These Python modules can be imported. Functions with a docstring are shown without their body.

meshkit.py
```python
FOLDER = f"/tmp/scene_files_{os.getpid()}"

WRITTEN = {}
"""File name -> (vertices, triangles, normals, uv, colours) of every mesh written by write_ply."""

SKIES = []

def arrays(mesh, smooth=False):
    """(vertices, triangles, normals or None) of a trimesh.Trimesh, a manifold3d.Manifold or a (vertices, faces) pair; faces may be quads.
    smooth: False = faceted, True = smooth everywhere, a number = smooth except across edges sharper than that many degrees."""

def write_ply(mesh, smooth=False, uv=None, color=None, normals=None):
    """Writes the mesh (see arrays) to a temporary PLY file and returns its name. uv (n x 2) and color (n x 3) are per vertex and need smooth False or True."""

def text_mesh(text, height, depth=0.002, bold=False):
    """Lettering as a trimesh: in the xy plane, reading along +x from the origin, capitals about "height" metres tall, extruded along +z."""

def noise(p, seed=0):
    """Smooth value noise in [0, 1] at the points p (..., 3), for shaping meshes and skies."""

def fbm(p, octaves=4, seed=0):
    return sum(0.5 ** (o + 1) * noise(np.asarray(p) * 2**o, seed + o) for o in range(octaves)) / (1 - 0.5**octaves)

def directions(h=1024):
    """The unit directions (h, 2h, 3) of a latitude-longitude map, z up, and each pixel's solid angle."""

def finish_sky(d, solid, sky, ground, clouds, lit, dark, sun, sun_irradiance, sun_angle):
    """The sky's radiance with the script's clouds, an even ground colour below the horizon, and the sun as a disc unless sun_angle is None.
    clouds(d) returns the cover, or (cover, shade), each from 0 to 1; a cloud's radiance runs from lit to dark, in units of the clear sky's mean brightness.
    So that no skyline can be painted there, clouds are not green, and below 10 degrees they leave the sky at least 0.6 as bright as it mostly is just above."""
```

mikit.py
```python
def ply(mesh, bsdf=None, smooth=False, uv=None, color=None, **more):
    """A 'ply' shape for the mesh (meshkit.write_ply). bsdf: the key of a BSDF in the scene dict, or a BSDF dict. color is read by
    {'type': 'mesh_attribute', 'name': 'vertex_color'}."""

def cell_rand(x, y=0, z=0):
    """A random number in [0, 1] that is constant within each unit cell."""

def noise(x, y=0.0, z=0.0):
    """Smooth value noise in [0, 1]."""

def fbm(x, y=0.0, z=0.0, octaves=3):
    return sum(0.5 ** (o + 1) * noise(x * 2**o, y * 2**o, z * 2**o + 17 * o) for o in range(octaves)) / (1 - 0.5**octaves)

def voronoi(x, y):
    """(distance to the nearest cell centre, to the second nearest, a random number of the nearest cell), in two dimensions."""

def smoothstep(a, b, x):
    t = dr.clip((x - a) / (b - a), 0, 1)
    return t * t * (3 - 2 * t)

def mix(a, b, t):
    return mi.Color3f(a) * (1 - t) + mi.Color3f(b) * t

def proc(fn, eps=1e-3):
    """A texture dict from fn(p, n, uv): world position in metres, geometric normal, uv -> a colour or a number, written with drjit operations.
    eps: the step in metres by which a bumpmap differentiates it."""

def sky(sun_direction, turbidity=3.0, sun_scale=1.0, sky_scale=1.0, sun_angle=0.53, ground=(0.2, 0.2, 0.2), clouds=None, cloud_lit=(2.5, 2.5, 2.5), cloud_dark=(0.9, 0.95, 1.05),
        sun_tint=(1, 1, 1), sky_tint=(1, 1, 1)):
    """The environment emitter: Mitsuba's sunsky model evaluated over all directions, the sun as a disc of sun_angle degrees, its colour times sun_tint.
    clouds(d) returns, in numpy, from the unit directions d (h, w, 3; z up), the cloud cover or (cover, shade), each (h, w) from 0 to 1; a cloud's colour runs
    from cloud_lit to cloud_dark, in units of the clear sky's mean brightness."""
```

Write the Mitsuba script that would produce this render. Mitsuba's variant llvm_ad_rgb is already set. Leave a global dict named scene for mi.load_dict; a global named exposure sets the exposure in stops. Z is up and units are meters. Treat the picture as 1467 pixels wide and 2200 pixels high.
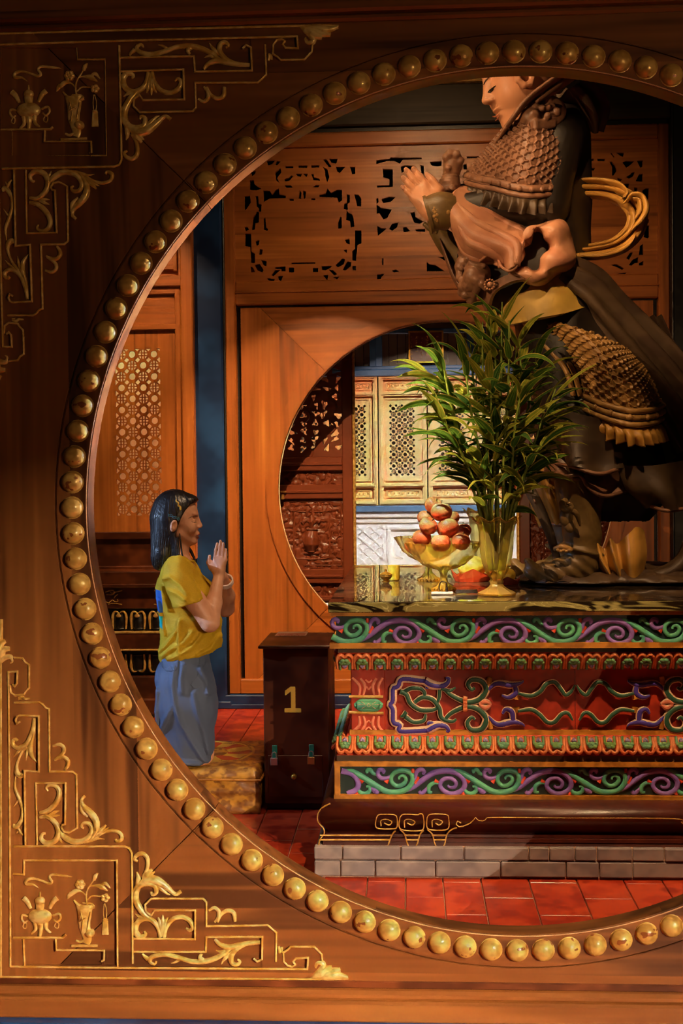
import math
import numpy as np
import trimesh
import manifold3d as m3
import mitsuba as mi
import drjit as dr
import shapely.geometry as sg
import shapely.ops as so
import shapely.affinity as sa
import mikit, meshkit
from mikit import noise, fbm, smoothstep, mix

scene, labels = {}, {}
exposure = 0.0
# ---------------------------------------------------------------- camera (the frame is 1467 x 2200)
F, CX, CY = 2600.0, 733.5, 1100.0
_Y = np.array([877 - CX, 1035 - CY, F]); _Y /= np.linalg.norm(_Y)
_Z = np.array([-math.sin(.009), -math.cos(.009), 0.]); _Z -= _Y * (_Z @ _Y); _Z /= np.linalg.norm(_Z)
RW = np.stack([np.cross(_Y, _Z), _Y, _Z])
CAM = np.array([0, 0, 1.5])
T = mi.ScalarTransform4f
scene['camera'] = {'type': 'perspective', 'fov_axis': 'x', 'fov': math.degrees(2 * math.atan(1467 / 2 / F)), 'near_clip': .05, 'far_clip': 100.,
    'to_world': T().look_at(origin=CAM.tolist(), target=(CAM + RW[:, 2]).tolist(), up=(-RW[:, 1]).tolist())}


def W(u, v, d):
    """The point of the plane y = d that stands at the photograph's position (u, v)."""
    w = RW @ np.array([u - CX, v - CY, F])
    return CAM + w * (d / w[1])


def rgb(h):
    v = np.array([int(h[i:i + 2], 16) for i in (1, 3, 5)]) / 255
    return np.where(v < .04045, v / 12.92, ((v + .055) / 1.055) ** 2.4).tolist()


# ---------------------------------------------------------------- lights
def spot(key, at, to, power, col, cutoff, beam):
    v = np.array(col) * power
    scene[key] = {'type': 'spot', 'intensity': {'type': 'rgb', 'value': v.tolist()}, 'cutoff_angle': cutoff, 'beam_width': beam,
                  'to_world': T().look_at(origin=list(at), target=list(to), up=[0.02, 0.3, 1])}


WARM, AMBER, COOL, DAY = (1, .64, .36), (1, .6, .29), (.42, .62, 1), (1, .9, .78)
spot('entrance_daylight', (2.3, -.5, 1.9), (-.42, 3, .08), 320, (1, .74, .48), 19, 3)      # spot standing in for daylight from the door behind the camera
spot('fill_entrance', (2.3, -.4, 1.6), (.2, 3, 1.4), 10, (1, .62, .32), 40, 20)  # added weak fill that lifts the upper bosses and gilding
spot('lamp_altar', (-.3, 4.6, 3.95), (.5, 5.3, 2.2), 7, AMBER, 55, 25)              # ceiling spot over the altar
spot('lamp_statue', (-1.1, 3.8, 2.95), (.5, 5.4, 2.45), 10, AMBER, 27, 14)             # spot at the left, inside the screen
spot('lamp_ribbon', (.12, 3.35, 3.5), (1.02, 5.6, 2.42), 20, AMBER, 13, 8)
spot('lamp_front', (.75, 3.2, 3.9), (.75, 4.5, .25), 64, AMBER, 25, 10)              # ceiling spot over the altar front
spot('lamp_offerings', (-.62, 4.15, 3.3), (.1, 5.12, 1.15), 190, (1, .72, .44), 13, 6)              # ceiling spot over the offerings
spot('lamp_wall', (-.35, 6.3, 3.3), (-.6, 8.0, 1.15), 72, AMBER, 30, 12)                # wall washer before the rear partition
spot('fill_fretwork', (.2, 6.4, 3.95), (.1, 8.0, 2.5), 6, AMBER, 55, 25)                # added fill, no lamp known there: lifts the dim fretwork
spot('lamp_side_door', (-3.0, 4.9, 1.9), (-.95, 5.6, .9), 30, COOL, 22, 8)            # daylight lamp at the side
spot('lamp_court', (.5, 10.2, 3.9), (.2, 13.0, .25), 430, (1, .72, .5), 33, 7)                   # bright far hall
spot('fill_gate_jamb', (2.3, 4.55, 2.0), (-.78, 3.03, 1.9), 420, (1, .84, .78), 9, 3)            # added unseen fill that makes the left gate jamb glow
spot('fill_kneeler', (.05, 4.5, 3.6), (-.95, 5.6, 1.42), 9, (1, .7, .45), 11, 6)            # added fill to brighten the kneeling woman
scene['ambient'] = {'type': 'constant', 'radiance': {'type': 'rgb', 'value': [.02, .013, .008]}}
# ---------------------------------------------------------------- materials
def M(key, col, rough=.5, spec=.5, metal=0., **kw):
    c = col if isinstance(col, dict) else {'type': 'rgb', 'value': rgb(col) if isinstance(col, str) else list(col)}
    r = rough if isinstance(rough, dict) else float(rough)
    b = {'type': 'principled', 'base_color': c, 'roughness': r, 'metallic': float(metal), **kw}
    if metal == 0: b['specular'] = spec
    scene[key] = {'type': 'twosided', 'bsdf': b}
    return key


def wood(axis, dark, base, light):
    dark, base, light = rgb(dark), rgb(base), rgb(light)

    def fn(p, n, uv):
        a, b = (p.x, p.z) if axis == 'z' else (p.z, p.x)
        k = dr.floor(a / .16 + .3)
        tone = mikit.cell_rand(k, 7) * .45
        g = fbm(a * 26 + k * 5, p.y * 20, b * 1.6, 3)
        ring = noise((a + .05 * noise(a * 3, b * .7)) * 95, b * 1.1, p.y * 30)
        v = dr.clip(g * .75 + tone + ring * .22 - .22, 0, 1)
        cl = mix(dark, base, smoothstep(.1, .5, v))
        return mix(cl, light, smoothstep(.5, 1., v))
    return mikit.proc(fn)


def mottled(c1, c2, s=20., lo=.35, hi=.65, c3=None, lo3=.6, hi3=.68):
    c1, c2 = rgb(c1), rgb(c2)
    c3 = rgb(c3) if c3 else None

    def fn(p, n, uv):
        v = fbm(p.x * s, p.y * s, p.z * s, 3)
        c = mix(c1, c2, smoothstep(lo, hi, v))
        if c3:
            c = mix(c, c3, smoothstep(lo3, hi3, fbm(p.x * s * 1.3 + 40, p.y * s * 1.3, p.z * s * 1.3, 3)))
        return c
    return mikit.proc(fn)


M('m_wood_v', wood('z', '#371c0b', '#653a1a', '#8a562a'), .34, .5)
M('m_wood_h', wood('x', '#371c0b', '#653a1a', '#8a562a'), .34, .5)
M('m_wood_dark', mottled('#3a1a0c', '#562a14', 9), .3)
M('m_wood_box', mottled('#34170c', '#4d2412', 7), .28)
M('m_wood_red', '#5c2a17', .28)
M('m_wood_pale', mottled('#b88a55', '#d2a468', 6), .5)
M('m_gold', mottled('#f0cd80', '#cfa04a', 60), .3, metal=.5)
M('m_gold_worn', mottled('#cba459', '#a67d3c', 38, c3='#7a4222', lo3=.68, hi3=.73), .25, metal=.3)
M('m_gold_bright', '#d9a441', .28, metal=.8)
M('m_black', '#0c0a09', .4)
M('m_navy', mottled('#1b3a68', '#12264a', 5), .3)
M('m_blue', '#1f4470', .45)
M('m_tile', mottled('#8f2a16', '#a3391e', 9, c3='#7c2012', lo3=.5, hi3=.75), .3)
M('m_mortar', '#b08f7c', .8)
M('m_brick', mottled('#6c6468', '#857b7a', 14), .8)
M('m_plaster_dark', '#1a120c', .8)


# ---------------------------------------------------------------- scene entries
def new(base):
    """base, or base with the next free number."""
    def taken(k): return k in scene or k in labels or any(s.startswith(k + '__') for s in scene)
    if not taken(base): return base
    i = _last.get(base, 0) + 1
    while taken(f'{base}_{i:03d}'): i += 1
    _last[base] = i
    return f'{base}_{i:03d}'


_last, _used = {}, {}


def thing(base, label, cat, group=None, kind=None):
    k = new(base)
    labels[k] = {'label': label, 'category': cat}
    if group: labels[k]['group'] = group
    if kind: labels[k]['kind'] = kind
    return k


def put(parent, name, mesh, mat, smooth=False, label=None, kind=None, shape=None, to_world=None, **kw):
    """One entry: a part of parent, numbered when the name is taken."""
    base = f'{parent}__{name}' if name else parent
    n = _used.get(base, 0)
    _used[base] = n + 1
    key = base if n == 0 else f'{base}_{n:03d}'
    scene[key] = dict(shape) if shape else mikit.ply(mesh, mat, smooth=smooth, **kw)
    if to_world is not None: scene[key]['to_world'] = to_world
    if label or kind:
        labels[key] = {k: v for k, v in (('label', label), ('kind', kind)) if v}
    return key


def cat(ms):
    return trimesh.util.concatenate([m if isinstance(m, trimesh.Trimesh) else tm(*m) for m in ms])


def tm(v, f):
    f = np.asarray(f, int)
    if f.shape[1] == 4: f = np.vstack([f[:, [0, 1, 2]], f[:, [0, 2, 3]]])
    return trimesh.Trimesh(np.asarray(v, float), f, process=False)


# ---------------------------------------------------------------- mesh helpers
def hull(p):
    return trimesh.convex.convex_hull(np.asarray(p, float))


def box(x0, x1, y0, y1, z0, z1, b=.003):
    b = min(b, abs(x1 - x0) / 3, abs(y1 - y0) / 3, abs(z1 - z0) / 3)
    p = []
    for sx in (0, 1):
        for sy in (0, 1):
            for sz in (0, 1):
                c = np.array([(x0, x1)[sx], (y0, y1)[sy], (z0, z1)[sz]], float)
                s = np.array([1 - 2 * sx, 1 - 2 * sy, 1 - 2 * sz]) * b
                for k in range(3):
                    q = c + s; q[k] = c[k]; p.append(q)
    return hull(p)


def bar_xz(a, b, w, y0, y1, bev=.002):
    """A straight bar between two points (x, z) in the plane of a wall."""
    a, b = np.asarray(a, float), np.asarray(b, float)
    t = (b - a) / np.linalg.norm(b - a); n = np.array([-t[1], t[0]]) * w / 2
    return extr(sg.Polygon([a + n, b + n, b - n, a - n]), y0, y1, bev)


def extr(poly, y0, y1, bev=0.):
    """A polygon in (x, z), from the front y0 back to y1, its front edge chamfered."""
    out = []
    for g in getattr(poly, 'geoms', [poly]):
        if g.is_empty or g.area < 1e-9: continue
        if bev > 0:
            cs = m3.CrossSection([np.array(r.coords)[:-1] for r in [g.exterior, *g.interiors]], m3.FillRule.EvenOdd)
            mm = m3.Manifold.extrude(cs, y1 - y0 - bev)
            try:
                top = g.buffer(-bev, join_style=2)
                if not top.is_empty:
                    ct = m3.CrossSection([np.array(r.coords)[:-1] for gg in getattr(top, 'geoms', [top]) for r in [gg.exterior, *gg.interiors]], m3.FillRule.EvenOdd)
                    mm = m3.Manifold.compose([mm, m3.Manifold.extrude(ct, bev).translate((0, 0, y1 - y0 - bev))])
            except Exception: pass
            d = mm.to_mesh(); v, f = np.array(d.vert_properties[:, :3]), np.array(d.tri_verts)
        else:
            e = trimesh.creation.extrude_polygon(sg.polygon.orient(g), y1 - y0, engine='earcut'); v, f = np.array(e.vertices), np.array(e.faces)
        out.append(tm(np.c_[v[:, 0], y1 - v[:, 2], v[:, 1]], f))
    return cat(out)


def spline(pts, n):
    """Catmull-Rom through the rows of pts, n samples even in arc length."""
    p = np.asarray(pts, float)
    if len(p) == 2: return p[0] + (p[1] - p[0]) * np.linspace(0, 1, n)[:, None]
    q = np.vstack([2 * p[0] - p[1], p, 2 * p[-1] - p[-2]])
    t = np.linspace(0, 1, 12, endpoint=False)[:, None]
    o = []
    for i in range(len(p) - 1):
        a, b, c, d = q[i:i + 4]
        o.append(.5 * (2 * b + (c - a) * t + (2 * a - 5 * b + 4 * c - d) * t ** 2 + (3 * b - a - 3 * c + d) * t ** 3))
    o = np.vstack(o + [p[-1:]])
    s = np.r_[0, np.cumsum(np.linalg.norm(np.diff(o, axis=0), axis=1))]
    x = np.linspace(0, s[-1], n)
    return np.stack([np.interp(x, s, o[:, k]) for k in range(o.shape[1])], 1)


def grid_faces(n, m, close_m=False, close_n=False):
    i, j = np.meshgrid(np.arange(n if close_n else n - 1), np.arange(m if close_m else m - 1), indexing='ij')
    a = i * m + j; b = i * m + (j + 1) % m; c = ((i + 1) % n) * m + (j + 1) % m; d = ((i + 1) % n) * m + j
    return np.stack([a, b, c, d], -1).reshape(-1, 4)


def stroke(pts, w, h=.5, y=0., n=None, m=7, smooth=True, taper=True, to=None):
    """A raised half-round ribbon along (x, z) points on the wall plane y, towards -y. w: widths along it, h: height / width."""
    p = np.asarray(pts, float)
    n = n or max(6, 5 * len(p))
    if smooth: q = spline(p, n)
    else: q = p; n = len(p)
    s = np.r_[0, np.cumsum(np.linalg.norm(np.diff(q, axis=0), axis=1))]; s /= s[-1]
    w = np.atleast_1d(w).astype(float)
    ww = np.interp(s, np.linspace(0, 1, len(w)), w) if len(w) > 1 else np.full(n, w[0])
    t = np.gradient(q, axis=0)
    if not smooth:
        d = np.diff(q, axis=0); d /= np.linalg.norm(d, axis=1, keepdims=True)
        t = np.vstack([d[:1], d[:-1] + d[1:], d[-1:]])
    t /= np.maximum(np.linalg.norm(t, axis=1, keepdims=True), 1e-9)
    nn = np.c_[-t[:, 1], t[:, 0]]
    k = np.ones(n)
    if not smooth:
        for i in range(1, n - 1): k[i] = 1 / max(.4, np.dot(t[i], d[i]))
    a = np.linspace(0, math.pi, m)
    v = np.zeros((n, m, 3))
    for j in range(m):
        off = math.cos(a[j]) * ww / 2 * k
        v[:, j, 0] = q[:, 0] + nn[:, 0] * off
        v[:, j, 2] = q[:, 1] + nn[:, 1] * off
        v[:, j, 1] = y - math.sin(a[j]) * ww * h
    f = grid_faces(n, m)[:, ::-1]
    vv = v.reshape(-1, 3)
    c0, c1 = len(vv), len(vv) + 1
    vv = np.vstack([vv, [[q[0, 0], y, q[0, 1]], [q[-1, 0], y, q[-1, 1]]]])
    tri = [[c0, j + 1, j] for j in range(m - 1)] + [[c1, (n - 1) * m + j, (n - 1) * m + j + 1] for j in range(m - 1)]
    return tm(vv, np.vstack([np.vstack([f[:, [0, 1, 2]], f[:, [0, 2, 3]]]), tri]))


def tube(pts, r, n=None, m=8, smooth=True, flat=None):
    """A tube through 3-D points; r: radii along it; flat: a second set of radii across."""
    p = np.asarray(pts, float)
    n = n or max(4, 4 * len(p))
    q = spline(p, n) if smooth else p
    n = len(q)
    s = np.r_[0, np.cumsum(np.linalg.norm(np.diff(q, axis=0), axis=1))]; s /= max(s[-1], 1e-9)
    R = np.interp(s, np.linspace(0, 1, len(np.atleast_1d(r))), np.atleast_1d(r))
    Q = R if flat is None else np.interp(s, np.linspace(0, 1, len(np.atleast_1d(flat))), np.atleast_1d(flat))
    t = np.gradient(q, axis=0); t /= np.maximum(np.linalg.norm(t, axis=1, keepdims=True), 1e-9)
    u = np.cross(t[0], [0, 0, 1] if abs(t[0, 2]) < .9 else [0, 1, 0]); u /= np.linalg.norm(u)
    U = []
    for i in range(n):
        u = u - t[i] * (u @ t[i]); u /= np.linalg.norm(u); U.append(u)
    U = np.array(U)
    if flat is not None:                               # r lies in the plane of the wall, flat across it
        U = np.array([0, 1., 0]) - t * t[:, 1:2]; U /= np.maximum(np.linalg.norm(U, axis=1, keepdims=True), 1e-9)
        R, Q = Q, R
    V = np.cross(t, U)
    a = np.arange(m) * 2 * math.pi / m
    v = q[:, None] + np.cos(a)[None, :, None] * U[:, None] * R[:, None, None] + np.sin(a)[None, :, None] * V[:, None] * Q[:, None, None]
    vv = np.vstack([v.reshape(-1, 3), q[:1], q[-1:]])
    f = grid_faces(n, m, close_m=True)
    j = np.arange(m)
    c = np.vstack([np.c_[np.full(m, n * m), (j + 1) % m, j], np.c_[np.full(m, n * m + 1), (n - 1) * m + j, (n - 1) * m + (j + 1) % m]])
    return tm(vv, np.vstack([f[:, [0, 1, 2]], f[:, [0, 2, 3]], c]))


def lathe(prof, at=(0, 0, 0), n=32, rmod=None):
    """Profile rows (radius, z) turned about the vertical; rmod(angle, k) scales the radius."""
    p = np.asarray(prof, float); a = np.arange(n) * 2 * math.pi / n
    v = np.zeros((len(p), n, 3))
    for k, (r, z) in enumerate(p):
        rr = r * (rmod(a, k) if rmod else 1)
        v[k, :, 0] = rr * np.cos(a); v[k, :, 1] = rr * np.sin(a); v[k, :, 2] = z
    f = grid_faces(len(p), n, close_m=True)
    return tm(v.reshape(-1, 3) + np.asarray(at), f)


def blob(c, r, sub=2, rot=None):
    s = trimesh.creation.icosphere(subdivisions=sub)
    v = s.vertices * np.asarray(r, float)
    if rot is not None: v = v @ np.asarray(rot).T
    return tm(v + np.asarray(c), s.faces)


def rot(axis, deg):
    return trimesh.transformations.rotation_matrix(math.radians(deg), axis)[:3, :3]


def sheet(rows, n=30, m=30, th=.006, fn=None, close=False):
    """A cloth through rows of 3-D control points (each row a curve), thickened; fn(u, v) -> extra height along the normal."""
    cs = [spline(r, m) for r in rows]
    A = np.stack(cs)                                   # rows x m x 3
    g = np.stack([spline(A[:, j], n) for j in range(m)], 1) if len(cs) > 1 else A
    def nrm(g):
        N = np.cross(np.gradient(g, axis=0), np.gradient(g, axis=1))
        return N / np.maximum(np.linalg.norm(N, axis=2, keepdims=True), 1e-12)
    N = nrm(g)
    if fn is not None:
        u, v = np.meshgrid(np.linspace(0, 1, n), np.linspace(0, 1, m), indexing='ij')
        g = g + N * fn(u, v)[..., None]
    f = grid_faces(n, m)
    if th <= 0: return tm(g.reshape(-1, 3), f)
    b = g - N * th
    k = n * m
    e = [np.arange(m), np.arange(n) * m + m - 1, (n - 1) * m + np.arange(m)[::-1], np.arange(n)[::-1] * m]
    side = []
    for x in e:
        side.append(np.c_[x[:-1], x[:-1] + k, x[1:] + k, x[1:]])
    return tm(np.vstack([g.reshape(-1, 3), b.reshape(-1, 3)]), np.vstack([f, f[:, ::-1] + k, *side]))


# ---------------------------------------------------------------- smooth bodies: distance functions and a surface-nets mesher
def d_ell(p, c, r, R=None):
    q = p - np.asarray(c, float)
    if R is not None: q = q @ np.asarray(R)
    r = np.asarray(r, float)
    k0 = np.linalg.norm(q / r, axis=-1); k1 = np.linalg.norm(q / (r * r), axis=-1)
    return k0 * (k0 - 1) / np.maximum(k1, 1e-9)


def d_cap(p, a, b, ra, rb=None, sq=None):
    rb = ra if rb is None else rb
    a, b = np.asarray(a, float), np.asarray(b, float)
    ab = b - a
    t = np.clip(((p - a) @ ab) / max(ab @ ab, 1e-12), 0, 1)
    v = p - a - t[..., None] * ab
    if sq is not None: v = v * np.asarray(sq, float)
    return np.linalg.norm(v, axis=-1) - (ra + (rb - ra) * t)


def smin(a, b, k):
    h = np.clip(.5 + .5 * (b - a) / k, 0, 1)
    return b + (a - b) * h - k * h * (1 - h)


def smax(a, b, k): return -smin(-a, -b, k)


def union(ds, k):
    o = ds[0]
    for d in ds[1:]: o = smin(o, d, k)
    return o


def snet(f, lo, hi, h):
    lo, hi = np.asarray(lo, float), np.asarray(hi, float)
    n = np.ceil((hi - lo) / h).astype(int) + 1
    ax = [lo[k] + h * np.arange(n[k]) for k in range(3)]
    c4 = [np.unique(np.r_[np.arange(0, m, 4), m - 1]) for m in n]
    G = np.stack(np.meshgrid(*[ax[k][c4[k]] for k in range(3)], indexing='ij'), -1)
    cv = f(G.reshape(-1, 3)).reshape(G.shape[:3])
    lo8 = np.min([np.abs(cv)[i:cv.shape[0] - 1 + i, j:cv.shape[1] - 1 + j, k:cv.shape[2] - 1 + k] for i, j, k in np.ndindex(2, 2, 2)], axis=0)
    near = lo8 < 8.5 * h
    seg = [np.minimum(np.searchsorted(c4[k], np.arange(n[k]), side='right') - 1, len(c4[k]) - 2) for k in range(3)]
    fine = near[np.ix_(*seg)]
    for k in range(3):
        s0 = [slice(None)] * 3; s0[k] = slice(1, None); s1 = [slice(None)] * 3; s1[k] = slice(0, -1)
        g = fine.copy(); g[tuple(s0)] |= fine[tuple(s1)]; g[tuple(s1)] |= fine[tuple(s0)]; fine = g
    val = cv[np.ix_(*seg)].copy()
    w = np.argwhere(fine)
    for i in range(0, len(w), 120000):
        j = w[i:i + 120000]
        val[tuple(j.T)] = f(lo + h * j)
    ins = val < 0
    cnt = np.zeros(n - 1, int)
    for d in np.ndindex(2, 2, 2): cnt += ins[d[0]:n[0] - 1 + d[0], d[1]:n[1] - 1 + d[1], d[2]:n[2] - 1 + d[2]]
    cells = np.argwhere((cnt > 0) & (cnt < 8))
    idx = -np.ones(n - 1, int); idx[tuple(cells.T)] = np.arange(len(cells))
    acc = np.zeros((len(cells), 3)); c = np.zeros(len(cells))
    corners = [np.array(d) for d in np.ndindex(2, 2, 2)]
    for a in corners:
        for k in range(3):
            if a[k]: continue
            b = a.copy(); b[k] = 1
            va, vb = val[tuple((cells + a).T)], val[tuple((cells + b).T)]
            x = (va < 0) != (vb < 0)
            t = np.where(x, va / np.where(x, va - vb, 1), 0)
            pos = cells + a; pos = pos.astype(float); pos[:, k] += t
            acc += np.where(x[:, None], pos, 0); c += x
    v = lo + h * acc / c[:, None]
    faces = []
    for k in range(3):
        s0 = [slice(None)] * 3; s1 = [slice(None)] * 3
        s0[k] = slice(0, -1); s1[k] = slice(1, None)
        e0, e1 = ins[tuple(s0)], ins[tuple(s1)]
        w = np.argwhere(e0 != e1)
        i, j = (k + 1) % 3, (k + 2) % 3
        w = w[(w[:, i] > 0) & (w[:, j] > 0) & (w[:, i] < n[i] - 1) & (w[:, j] < n[j] - 1)]
        q = []
        for di, dj in ((1, 1), (0, 1), (0, 0), (1, 0)):
            z = w.copy(); z[:, i] -= di; z[:, j] -= dj
            q.append(idx[tuple(z.T)])
        q = np.stack(q, 1)
        fl = ~e0[tuple(w.T)]
        q[fl] = q[fl][:, ::-1]
        faces.append(q)
    fc = np.vstack(faces)
    fc = fc[(fc >= 0).all(1)]
    m = tm(v, fc)
    return m
# ---------------------------------------------------------------- the front partition with the round gate
D0, GX, GZ, RB = 3.0, .2632, 1.4397, 1.1065
RO, RG, TH = RB - .0385, RB + .0445, .062


def P0(u, v): return W(u, v, D0)[[0, 2]]


def px0(pts, ox=0, oy=0, s=1.):
    """Points read off the photograph, on the plane of the front partition, as (x, z)."""
    return np.array([P0(ox + a / s, oy + b / s) for a, b in pts])


def ring(cx, cz, r0, r1, a0=0, a1=360, n=180):
    a = np.radians(np.linspace(a0, a1, n))
    o = np.c_[cx + r1 * np.cos(a), cz + r1 * np.sin(a)]; i = np.c_[cx + r0 * np.cos(a), cz + r0 * np.sin(a)]
    return sg.Polygon(np.vstack([o, i[::-1]]))


def mirror(pts): return np.c_[np.asarray(pts)[:, 0], 2 * GZ - np.asarray(pts)[:, 1]]


SCR = thing('moon_gate_screen', 'dark lacquered wooden screen with a big round gate ringed by gilded bosses, in front', 'screen')
XL, ZB = P0(3, 2097)[0], P0(3, 2097)[1]            # the lower left corner of the gilded border
XR, ZT = 2 * GX - XL, 2 * GZ - ZB
rect = sg.box(XL - .12, ZB - .004, XR + .12, ZT + .004)
disc = sg.Point(GX, GZ).buffer(RG + .001, 256)
L = 3.0
cut = {'left': [(GX, GZ), (GX - L, GZ + L), (GX - L, GZ - L)], 'right': [(GX, GZ), (GX + L, GZ - L), (GX + L, GZ + L)],
       'top': [(GX, GZ), (GX + L, GZ + L), (GX - L, GZ + L)], 'bottom': [(GX, GZ), (GX - L, GZ - L), (GX + L, GZ - L)]}
for side, tri in cut.items():
    poly = rect.difference(disc).intersection(sg.Polygon(tri).buffer(-.0009))
    put(SCR, 'panel_board', extr(poly, D0, D0 + TH, .0012), 'm_wood_v' if side in ('left', 'right') else 'm_wood_h')
for k in range(4):
    put(SCR, 'gate_ring', extr(ring(GX, GZ, RO, RG - .001, 45 + 90 * k + .04, 135 + 90 * k - .04, 120), D0 - .001, D0 + TH, .004), 'm_wood_v' if k % 2 else 'm_wood_h', smooth=25)
# thin pale edge of the opening
def annulus_tube(r, rad, y, a0=0, a1=360, n=300, cx=GX, cz=GZ):
    a = np.radians(np.linspace(a0, a1, n))
    return tube(np.c_[cx + r * np.cos(a), np.full(n, y), cz + r * np.sin(a)], [rad], m=6, smooth=False)
M('m_edge', '#b98a68', .35)
put(SCR, 'gate_edge_bead', annulus_tube(RO + .0035, .0016, D0 - .001), 'm_edge', smooth=True)

# the 108 bosses
def boss_mesh():
    p = [(.0285, 0), (.0285, -.0015), (.0268, -.002)] + [(.0266 * math.cos(a), -.002 - .0225 * math.sin(a)) for a in np.linspace(0, math.pi / 2 - .02, 12)] + [(1e-5, -.0245)]
    m = lathe([(r, z) for r, z in p], n=28)
    return tm(np.c_[m.vertices[:, 0], m.vertices[:, 2], m.vertices[:, 1]], m.faces[:, ::-1])
boss = mikit.ply(boss_mesh(), 'm_gold_worn', smooth=40)
for k in range(108):
    a = math.radians(-90.2 + k * 360 / 108)
    x, z = GX + RB * math.cos(a), GZ + RB * math.sin(a)
    put(SCR, 'gilded_boss', None, None, shape=boss, to_world=T().translate([x, D0 - .001, z]).rotate([0, 1, 0], (k * 77) % 360))

# rails above and below, sill, stile at the left
def rail(z0, z1, y0, y1, mat, name, b=.004):
    put(SCR, name, box(XL - .6, XR + .3, y0, y1, z0, z1, b), mat)
zz = lambda v: P0(300, v)[1]
rail(zz(2117), zz(2101), D0 - .004, D0 + .06, 'm_wood_dark', 'bottom_groove', .003)
rail(zz(2137), zz(2116.5), D0 - .022, D0 + .07, 'm_wood_h', 'bottom_moulding', .008)
rail(zz(2181), zz(2136), D0 - .03, D0 + .08, 'm_wood_h', 'bottom_rail', .006)
rail(-.0, zz(2180), D0 - .06, D0 + .12, 'm_navy', 'sill', .006)
zt = lambda v: P0(300, v)[1]
rail(zt(62), zt(46), D0 - .012, D0 + .06, 'm_wood_h', 'top_moulding', .006)
rail(zt(47), 3.6, D0 - .03, D0 + .08, 'm_wood_h', 'top_rail', .006)
put(SCR, 'left_stile', box(XL - .5, XL - .1, D0 - .02, D0 + .08, zz(2137), zt(47), .006), 'm_wood_v')

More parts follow.
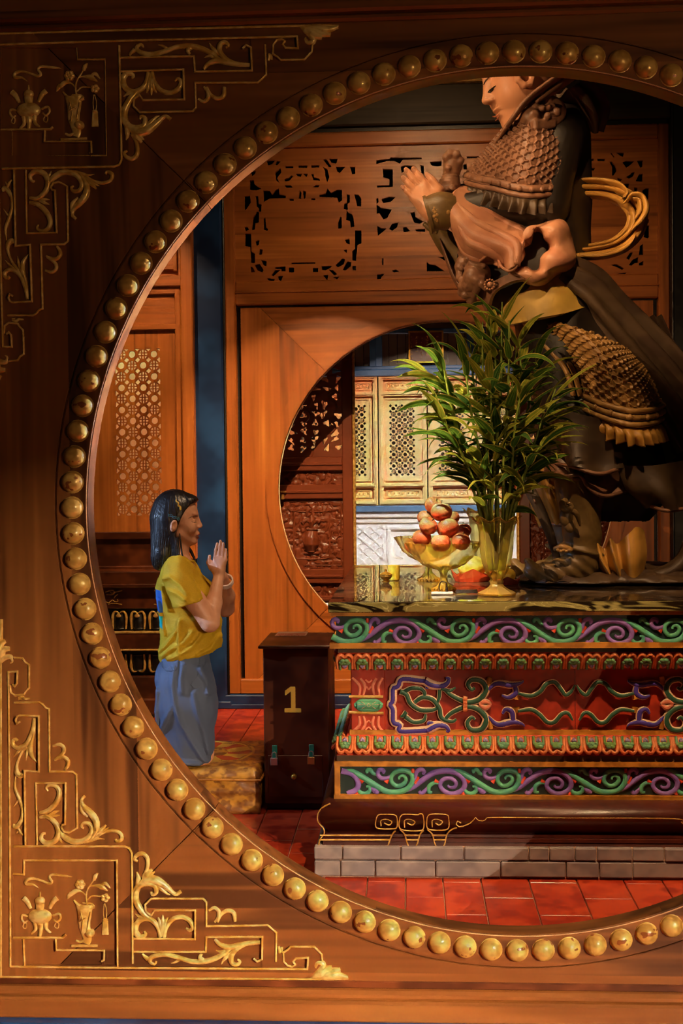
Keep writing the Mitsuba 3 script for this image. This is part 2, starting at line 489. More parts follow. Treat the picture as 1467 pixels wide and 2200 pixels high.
# gilded fretwork of the lower left corner, read off the photograph; the upper corner mirrors it
A4, A5, A6 = (0, 1340, 4.075), (0, 1780, 3.6675), (260, 1800, 2.8212)
frets = {
 'border_line': [(px0([(24, 2074.5), (22, 1700), (19.6, 1443), (39, 1442), (38, 1467), (33, 1473.5), (28, 1469)]), .0052),
                 (px0([(24, 2074.5), (260, 2077.5), (660.5, 2080), (662, 2055.5), (636, 2057), (630, 2064), (635, 2071)]), .0052)],
 'fret': [(px0([(23, 1471), (25, 1487), (34, 1493.5), (53, 1491), (57, 1484), (64, 1477), (64, 1427), (56, 1422), (50, 1413.6), (32, 1412)]), .0052)],
 'fret_b': [(px0([(32, 1509), (86, 1508), (93, 1512), (100, 1520), (107, 1522), (108, 1656.6), (157, 1656.6), (165.6, 1663), (167, 1777), (159.5, 1782), (150, 1787), (138, 1785), (132.5, 1776)]), .0054)],
 'fret_c': [(px0([(132, 1777), (135, 1771), (141, 1769.5), (142, 1681), (78.5, 1681), (81, 1813.6)]), .0052)],
 'fret_d': [(px0([(45, 1549), (38, 1553), (35, 1546), (38, 1538.5), (44, 1536), (84.7, 1537.5), (84.7, 1656.6), (54, 1655), (56, 1813.6)]), .0054)],
 'corner_box': [(px0([(31, 1817), (268, 1817), (279, 1821), (284, 1831), (285, 1930), (286, 2068)]), .0058)],
 'inner_box': [(px0([(30, 1876), (53, 1877), (53, 1847), (252, 1847), (253.6, 2074)]), .0052)],
 'shelf': [(px0([(30, 2013), (136, 2013), (143, 2006)]), .0062), (px0([(52, 2015), (54.5, 2072)]), .0052), (px0([(121, 2014), (122.7, 2039), (225, 2040), (224, 2061), (219, 2063)]), .0052)],
 'fret_e': [(px0([(288, 2014.5), (419.5, 2016), (420, 1954), (333, 1954), (325.6, 1965), (314, 1957), (312.5, 1942), (325.6, 1929), (437, 1929), (444, 1936.5), (444, 1988), (575.5, 1986), (585, 1994), (594, 2002), (593, 2064)]), .0052)],
 'fret_f': [(px0([(288, 2043), (442.5, 2043), (444, 2011), (564, 2011), (563, 2059), (553, 2064), (545, 2057)]), .0052)],
 'fret_g': [(px0([(692.5, 2062), (691, 2048), (684, 2041), (675, 2032), (625, 2032), (619, 2038), (609, 2044.6), (610, 2064), (618, 2073), (628, 2075), (636, 2070)]), .0052)],
}
QB, QT, RL = P0(24, 1700)[0], 0, .006
def both(name, parts, mat='m_gold', smooth=30):
    """One part for the lower corner and its mirror image for the upper one."""
    put(SCR, name, cat([stroke(p, w, h, D0 - y, smooth=s) for p, w, h, y, s in parts]), mat, smooth=smooth)
    put(SCR, name, cat([stroke(mirror(p), w, h, D0 - y, smooth=s) for p, w, h, y, s in parts]), mat, smooth=smooth)
TOPF = {'inner_box': [(px0([(166, 101), (168, 128), (227, 128), (230, 335), (26, 338), (26, 280)]), .0052)],
        'shelf': [(px0([(2, 279.5), (109, 278), (114, 273)]), .0062), (px0([(97, 280), (95.5, 305), (196, 305), (197, 327), (193, 330)]), .0052)]}
for k, ls in frets.items():
    if k in TOPF:
        for src, up in ((ls, 0), (TOPF[k], 1)):
            put(SCR, 'gilded_fret', cat([stroke(p, w, .75, D0 - .0055 * (1 - up) - .001 * up, smooth=False) for p, w in src]), 'm_gold', smooth=30)
        continue
    for p, w in ls: both('gilded_fret', [(p, w, .75, .0055, False)])
both('gilded_border', [(px0([(3.5, 1330), (3.5, 1700), (3.5, 2097), (300, 2100), (690, 2102)]), .0085, .7, .001, False)])

# raised wooden bands between the lines
outer = px0([(3.5, 2100), (3.5, 1420), (32, 1412), (50, 1413.6), (64, 1427), (64, 1477), (53, 1492), (40, 1497), (40, 1508), (86, 1508), (107, 1522), (108, 1656.6), (157, 1656.6), (166, 1663), (167, 1777), (150, 1787),
             (135, 1788), (142, 1769.5), (142, 1681), (78.5, 1681), (81, 1816), (268, 1817), (284, 1831), (286, 2014.5), (419.5, 2016), (420, 1954), (333, 1954), (325, 1965), (314, 1957), (312.5, 1942), (325.6, 1929),
             (437, 1929), (444, 1936.5), (444, 1988), (575.5, 1986), (594, 2002), (594, 2045), (609, 2046), (609, 2044), (625, 2032), (675, 2032), (692, 2048), (694, 2062), (680, 2102), (300, 2100)])
holes = [px0(h) for h in ([(24, 1540), (84.7, 1538), (84.7, 1656.6), (54, 1655), (56, 1815), (24, 1815)], [(29, 1876), (53, 1877), (53, 1847), (252, 1847), (253, 2072), (224, 2072), (225, 2040), (122.7, 2039), (121, 2014), (29, 2013)],
         [(55, 2020), (119, 2020), (119, 2043), (220, 2043), (220, 2071), (57, 2071)], [(288, 2043), (442.5, 2043), (444, 2011), (564, 2011), (563, 2077), (288, 2076)], [(634, 2058), (661, 2056), (660, 2079), (634, 2074)], [(21, 1444), (38, 1443), (37, 1470), (24, 1472)])]
plate = sg.Polygon(outer).buffer(0)
top_holes = [mirror(h) for h in (holes[0], holes[3], holes[4], holes[5])] + [px0(h) for h in ([(4, 104), (166, 104), (168, 128), (227, 128), (230, 336), (197, 336), (196, 305), (95.5, 305), (97, 281), (4, 281)], [(28, 284), (94, 284), (94, 308), (193, 308), (193, 335), (28, 335)])]
plate_top = sg.Polygon(mirror(outer)).buffer(0)
for h in top_holes: plate_top = plate_top.difference(sg.Polygon(h).buffer(0))
for h in holes: plate = plate.difference(sg.Polygon(h).buffer(0))
for j, mir in enumerate((False, True)):
    pl = plate_top if mir else plate
    diag = sg.Polygon(cut['left']).buffer(0)
    put(SCR, 'raised_band', extr(pl.intersection(diag), D0 - .0055, D0 + .001, .0012), 'm_wood_v')
    put(SCR, 'raised_band', extr(pl.difference(diag), D0 - .0055, D0 + .001, .0012), 'm_wood_h')

# acanthus scrolls
K = D0 / F
def sc(frame, pts, w, h=.5, y=.001): return (px0(pts, *frame), np.atleast_1d(w) * K / frame[2], h, y, True)
curl = lambda c, r, a0, a1, n=9: [(c[0] + r * (1 - .75 * t) * math.cos(math.radians(a0 + (a1 - a0) * t)), c[1] + r * (1 - .75 * t) * math.sin(math.radians(a0 + (a1 - a0) * t))) for t in np.linspace(0, 1, n)]
both('acanthus_scroll', [sc(A4, [(300, 825), (288, 920), (255, 1020), (215, 1065), (160, 1085), (120, 1065), (112, 1030), (135, 1010), (155, 1025)], [26, 34, 42, 46, 40, 40, 30]),
    sc(A4, [(305, 830), (295, 960), (268, 1070), (278, 1150), (325, 1215)], [22, 26, 32, 48, 40, 8]),
    sc(A4, [(235, 1070), (185, 1140), (150, 1230), (150, 1300), (185, 1335), (205, 1310)], [34, 26, 22, 30, 52, 34]),
    sc(A4, [(245, 1085), (235, 1140), (228, 1200)], [16, 26, 4]), sc(A4, [(215, 1085), (160, 1120), (118, 1168)], [14, 26, 4])])
both('acanthus_scroll', [sc(A4, [(140, 1330), (132, 1430), (165, 1520), (195, 1610), (195, 1700), (160, 1765), (125, 1785), (125, 1750)], [10, 22, 34, 36, 30, 34, 44, 22]),
    sc(A4, [(165, 1540), (130, 1590), (118, 1605)], [20, 14, 4]), sc(A4, [(160, 1790), (185, 1835), (205, 1850)], [24, 26, 14]), sc(A4, [(160, 1810), (145, 1835)], [20, 10])])
both('acanthus_scroll', [sc(A4, [(348, 1655), (420, 1635), (490, 1570), (522, 1490), (500, 1430), (445, 1410), (405, 1432), (420, 1465)], [30, 44, 50, 48, 44, 40, 30, 16]),
    sc(A4, [(348, 1695), (420, 1690), (490, 1750), (515, 1830), (480, 1900), (410, 1920), (362, 1885), (372, 1840), (400, 1835)], [26, 40, 46, 50, 54, 52, 50, 40, 20]),
    sc(A4, [(430, 1672), (480, 1650), (520, 1635)], [16, 30, 8]), sc(A4, [(435, 1678), (490, 1680), (525, 1675)], [14, 24, 8]), sc(A4, [(500, 1850), (530, 1890), (545, 1920)], [22, 30, 6])])
both('acanthus_scroll', [sc(A4, [(500, 1780), (560, 1860), (640, 1905), (720, 1900), (780, 1860), (805, 1800), (780, 1750), (730, 1745), (712, 1775), (735, 1790)], [26, 44, 56, 56, 52, 48, 44, 40, 34, 18]),
    sc(A4, [(640, 1905), (760, 1905), (850, 1880), (915, 1885)], [20, 34, 30, 6]),
    sc(A4, [(800, 1880), (845, 1800), (840, 1720), (790, 1650), (730, 1590), (715, 1540), (745, 1505)], [30, 44, 60, 66, 52, 34, 28]), sc(A4, [(770, 1690), (720, 1640), (702, 1570)], [20, 40, 14]),
    sc(A4, [(830, 1860), (890, 1800), (930, 1760)], [24, 44, 16]), sc(A4, [(850, 1860), (900, 1810), (955, 1785)], [20, 34, 8]),
    sc(A4, [(830, 1880), (900, 1830), (980, 1810), (1050, 1830), (1068, 1880), (1030, 1905), (1010, 1885)], [20, 26, 30, 32, 34, 38, 22])])
both('acanthus_scroll', [sc(A4, [(462, 1072), (520, 1055), (560, 1085), (550, 1135), (480, 1185)], [20, 32, 36, 32, 14]), sc(A4, [(475, 1195), (545, 1165), (595, 1195), (595, 1240), (570, 1275)], [18, 32, 38, 36, 24])])
both('acanthus_scroll', [sc(A6, [(845, 632), (760, 640), (700, 672), (668, 715), (672, 755), (700, 768), (722, 750), (705, 735)], [24, 28, 32, 32, 34, 34, 26, 12]),
    sc(A6, [(845, 632), (750, 640), (660, 660), (600, 645), (568, 612)], [10, 26, 36, 34, 20]), sc(A6, [(660, 668), (610, 690), (575, 680)], [12, 24, 4]), sc(A6, [(670, 690), (625, 735), (608, 765)], [12, 28, 6]),
    sc(A6, [(680, 660), (600, 715), (520, 745), (430, 748), (340, 722), (260, 705), (190, 720), (175, 750), (205, 765), (215, 745)], [14, 30, 34, 34, 30, 30, 30, 32, 28, 12]),
    sc(A6, [(510, 745), (478, 725), (490, 700)], [22, 30, 16]), sc(A6, [(360, 735), (330, 752), (302, 760)], [18, 16, 4]), sc(A6, [(165, 735), (140, 715), (130, 700)], [30, 24, 14])])
both('acanthus_scroll', [sc(A6, [(240, 600), (225, 540), (190, 500), (140, 488), (98, 515), (88, 565), (115, 597), (150, 585), (140, 565)], [26, 30, 32, 34, 36, 38, 40, 34, 14]),
    sc(A6, [(262, 600), (272, 545), (310, 495), (365, 478), (415, 500), (435, 540), (415, 560), (395, 545)], [24, 28, 30, 30, 30, 32, 30, 12]),
    sc(A6, [(250, 590), (238, 520), (225, 480)], [16, 34, 10]), sc(A6, [(252, 590), (255, 510), (253, 465)], [16, 36, 8]), sc(A6, [(256, 585), (270, 510), (285, 480)], [16, 34, 10])])
both('acanthus_scroll', [sc(A6, [(215, 520), (150, 470), (100, 400), (88, 340), (110, 290), (160, 275), (205, 290), (212, 330), (190, 345), (182, 325)], [26, 32, 40, 42, 44, 44, 40, 36, 30, 14]),
    sc(A6, [(175, 490), (120, 480), (85, 460)], [14, 30, 4]),
    sc(A6, [(105, 300), (160, 252), (220, 258), (280, 300), (330, 340), (365, 322)], [26, 50, 56, 44, 28, 24]), sc(A6, [(200, 260), (270, 330), (300, 345)], [20, 30, 8]),
    sc(A6, [(95, 290), (105, 240), (95, 205)], [20, 34, 8]), sc(A6, [(130, 270), (165, 215), (190, 190)], [22, 44, 18]), sc(A6, [(150, 270), (180, 225), (205, 205)], [18, 34, 8]),
    sc(A6, [(130, 240), (158, 185), (160, 125), (130, 95), (95, 105), (82, 130), (102, 142)], [16, 22, 26, 28, 28, 26, 14])])
both('acanthus_scroll', [sc(A6, [(532, 440), (565, 422), (592, 445), (590, 480), (568, 510)], [14, 22, 26, 24, 14]), sc(A6, [(585, 508), (605, 465), (645, 440), (683, 455), (690, 505)], [16, 22, 26, 28, 22])])
both('acanthus_tip', [sc(A6, [(1160, 850), (1210, 800), (1225, 765), (1195, 752), (1180, 780), (1205, 795)], [30, 50, 44, 36, 30, 14]), sc(A6, [(1150, 848), (1240, 800), (1280, 790)], [24, 60, 40]),
    sc(A6, [(1170, 850), (1270, 810), (1330, 800)], [20, 54, 30]), sc(A6, [(1180, 852), (1300, 830), (1375, 845)], [20, 56, 22]), sc(A6, [(1160, 852), (1280, 850), (1378, 852)], [14, 30, 14])])
both('acanthus_tip', [sc(A4, [(-10, 350), (40, 300), (95, 290), (115, 330), (80, 345), (70, 315)], [40, 60, 50, 40, 34, 14]), sc(A4, [(-10, 340), (30, 230), (90, 220)], [40, 70, 40]), sc(A4, [(-20, 300), (10, 180), (50, 150)], [40, 80, 40]), sc(A4, [(-30, 200), (-5, 110), (10, 70)], [40, 80, 30])])
both('fret_link', [sc(A4, [(150, 640), (200, 640), (220, 655), (262, 652)], [18, 26, 24, 14]), sc(A4, [(150, 660), (190, 660)], [16, 14])])
both('fret_link', [sc(A6, [(955, 655), (962, 690), (950, 720)], [16, 22, 14]), sc(A6, [(975, 660), (975, 720)], [14, 16])])

# censer, flower vase and tassel in low relief (upright in both corners)
def relief(dx, dz):
    def rel(pts, w, h=.5, y=.001):
        p = px0(pts, *A5) + np.array([dx, dz]); return stroke(p, np.atleast_1d(w) * K / A5[2], h, D0 - y, smooth=len(pts) > 2)
    def bl(c, r, ry=.006):
        q = px0([c], *A5)[0] + np.array([dx, dz]); k = K / A5[2]
        return blob((q[0], D0 - .001, q[1]), (r[0] * k, ry, r[1] * k), 2)
    put(SCR, 'censer_relief', cat([bl((316, 690), (98, 62), .012), rel([(316, 640), (316, 590)], [64, 74], .3), bl((316, 568), (42, 36), .009), rel([(316, 540), (316, 498)], [20, 12]), rel([(265, 650), (370, 650)], 18, .8),
        rel([(184, 545), (215, 575), (244, 630)], [44, 40, 26], .35), rel([(452, 545), (420, 575), (392, 630)], [44, 40, 26], .35),
        rel([(222, 690), (180, 680), (172, 710), (195, 740), (218, 725)], [18, 20, 20, 18, 12]), rel([(192, 740), (182, 775), (205, 785), (210, 750), (192, 740)], 9), rel([(415, 685), (465, 670), (478, 705), (450, 735), (425, 715)], [18, 20, 20, 18, 12]), rel([(445, 735), (430, 770), (455, 785), (465, 750), (445, 735)], 9),
        rel([(280, 740), (282, 790), (248, 828)], [44, 30, 18]), rel([(320, 745), (322, 800), (316, 845)], [56, 34, 30]), rel([(362, 735), (368, 790), (402, 822)], [44, 30, 18])]), 'm_gold', smooth=40)
    put(SCR, 'smoke_relief', cat([rel([(308, 470), (262, 440), (210, 435), (212, 405), (262, 392), (330, 410), (385, 432), (412, 420), (390, 385), (410, 362), (480, 368), (570, 380)], [6, 20, 30, 26, 18, 18, 22, 24, 20, 20, 20, 4])]), 'm_gold', smooth=40)
    put(SCR, 'vase_relief', cat([rel([(665, 600), (668, 680), (665, 760), (680, 820), (690, 870), (680, 905)], [140, 118, 100, 92, 78, 60], .2), rel([(582, 562), (620, 600), (690, 632), (745, 615)], [16, 26, 24, 26], .7), rel([(745, 615), (720, 590), (650, 585)], [14, 14, 10], .6),
        rel([(640, 640), (660, 720), (650, 800)], [10, 12, 6], .9, .008), rel([(720, 650), (700, 760), (690, 790)], [12, 18, 8], .9, .006), bl((712, 820), (38, 36), .016), rel([(600, 880), (640, 890), (720, 850)], [20, 24, 10]), rel([(565, 922), (770, 922)], 20, .6), rel([(640, 720), (690, 690)], [6, 8], .9, .012), rel([(640, 700), (650, 670)], [6, 8], .9, .012)]), 'm_gold', smooth=40)
    put(SCR, 'flower_relief', cat([rel([(690, 605), (680, 540), (690, 480), (735, 410), (765, 350)], [16, 14, 12, 12, 10]), rel([(690, 470), (720, 450), (790, 455), (850, 490)], [8, 14, 46, 8], .3), rel([(790, 455), (830, 430), (870, 470)], [16, 30, 10], .3),
        rel([(740, 405), (755, 370), (775, 350)], [26, 36, 8]), rel([(690, 560), (730, 530), (800, 535)], [12, 12, 12]), rel([(685, 540), (650, 500), (600, 490), (545, 530)], [10, 12, 40, 30], .35), rel([(560, 500), (540, 540), (530, 555)], [20, 36, 6], .35)]
        + [bl((632 + 24 * math.cos(a), 440 + 24 * math.sin(a)), (20, 18)) for a in np.arange(6) * 1.047] + [bl((632, 440), (12, 12), .009)] + [bl((830 + 20 * math.cos(a), 545 + 20 * math.sin(a)), (18, 16)) for a in np.arange(5) * 1.26]), 'm_gold', smooth=40)
    put(SCR, 'tassel_relief', cat([rel([(822, 590), (815, 650), (820, 710)], 7), rel([(828, 590), (842, 650), (838, 710)], 7), bl((830, 718), (22, 14))] + [rel([(815 + 8 * i, 725), (810 + 10 * i, 835)], [12, 16]) for i in range(5)]), 'm_gold', smooth=40)
relief(0, 0)
q0, q1 = P0(86.4, 1968), P0(62, 237)
relief(q1[0] - q0[0], q1[1] - q0[1])
# ---------------------------------------------------------------- the hall: floor, rear partition, posts, far hall
floor = thing('floor', 'red terracotta tile floor with pale mortar joints', 'floor', kind='structure')
put(floor, '', box(-6, 6, -4, 15, -.2, -.012, 0), 'm_mortar')
xs = np.array([-.167, -.024, .116, .259, .437, .616, .79, .933])
xs = np.r_[xs[0] - .165 * np.arange(9, 0, -1), xs, xs[-1] + .165 * np.arange(1, 5)]
rng = np.random.default_rng(3)
tiles = {}
for i in range(len(xs) - 1):
    w = round(xs[i + 1] - xs[i], 3)
    off = (i * .17) % .34 - .18
    for j in range(14):
        y = 3.5 + off + .34 * j
        if y > 8.1: continue
        if w not in tiles: tiles[w] = mikit.ply(box(.0025, w - .0025, .0025, .3375, -.02, 0, .002), 'm_tile')
        put(floor, 'tile', None, None, shape=tiles[w], to_world=T().translate([xs[i], y, float(rng.normal(0, .0006))]))
put(floor, 'outer_paving', box(-6, 6, -4, 3.35, -.05, -.001, 0), 'm_tile')

D1 = 8.04
RX, RZ, RR = .2444, 1.4497, 1.111
def P1(u, v): return W(u, v, D1)[[0, 2]]
def px1(pts, ox=0, oy=0, s=1.): return np.array([P1(ox + a / s, oy + b / s) for a, b in pts])
M('m_back_v', wood('z', '#6f3a14', '#9a5624', '#b87032'), .36)
M('m_back_h', wood('x', '#6f3a14', '#9a5624', '#b87032'), .36)
wb = thing('wall_back', 'rear timber partition with a plain round gate and fretwork panels', 'partition', kind='structure')
xa, xb = P1(486, 1000)[0], P1(511, 1000)[0]
zr = [P1(640, v)[1] for v in (288, 318, 604, 628, 655, 1458, 1490, 1522)]
xc, xd = 2 * RX - xb, 2 * RX - xa
xc, xd = P1(1412, 400)[0], P1(1436, 400)[0]
put(wb, 'stile', box(xa, xb, D1 - .03, D1 + .05, zr[6], zr[0], .008), 'm_back_v')
put(wb, 'stile', box(xc, xd, D1 - .03, D1 + .05, zr[6], zr[0], .008), 'm_back_v')
put(wb, 'top_rail', box(xb, xc, D1 - .03, D1 + .05, zr[1], zr[0], .008), 'm_back_h')
put(wb, 'middle_rail', box(xb, xc, D1 - .03, D1 + .05, zr[4], zr[2], .008), 'm_back_h')
put(wb, 'middle_bead', box(xb, xc, D1 - .038, D1, zr[3] - .006, zr[3] + .006, .004), 'm_back_h')
put(wb, 'bottom_rail', box(xb, xc, D1 - .03, D1 + .05, zr[6], zr[5], .008), 'm_back_h')
put(wb, 'threshold', box(xa - .3, xd + .4, D1 - .06, D1 + .1, 0, zr[6], .008), 'm_navy')
put(wb, 'threshold_moulding', box(xa - .3, xd + .4, D1 - .075, D1 - .055, 0, .03, .004), 'm_navy')
put(wb, 'gap_shadow_board', extr(sg.box(xb, zr[5], xc, zr[4]).difference(sg.Point(RX, RZ).buffer(RR + .06, 96)), D1 + .045, D1 + .05), 'm_black')  # black board added behind the gap: its recess shadow is in the colour
low = sg.box(xb + .03, zr[5] - .002, xc - .03, zr[4] - .012)
low = low.difference(sg.Point(RX, RZ).buffer(RR + .085, 128))
for side, tri in cut.items():
    g = low.intersection(sg.Polygon(np.array(tri) + [RX - GX, RZ - GZ]).buffer(-.001))
    put(wb, 'gate_panel', extr(g, D1, D1 + .04, .001), 'm_back_v' if side in ('left', 'right') else 'm_back_h')
for k in range(4):
    g = ring(RX, RZ, RR, RR + .0845, 45 + 90 * k + .03, 135 + 90 * k - .03, 120).intersection(sg.box(xb, zr[5], xc, zr[4]))
    put(wb, 'gate_ring', extr(g, D1 - .012, D1 + .05, .004), 'm_back_v' if k % 2 else 'm_back_h', smooth=25)
M('m_rim_pale', '#e8c9a8', .4)
put(wb, 'gate_rim', annulus_tube(RR - .003, .004, D1 + .03, cx=RX, cz=RZ, n=200), 'm_rim_pale', smooth=True)

# fretwork cut through the upper panels
B8 = (470, 160, 2.405)
hl = [[(248, 447), (292, 444), (275, 462), (255, 470)], [(300, 447), (318, 450), (300, 470), (290, 465)], [(540, 440), (556, 438), (582, 478), (570, 478)], [(570, 436), (614, 436), (606, 460), (582, 455)],
  [(345, 474), (384, 474), (384, 483), (345, 483)], [(412, 471), (456, 471), (456, 481), (412, 481)], [(478, 470), (517, 470), (517, 480), (478, 480)], [(318, 485), (322, 505), (300, 535), (312, 560), (296, 545), (292, 505)], [(538, 478), (560, 490), (570, 530), (560, 556), (550, 520), (548, 495)],
  [(606, 478), (652, 478), (625, 508), (612, 500)], [(678, 478), (704, 478), (704, 512), (690, 515)], [(165, 500), (190, 498), (188, 510), (172, 526)], [(160, 548), (180, 545), (182, 565), (200, 580), (220, 590), (195, 598), (160, 596)],
  [(230, 600), (262, 600), (275, 622), (290, 600), (310, 588), (312, 620), (345, 625), (345, 638), (262, 640), (232, 658)], [(520, 622), (552, 615), (560, 588), (580, 612), (610, 596), (636, 596), (636, 650), (620, 660), (612, 636), (520, 632)],
  [(400, 513), (430, 513), (422, 528), (408, 525)], [(436, 513), (460, 513), (452, 528)], [(478, 514), (488, 514), (490, 530), (520, 540), (522, 548), (490, 545)], [(340, 540), (360, 535), (375, 522), (382, 526), (365, 548), (342, 552)], [(340, 572), (370, 572), (382, 584), (350, 584)], [(484, 582), (500, 572), (520, 572), (515, 582)],
  [(412, 640), (418, 600), (426, 610), (424, 642)], [(436, 600), (450, 605), (446, 642), (438, 640)], [(366, 643), (386, 643), (386, 652), (366, 652)], [(478, 640), (498, 640), (498, 648), (478, 648)],
  [(133, 630), (160, 625), (165, 660), (140, 698), (133, 698)], [(190, 628), (203, 628), (205, 668), (220, 672), (218, 708), (206, 706), (206, 690), (196, 680)], [(196, 708), (208, 710), (206, 765), (188, 768), (186, 800), (170, 804), (178, 740)], [(232, 745), (240, 740), (244, 790), (254, 800), (250, 808), (232, 800)],
  [(700, 618), (722, 622), (735, 640), (735, 682), (716, 680)], [(662, 618), (676, 622), (676, 660), (664, 668), (666, 698), (646, 695), (648, 668), (662, 662)], [(660, 700), (666, 712), (690, 725), (695, 745), (700, 785), (682, 790), (678, 756), (658, 752)], [(616, 765), (628, 735), (634, 738), (634, 795), (616, 795)],
  [(133, 790), (146, 788), (156, 800), (140, 810)], [(136, 822), (166, 822), (168, 915), (186, 925), (186, 975), (166, 972), (162, 890), (136, 886)], [(704, 806), (736, 806), (736, 872), (716, 880), (708, 962), (690, 960), (690, 915), (704, 900)], [(190, 862), (210, 855), (205, 880), (195, 884)], [(212, 902), (226, 905), (222, 930), (208, 930)], [(646, 908), (662, 905), (660, 922)], [(652, 855), (674, 850), (676, 878), (660, 870)],
  [(186, 985), (210, 978), (230, 1010), (225, 1022), (200, 1012)], [(165, 995), (174, 995), (186, 1020), (165, 1022)], [(218, 958), (246, 965), (245, 990), (232, 985)], [(290, 996), (344, 992), (344, 1016), (324, 1016), (322, 1004), (292, 1004)], [(362, 998), (388, 998), (388, 1022), (362, 1022)], [(486, 1000), (512, 1000), (512, 1020), (486, 1020)], [(376, 973), (498, 970), (498, 977), (376, 979)],
  [(532, 990), (584, 990), (570, 1002), (550, 1012), (532, 1008)], [(604, 985), (640, 950), (652, 955), (645, 980), (615, 995)], [(640, 1010), (665, 965), (684, 970), (682, 990), (655, 1012)], [(690, 990), (708, 988), (708, 1012), (692, 1010)], [(272, 1036), (290, 1012), (318, 1010), (300, 1025), (282, 1042)], [(568, 1008), (590, 1012), (612, 1032), (595, 1036)], [(305, 1042), (332, 1040), (322, 1066), (310, 1062)], [(540, 1038), (565, 1036), (560, 1062)], [(590, 1048), (620, 1046), (612, 1058)], [(250, 1052), (290, 1058), (285, 1066), (258, 1064)],
  [(814, 444), (860, 438), (884, 436), (884, 430), (950, 430), (1046, 430), (1046, 437), (950, 440), (935, 460), (905, 445), (870, 446), (815, 462)], [(848, 490), (898, 490), (898, 580), (818, 584), (818, 574), (882, 572), (882, 540), (850, 530)], [(940, 478), (960, 470), (1002, 472), (1002, 486), (965, 490), (945, 508)], [(1044, 470), (1058, 472), (1058, 512), (1046, 508)], [(1092, 452), (1150, 450), (1150, 470), (1130, 474), (1100, 470)], [(815, 640), (824, 638), (824, 660), (815, 668)], [(840, 645), (880, 632), (912, 634), (890, 656), (850, 664)],
  [(816, 672), (840, 690), (893, 698), (870, 740), (850, 748), (830, 715), (816, 718)], [(818, 782), (840, 795), (866, 796), (850, 810), (822, 832)], [(880, 798), (895, 772), (926, 764), (920, 790), (896, 806)], [(952, 790), (968, 788), (988, 808), (955, 814)], [(1016, 800), (1065, 798), (1065, 812), (1020, 810)], [(990, 715), (1012, 712), (1014, 735), (1056, 760), (1040, 770), (1010, 765)], [(843, 950), (850, 950), (850, 984), (843, 984)], [(895, 1014), (914, 1008), (930, 1018), (905, 1022)], [(1075, 970), (1090, 982), (1120, 985), (1165, 1016), (1075, 1016)], [(818, 1034), (856, 1030), (840, 1046), (836, 1058), (818, 1058)], [(1100, 1050), (1192, 1048), (1190, 1066), (1176, 1066), (1170, 1056), (1155, 1066), (1146, 1056), (1120, 1064), (1104, 1064)], [(1264, 465), (1280, 462), (1282, 490), (1266, 490)], [(1280, 424), (1350, 422), (1350, 430), (1282, 432)], [(1130, 870), (1145, 866), (1142, 890), (1132, 888)], [(1130, 944), (1165, 942), (1168, 962), (1150, 950)]]
B9 = (1220, 240, 5.498)
hr = [[(502, 488), (520, 490), (548, 530), (540, 540)], [(575, 485), (660, 485), (655, 530), (620, 520)], [(218, 560), (305, 556), (300, 580), (218, 582)], [(350, 556), (440, 556), (430, 580), (350, 580)], [(490, 590), (520, 590), (560, 640), (575, 690), (540, 750), (522, 750), (522, 650)], [(645, 600), (680, 582), (780, 585), (720, 640), (690, 660)], [(815, 578), (885, 575), (880, 650), (855, 660)], [(235, 665), (320, 662), (300, 695), (270, 690)], [(690, 770), (740, 740), (760, 715), (790, 712), (770, 760), (720, 790)], [(800, 820), (840, 740), (885, 730), (880, 825)], [(580, 780), (640, 800), (620, 820), (590, 810)], [(665, 852), (725, 850), (712, 925), (685, 925)], [(782, 895), (822, 900), (815, 940), (785, 945)], [(880, 930), (920, 905), (955, 905), (955, 1000), (940, 1050), (915, 1010), (885, 990)],
  [(930, 1345), (960, 1345), (960, 1480), (940, 1495), (895, 1480), (910, 1400)], [(850, 1590), (885, 1560), (892, 1690), (840, 1690)], [(690, 1730), (740, 1660), (765, 1665), (720, 1750)], [(770, 1745), (830, 1718), (830, 1780), (780, 1790), (750, 1815), (720, 1810)], [(840, 1790), (890, 1762), (890, 1812), (840, 1815)], [(510, 1810), (570, 1800), (610, 1820), (660, 1850), (640, 1865), (590, 1840)], [(590, 1910), (640, 1905), (690, 1900), (670, 1920)], [(940, 1270), (955, 1270), (955, 1310), (940, 1310)]]
up = sg.box(xb - .002, zr[2] - .002, xc + .002, zr[1] + .002)
hh = [sg.Polygon(px1(h, *B8)).buffer(0) for h in hl] + [sg.Polygon(px1(h, *B9)).buffer(0) for h in hr]
up = up.difference(so.unary_union(hh).buffer(.0035, 2).buffer(-.003, 2))
put(wb, 'fretwork_panel', extr(up, D1, D1 + .025, .0015), 'm_back_h')

# posts, beams, ceiling, side walls
pl = thing('pillar', 'dark navy painted square post to the right of the lattice door, behind the woman', 'pillar', kind='structure')
x0, x1 = P1(420, 1000)[0], P1(484.5, 1000)[0]
put(pl, '', box(x0, x1, D1 - .06, D1 + .14, 0, 4.2, .012), 'm_navy')
put(pl, 'corner_bead', tube([(x1 + .008, D1 - .04, 0), (x1 + .008, D1 - .04, 4.2)], [.009], smooth=False), 'm_black')
put(pl, 'corner_bead', tube([(x0 - .004, D1 - .05, 0), (x0 - .004, D1 - .05, 4.2)], [.006], smooth=False), 'm_black')
put(pl, 'foot', box(x0 - .01, x1 + .03, D1 - .08, D1 + .1, 0, .05, .006), 'm_navy')
p2 = thing('pillar', 'black post at the right end of the rear partition', 'pillar', kind='structure')
put(p2, '', box(xd, xd + .3, D1 - .1, D1 + .2, 0, 4.2, .012), 'm_black')
put(p2, 'corner_bead', tube([(xd + .004, D1 - .1, 0), (xd + .004, D1 - .1, 4.2)], [.008], smooth=False), 'm_black')
bm = thing('beam', 'dark timber lintel beam over the rear partition', 'beam', kind='structure')
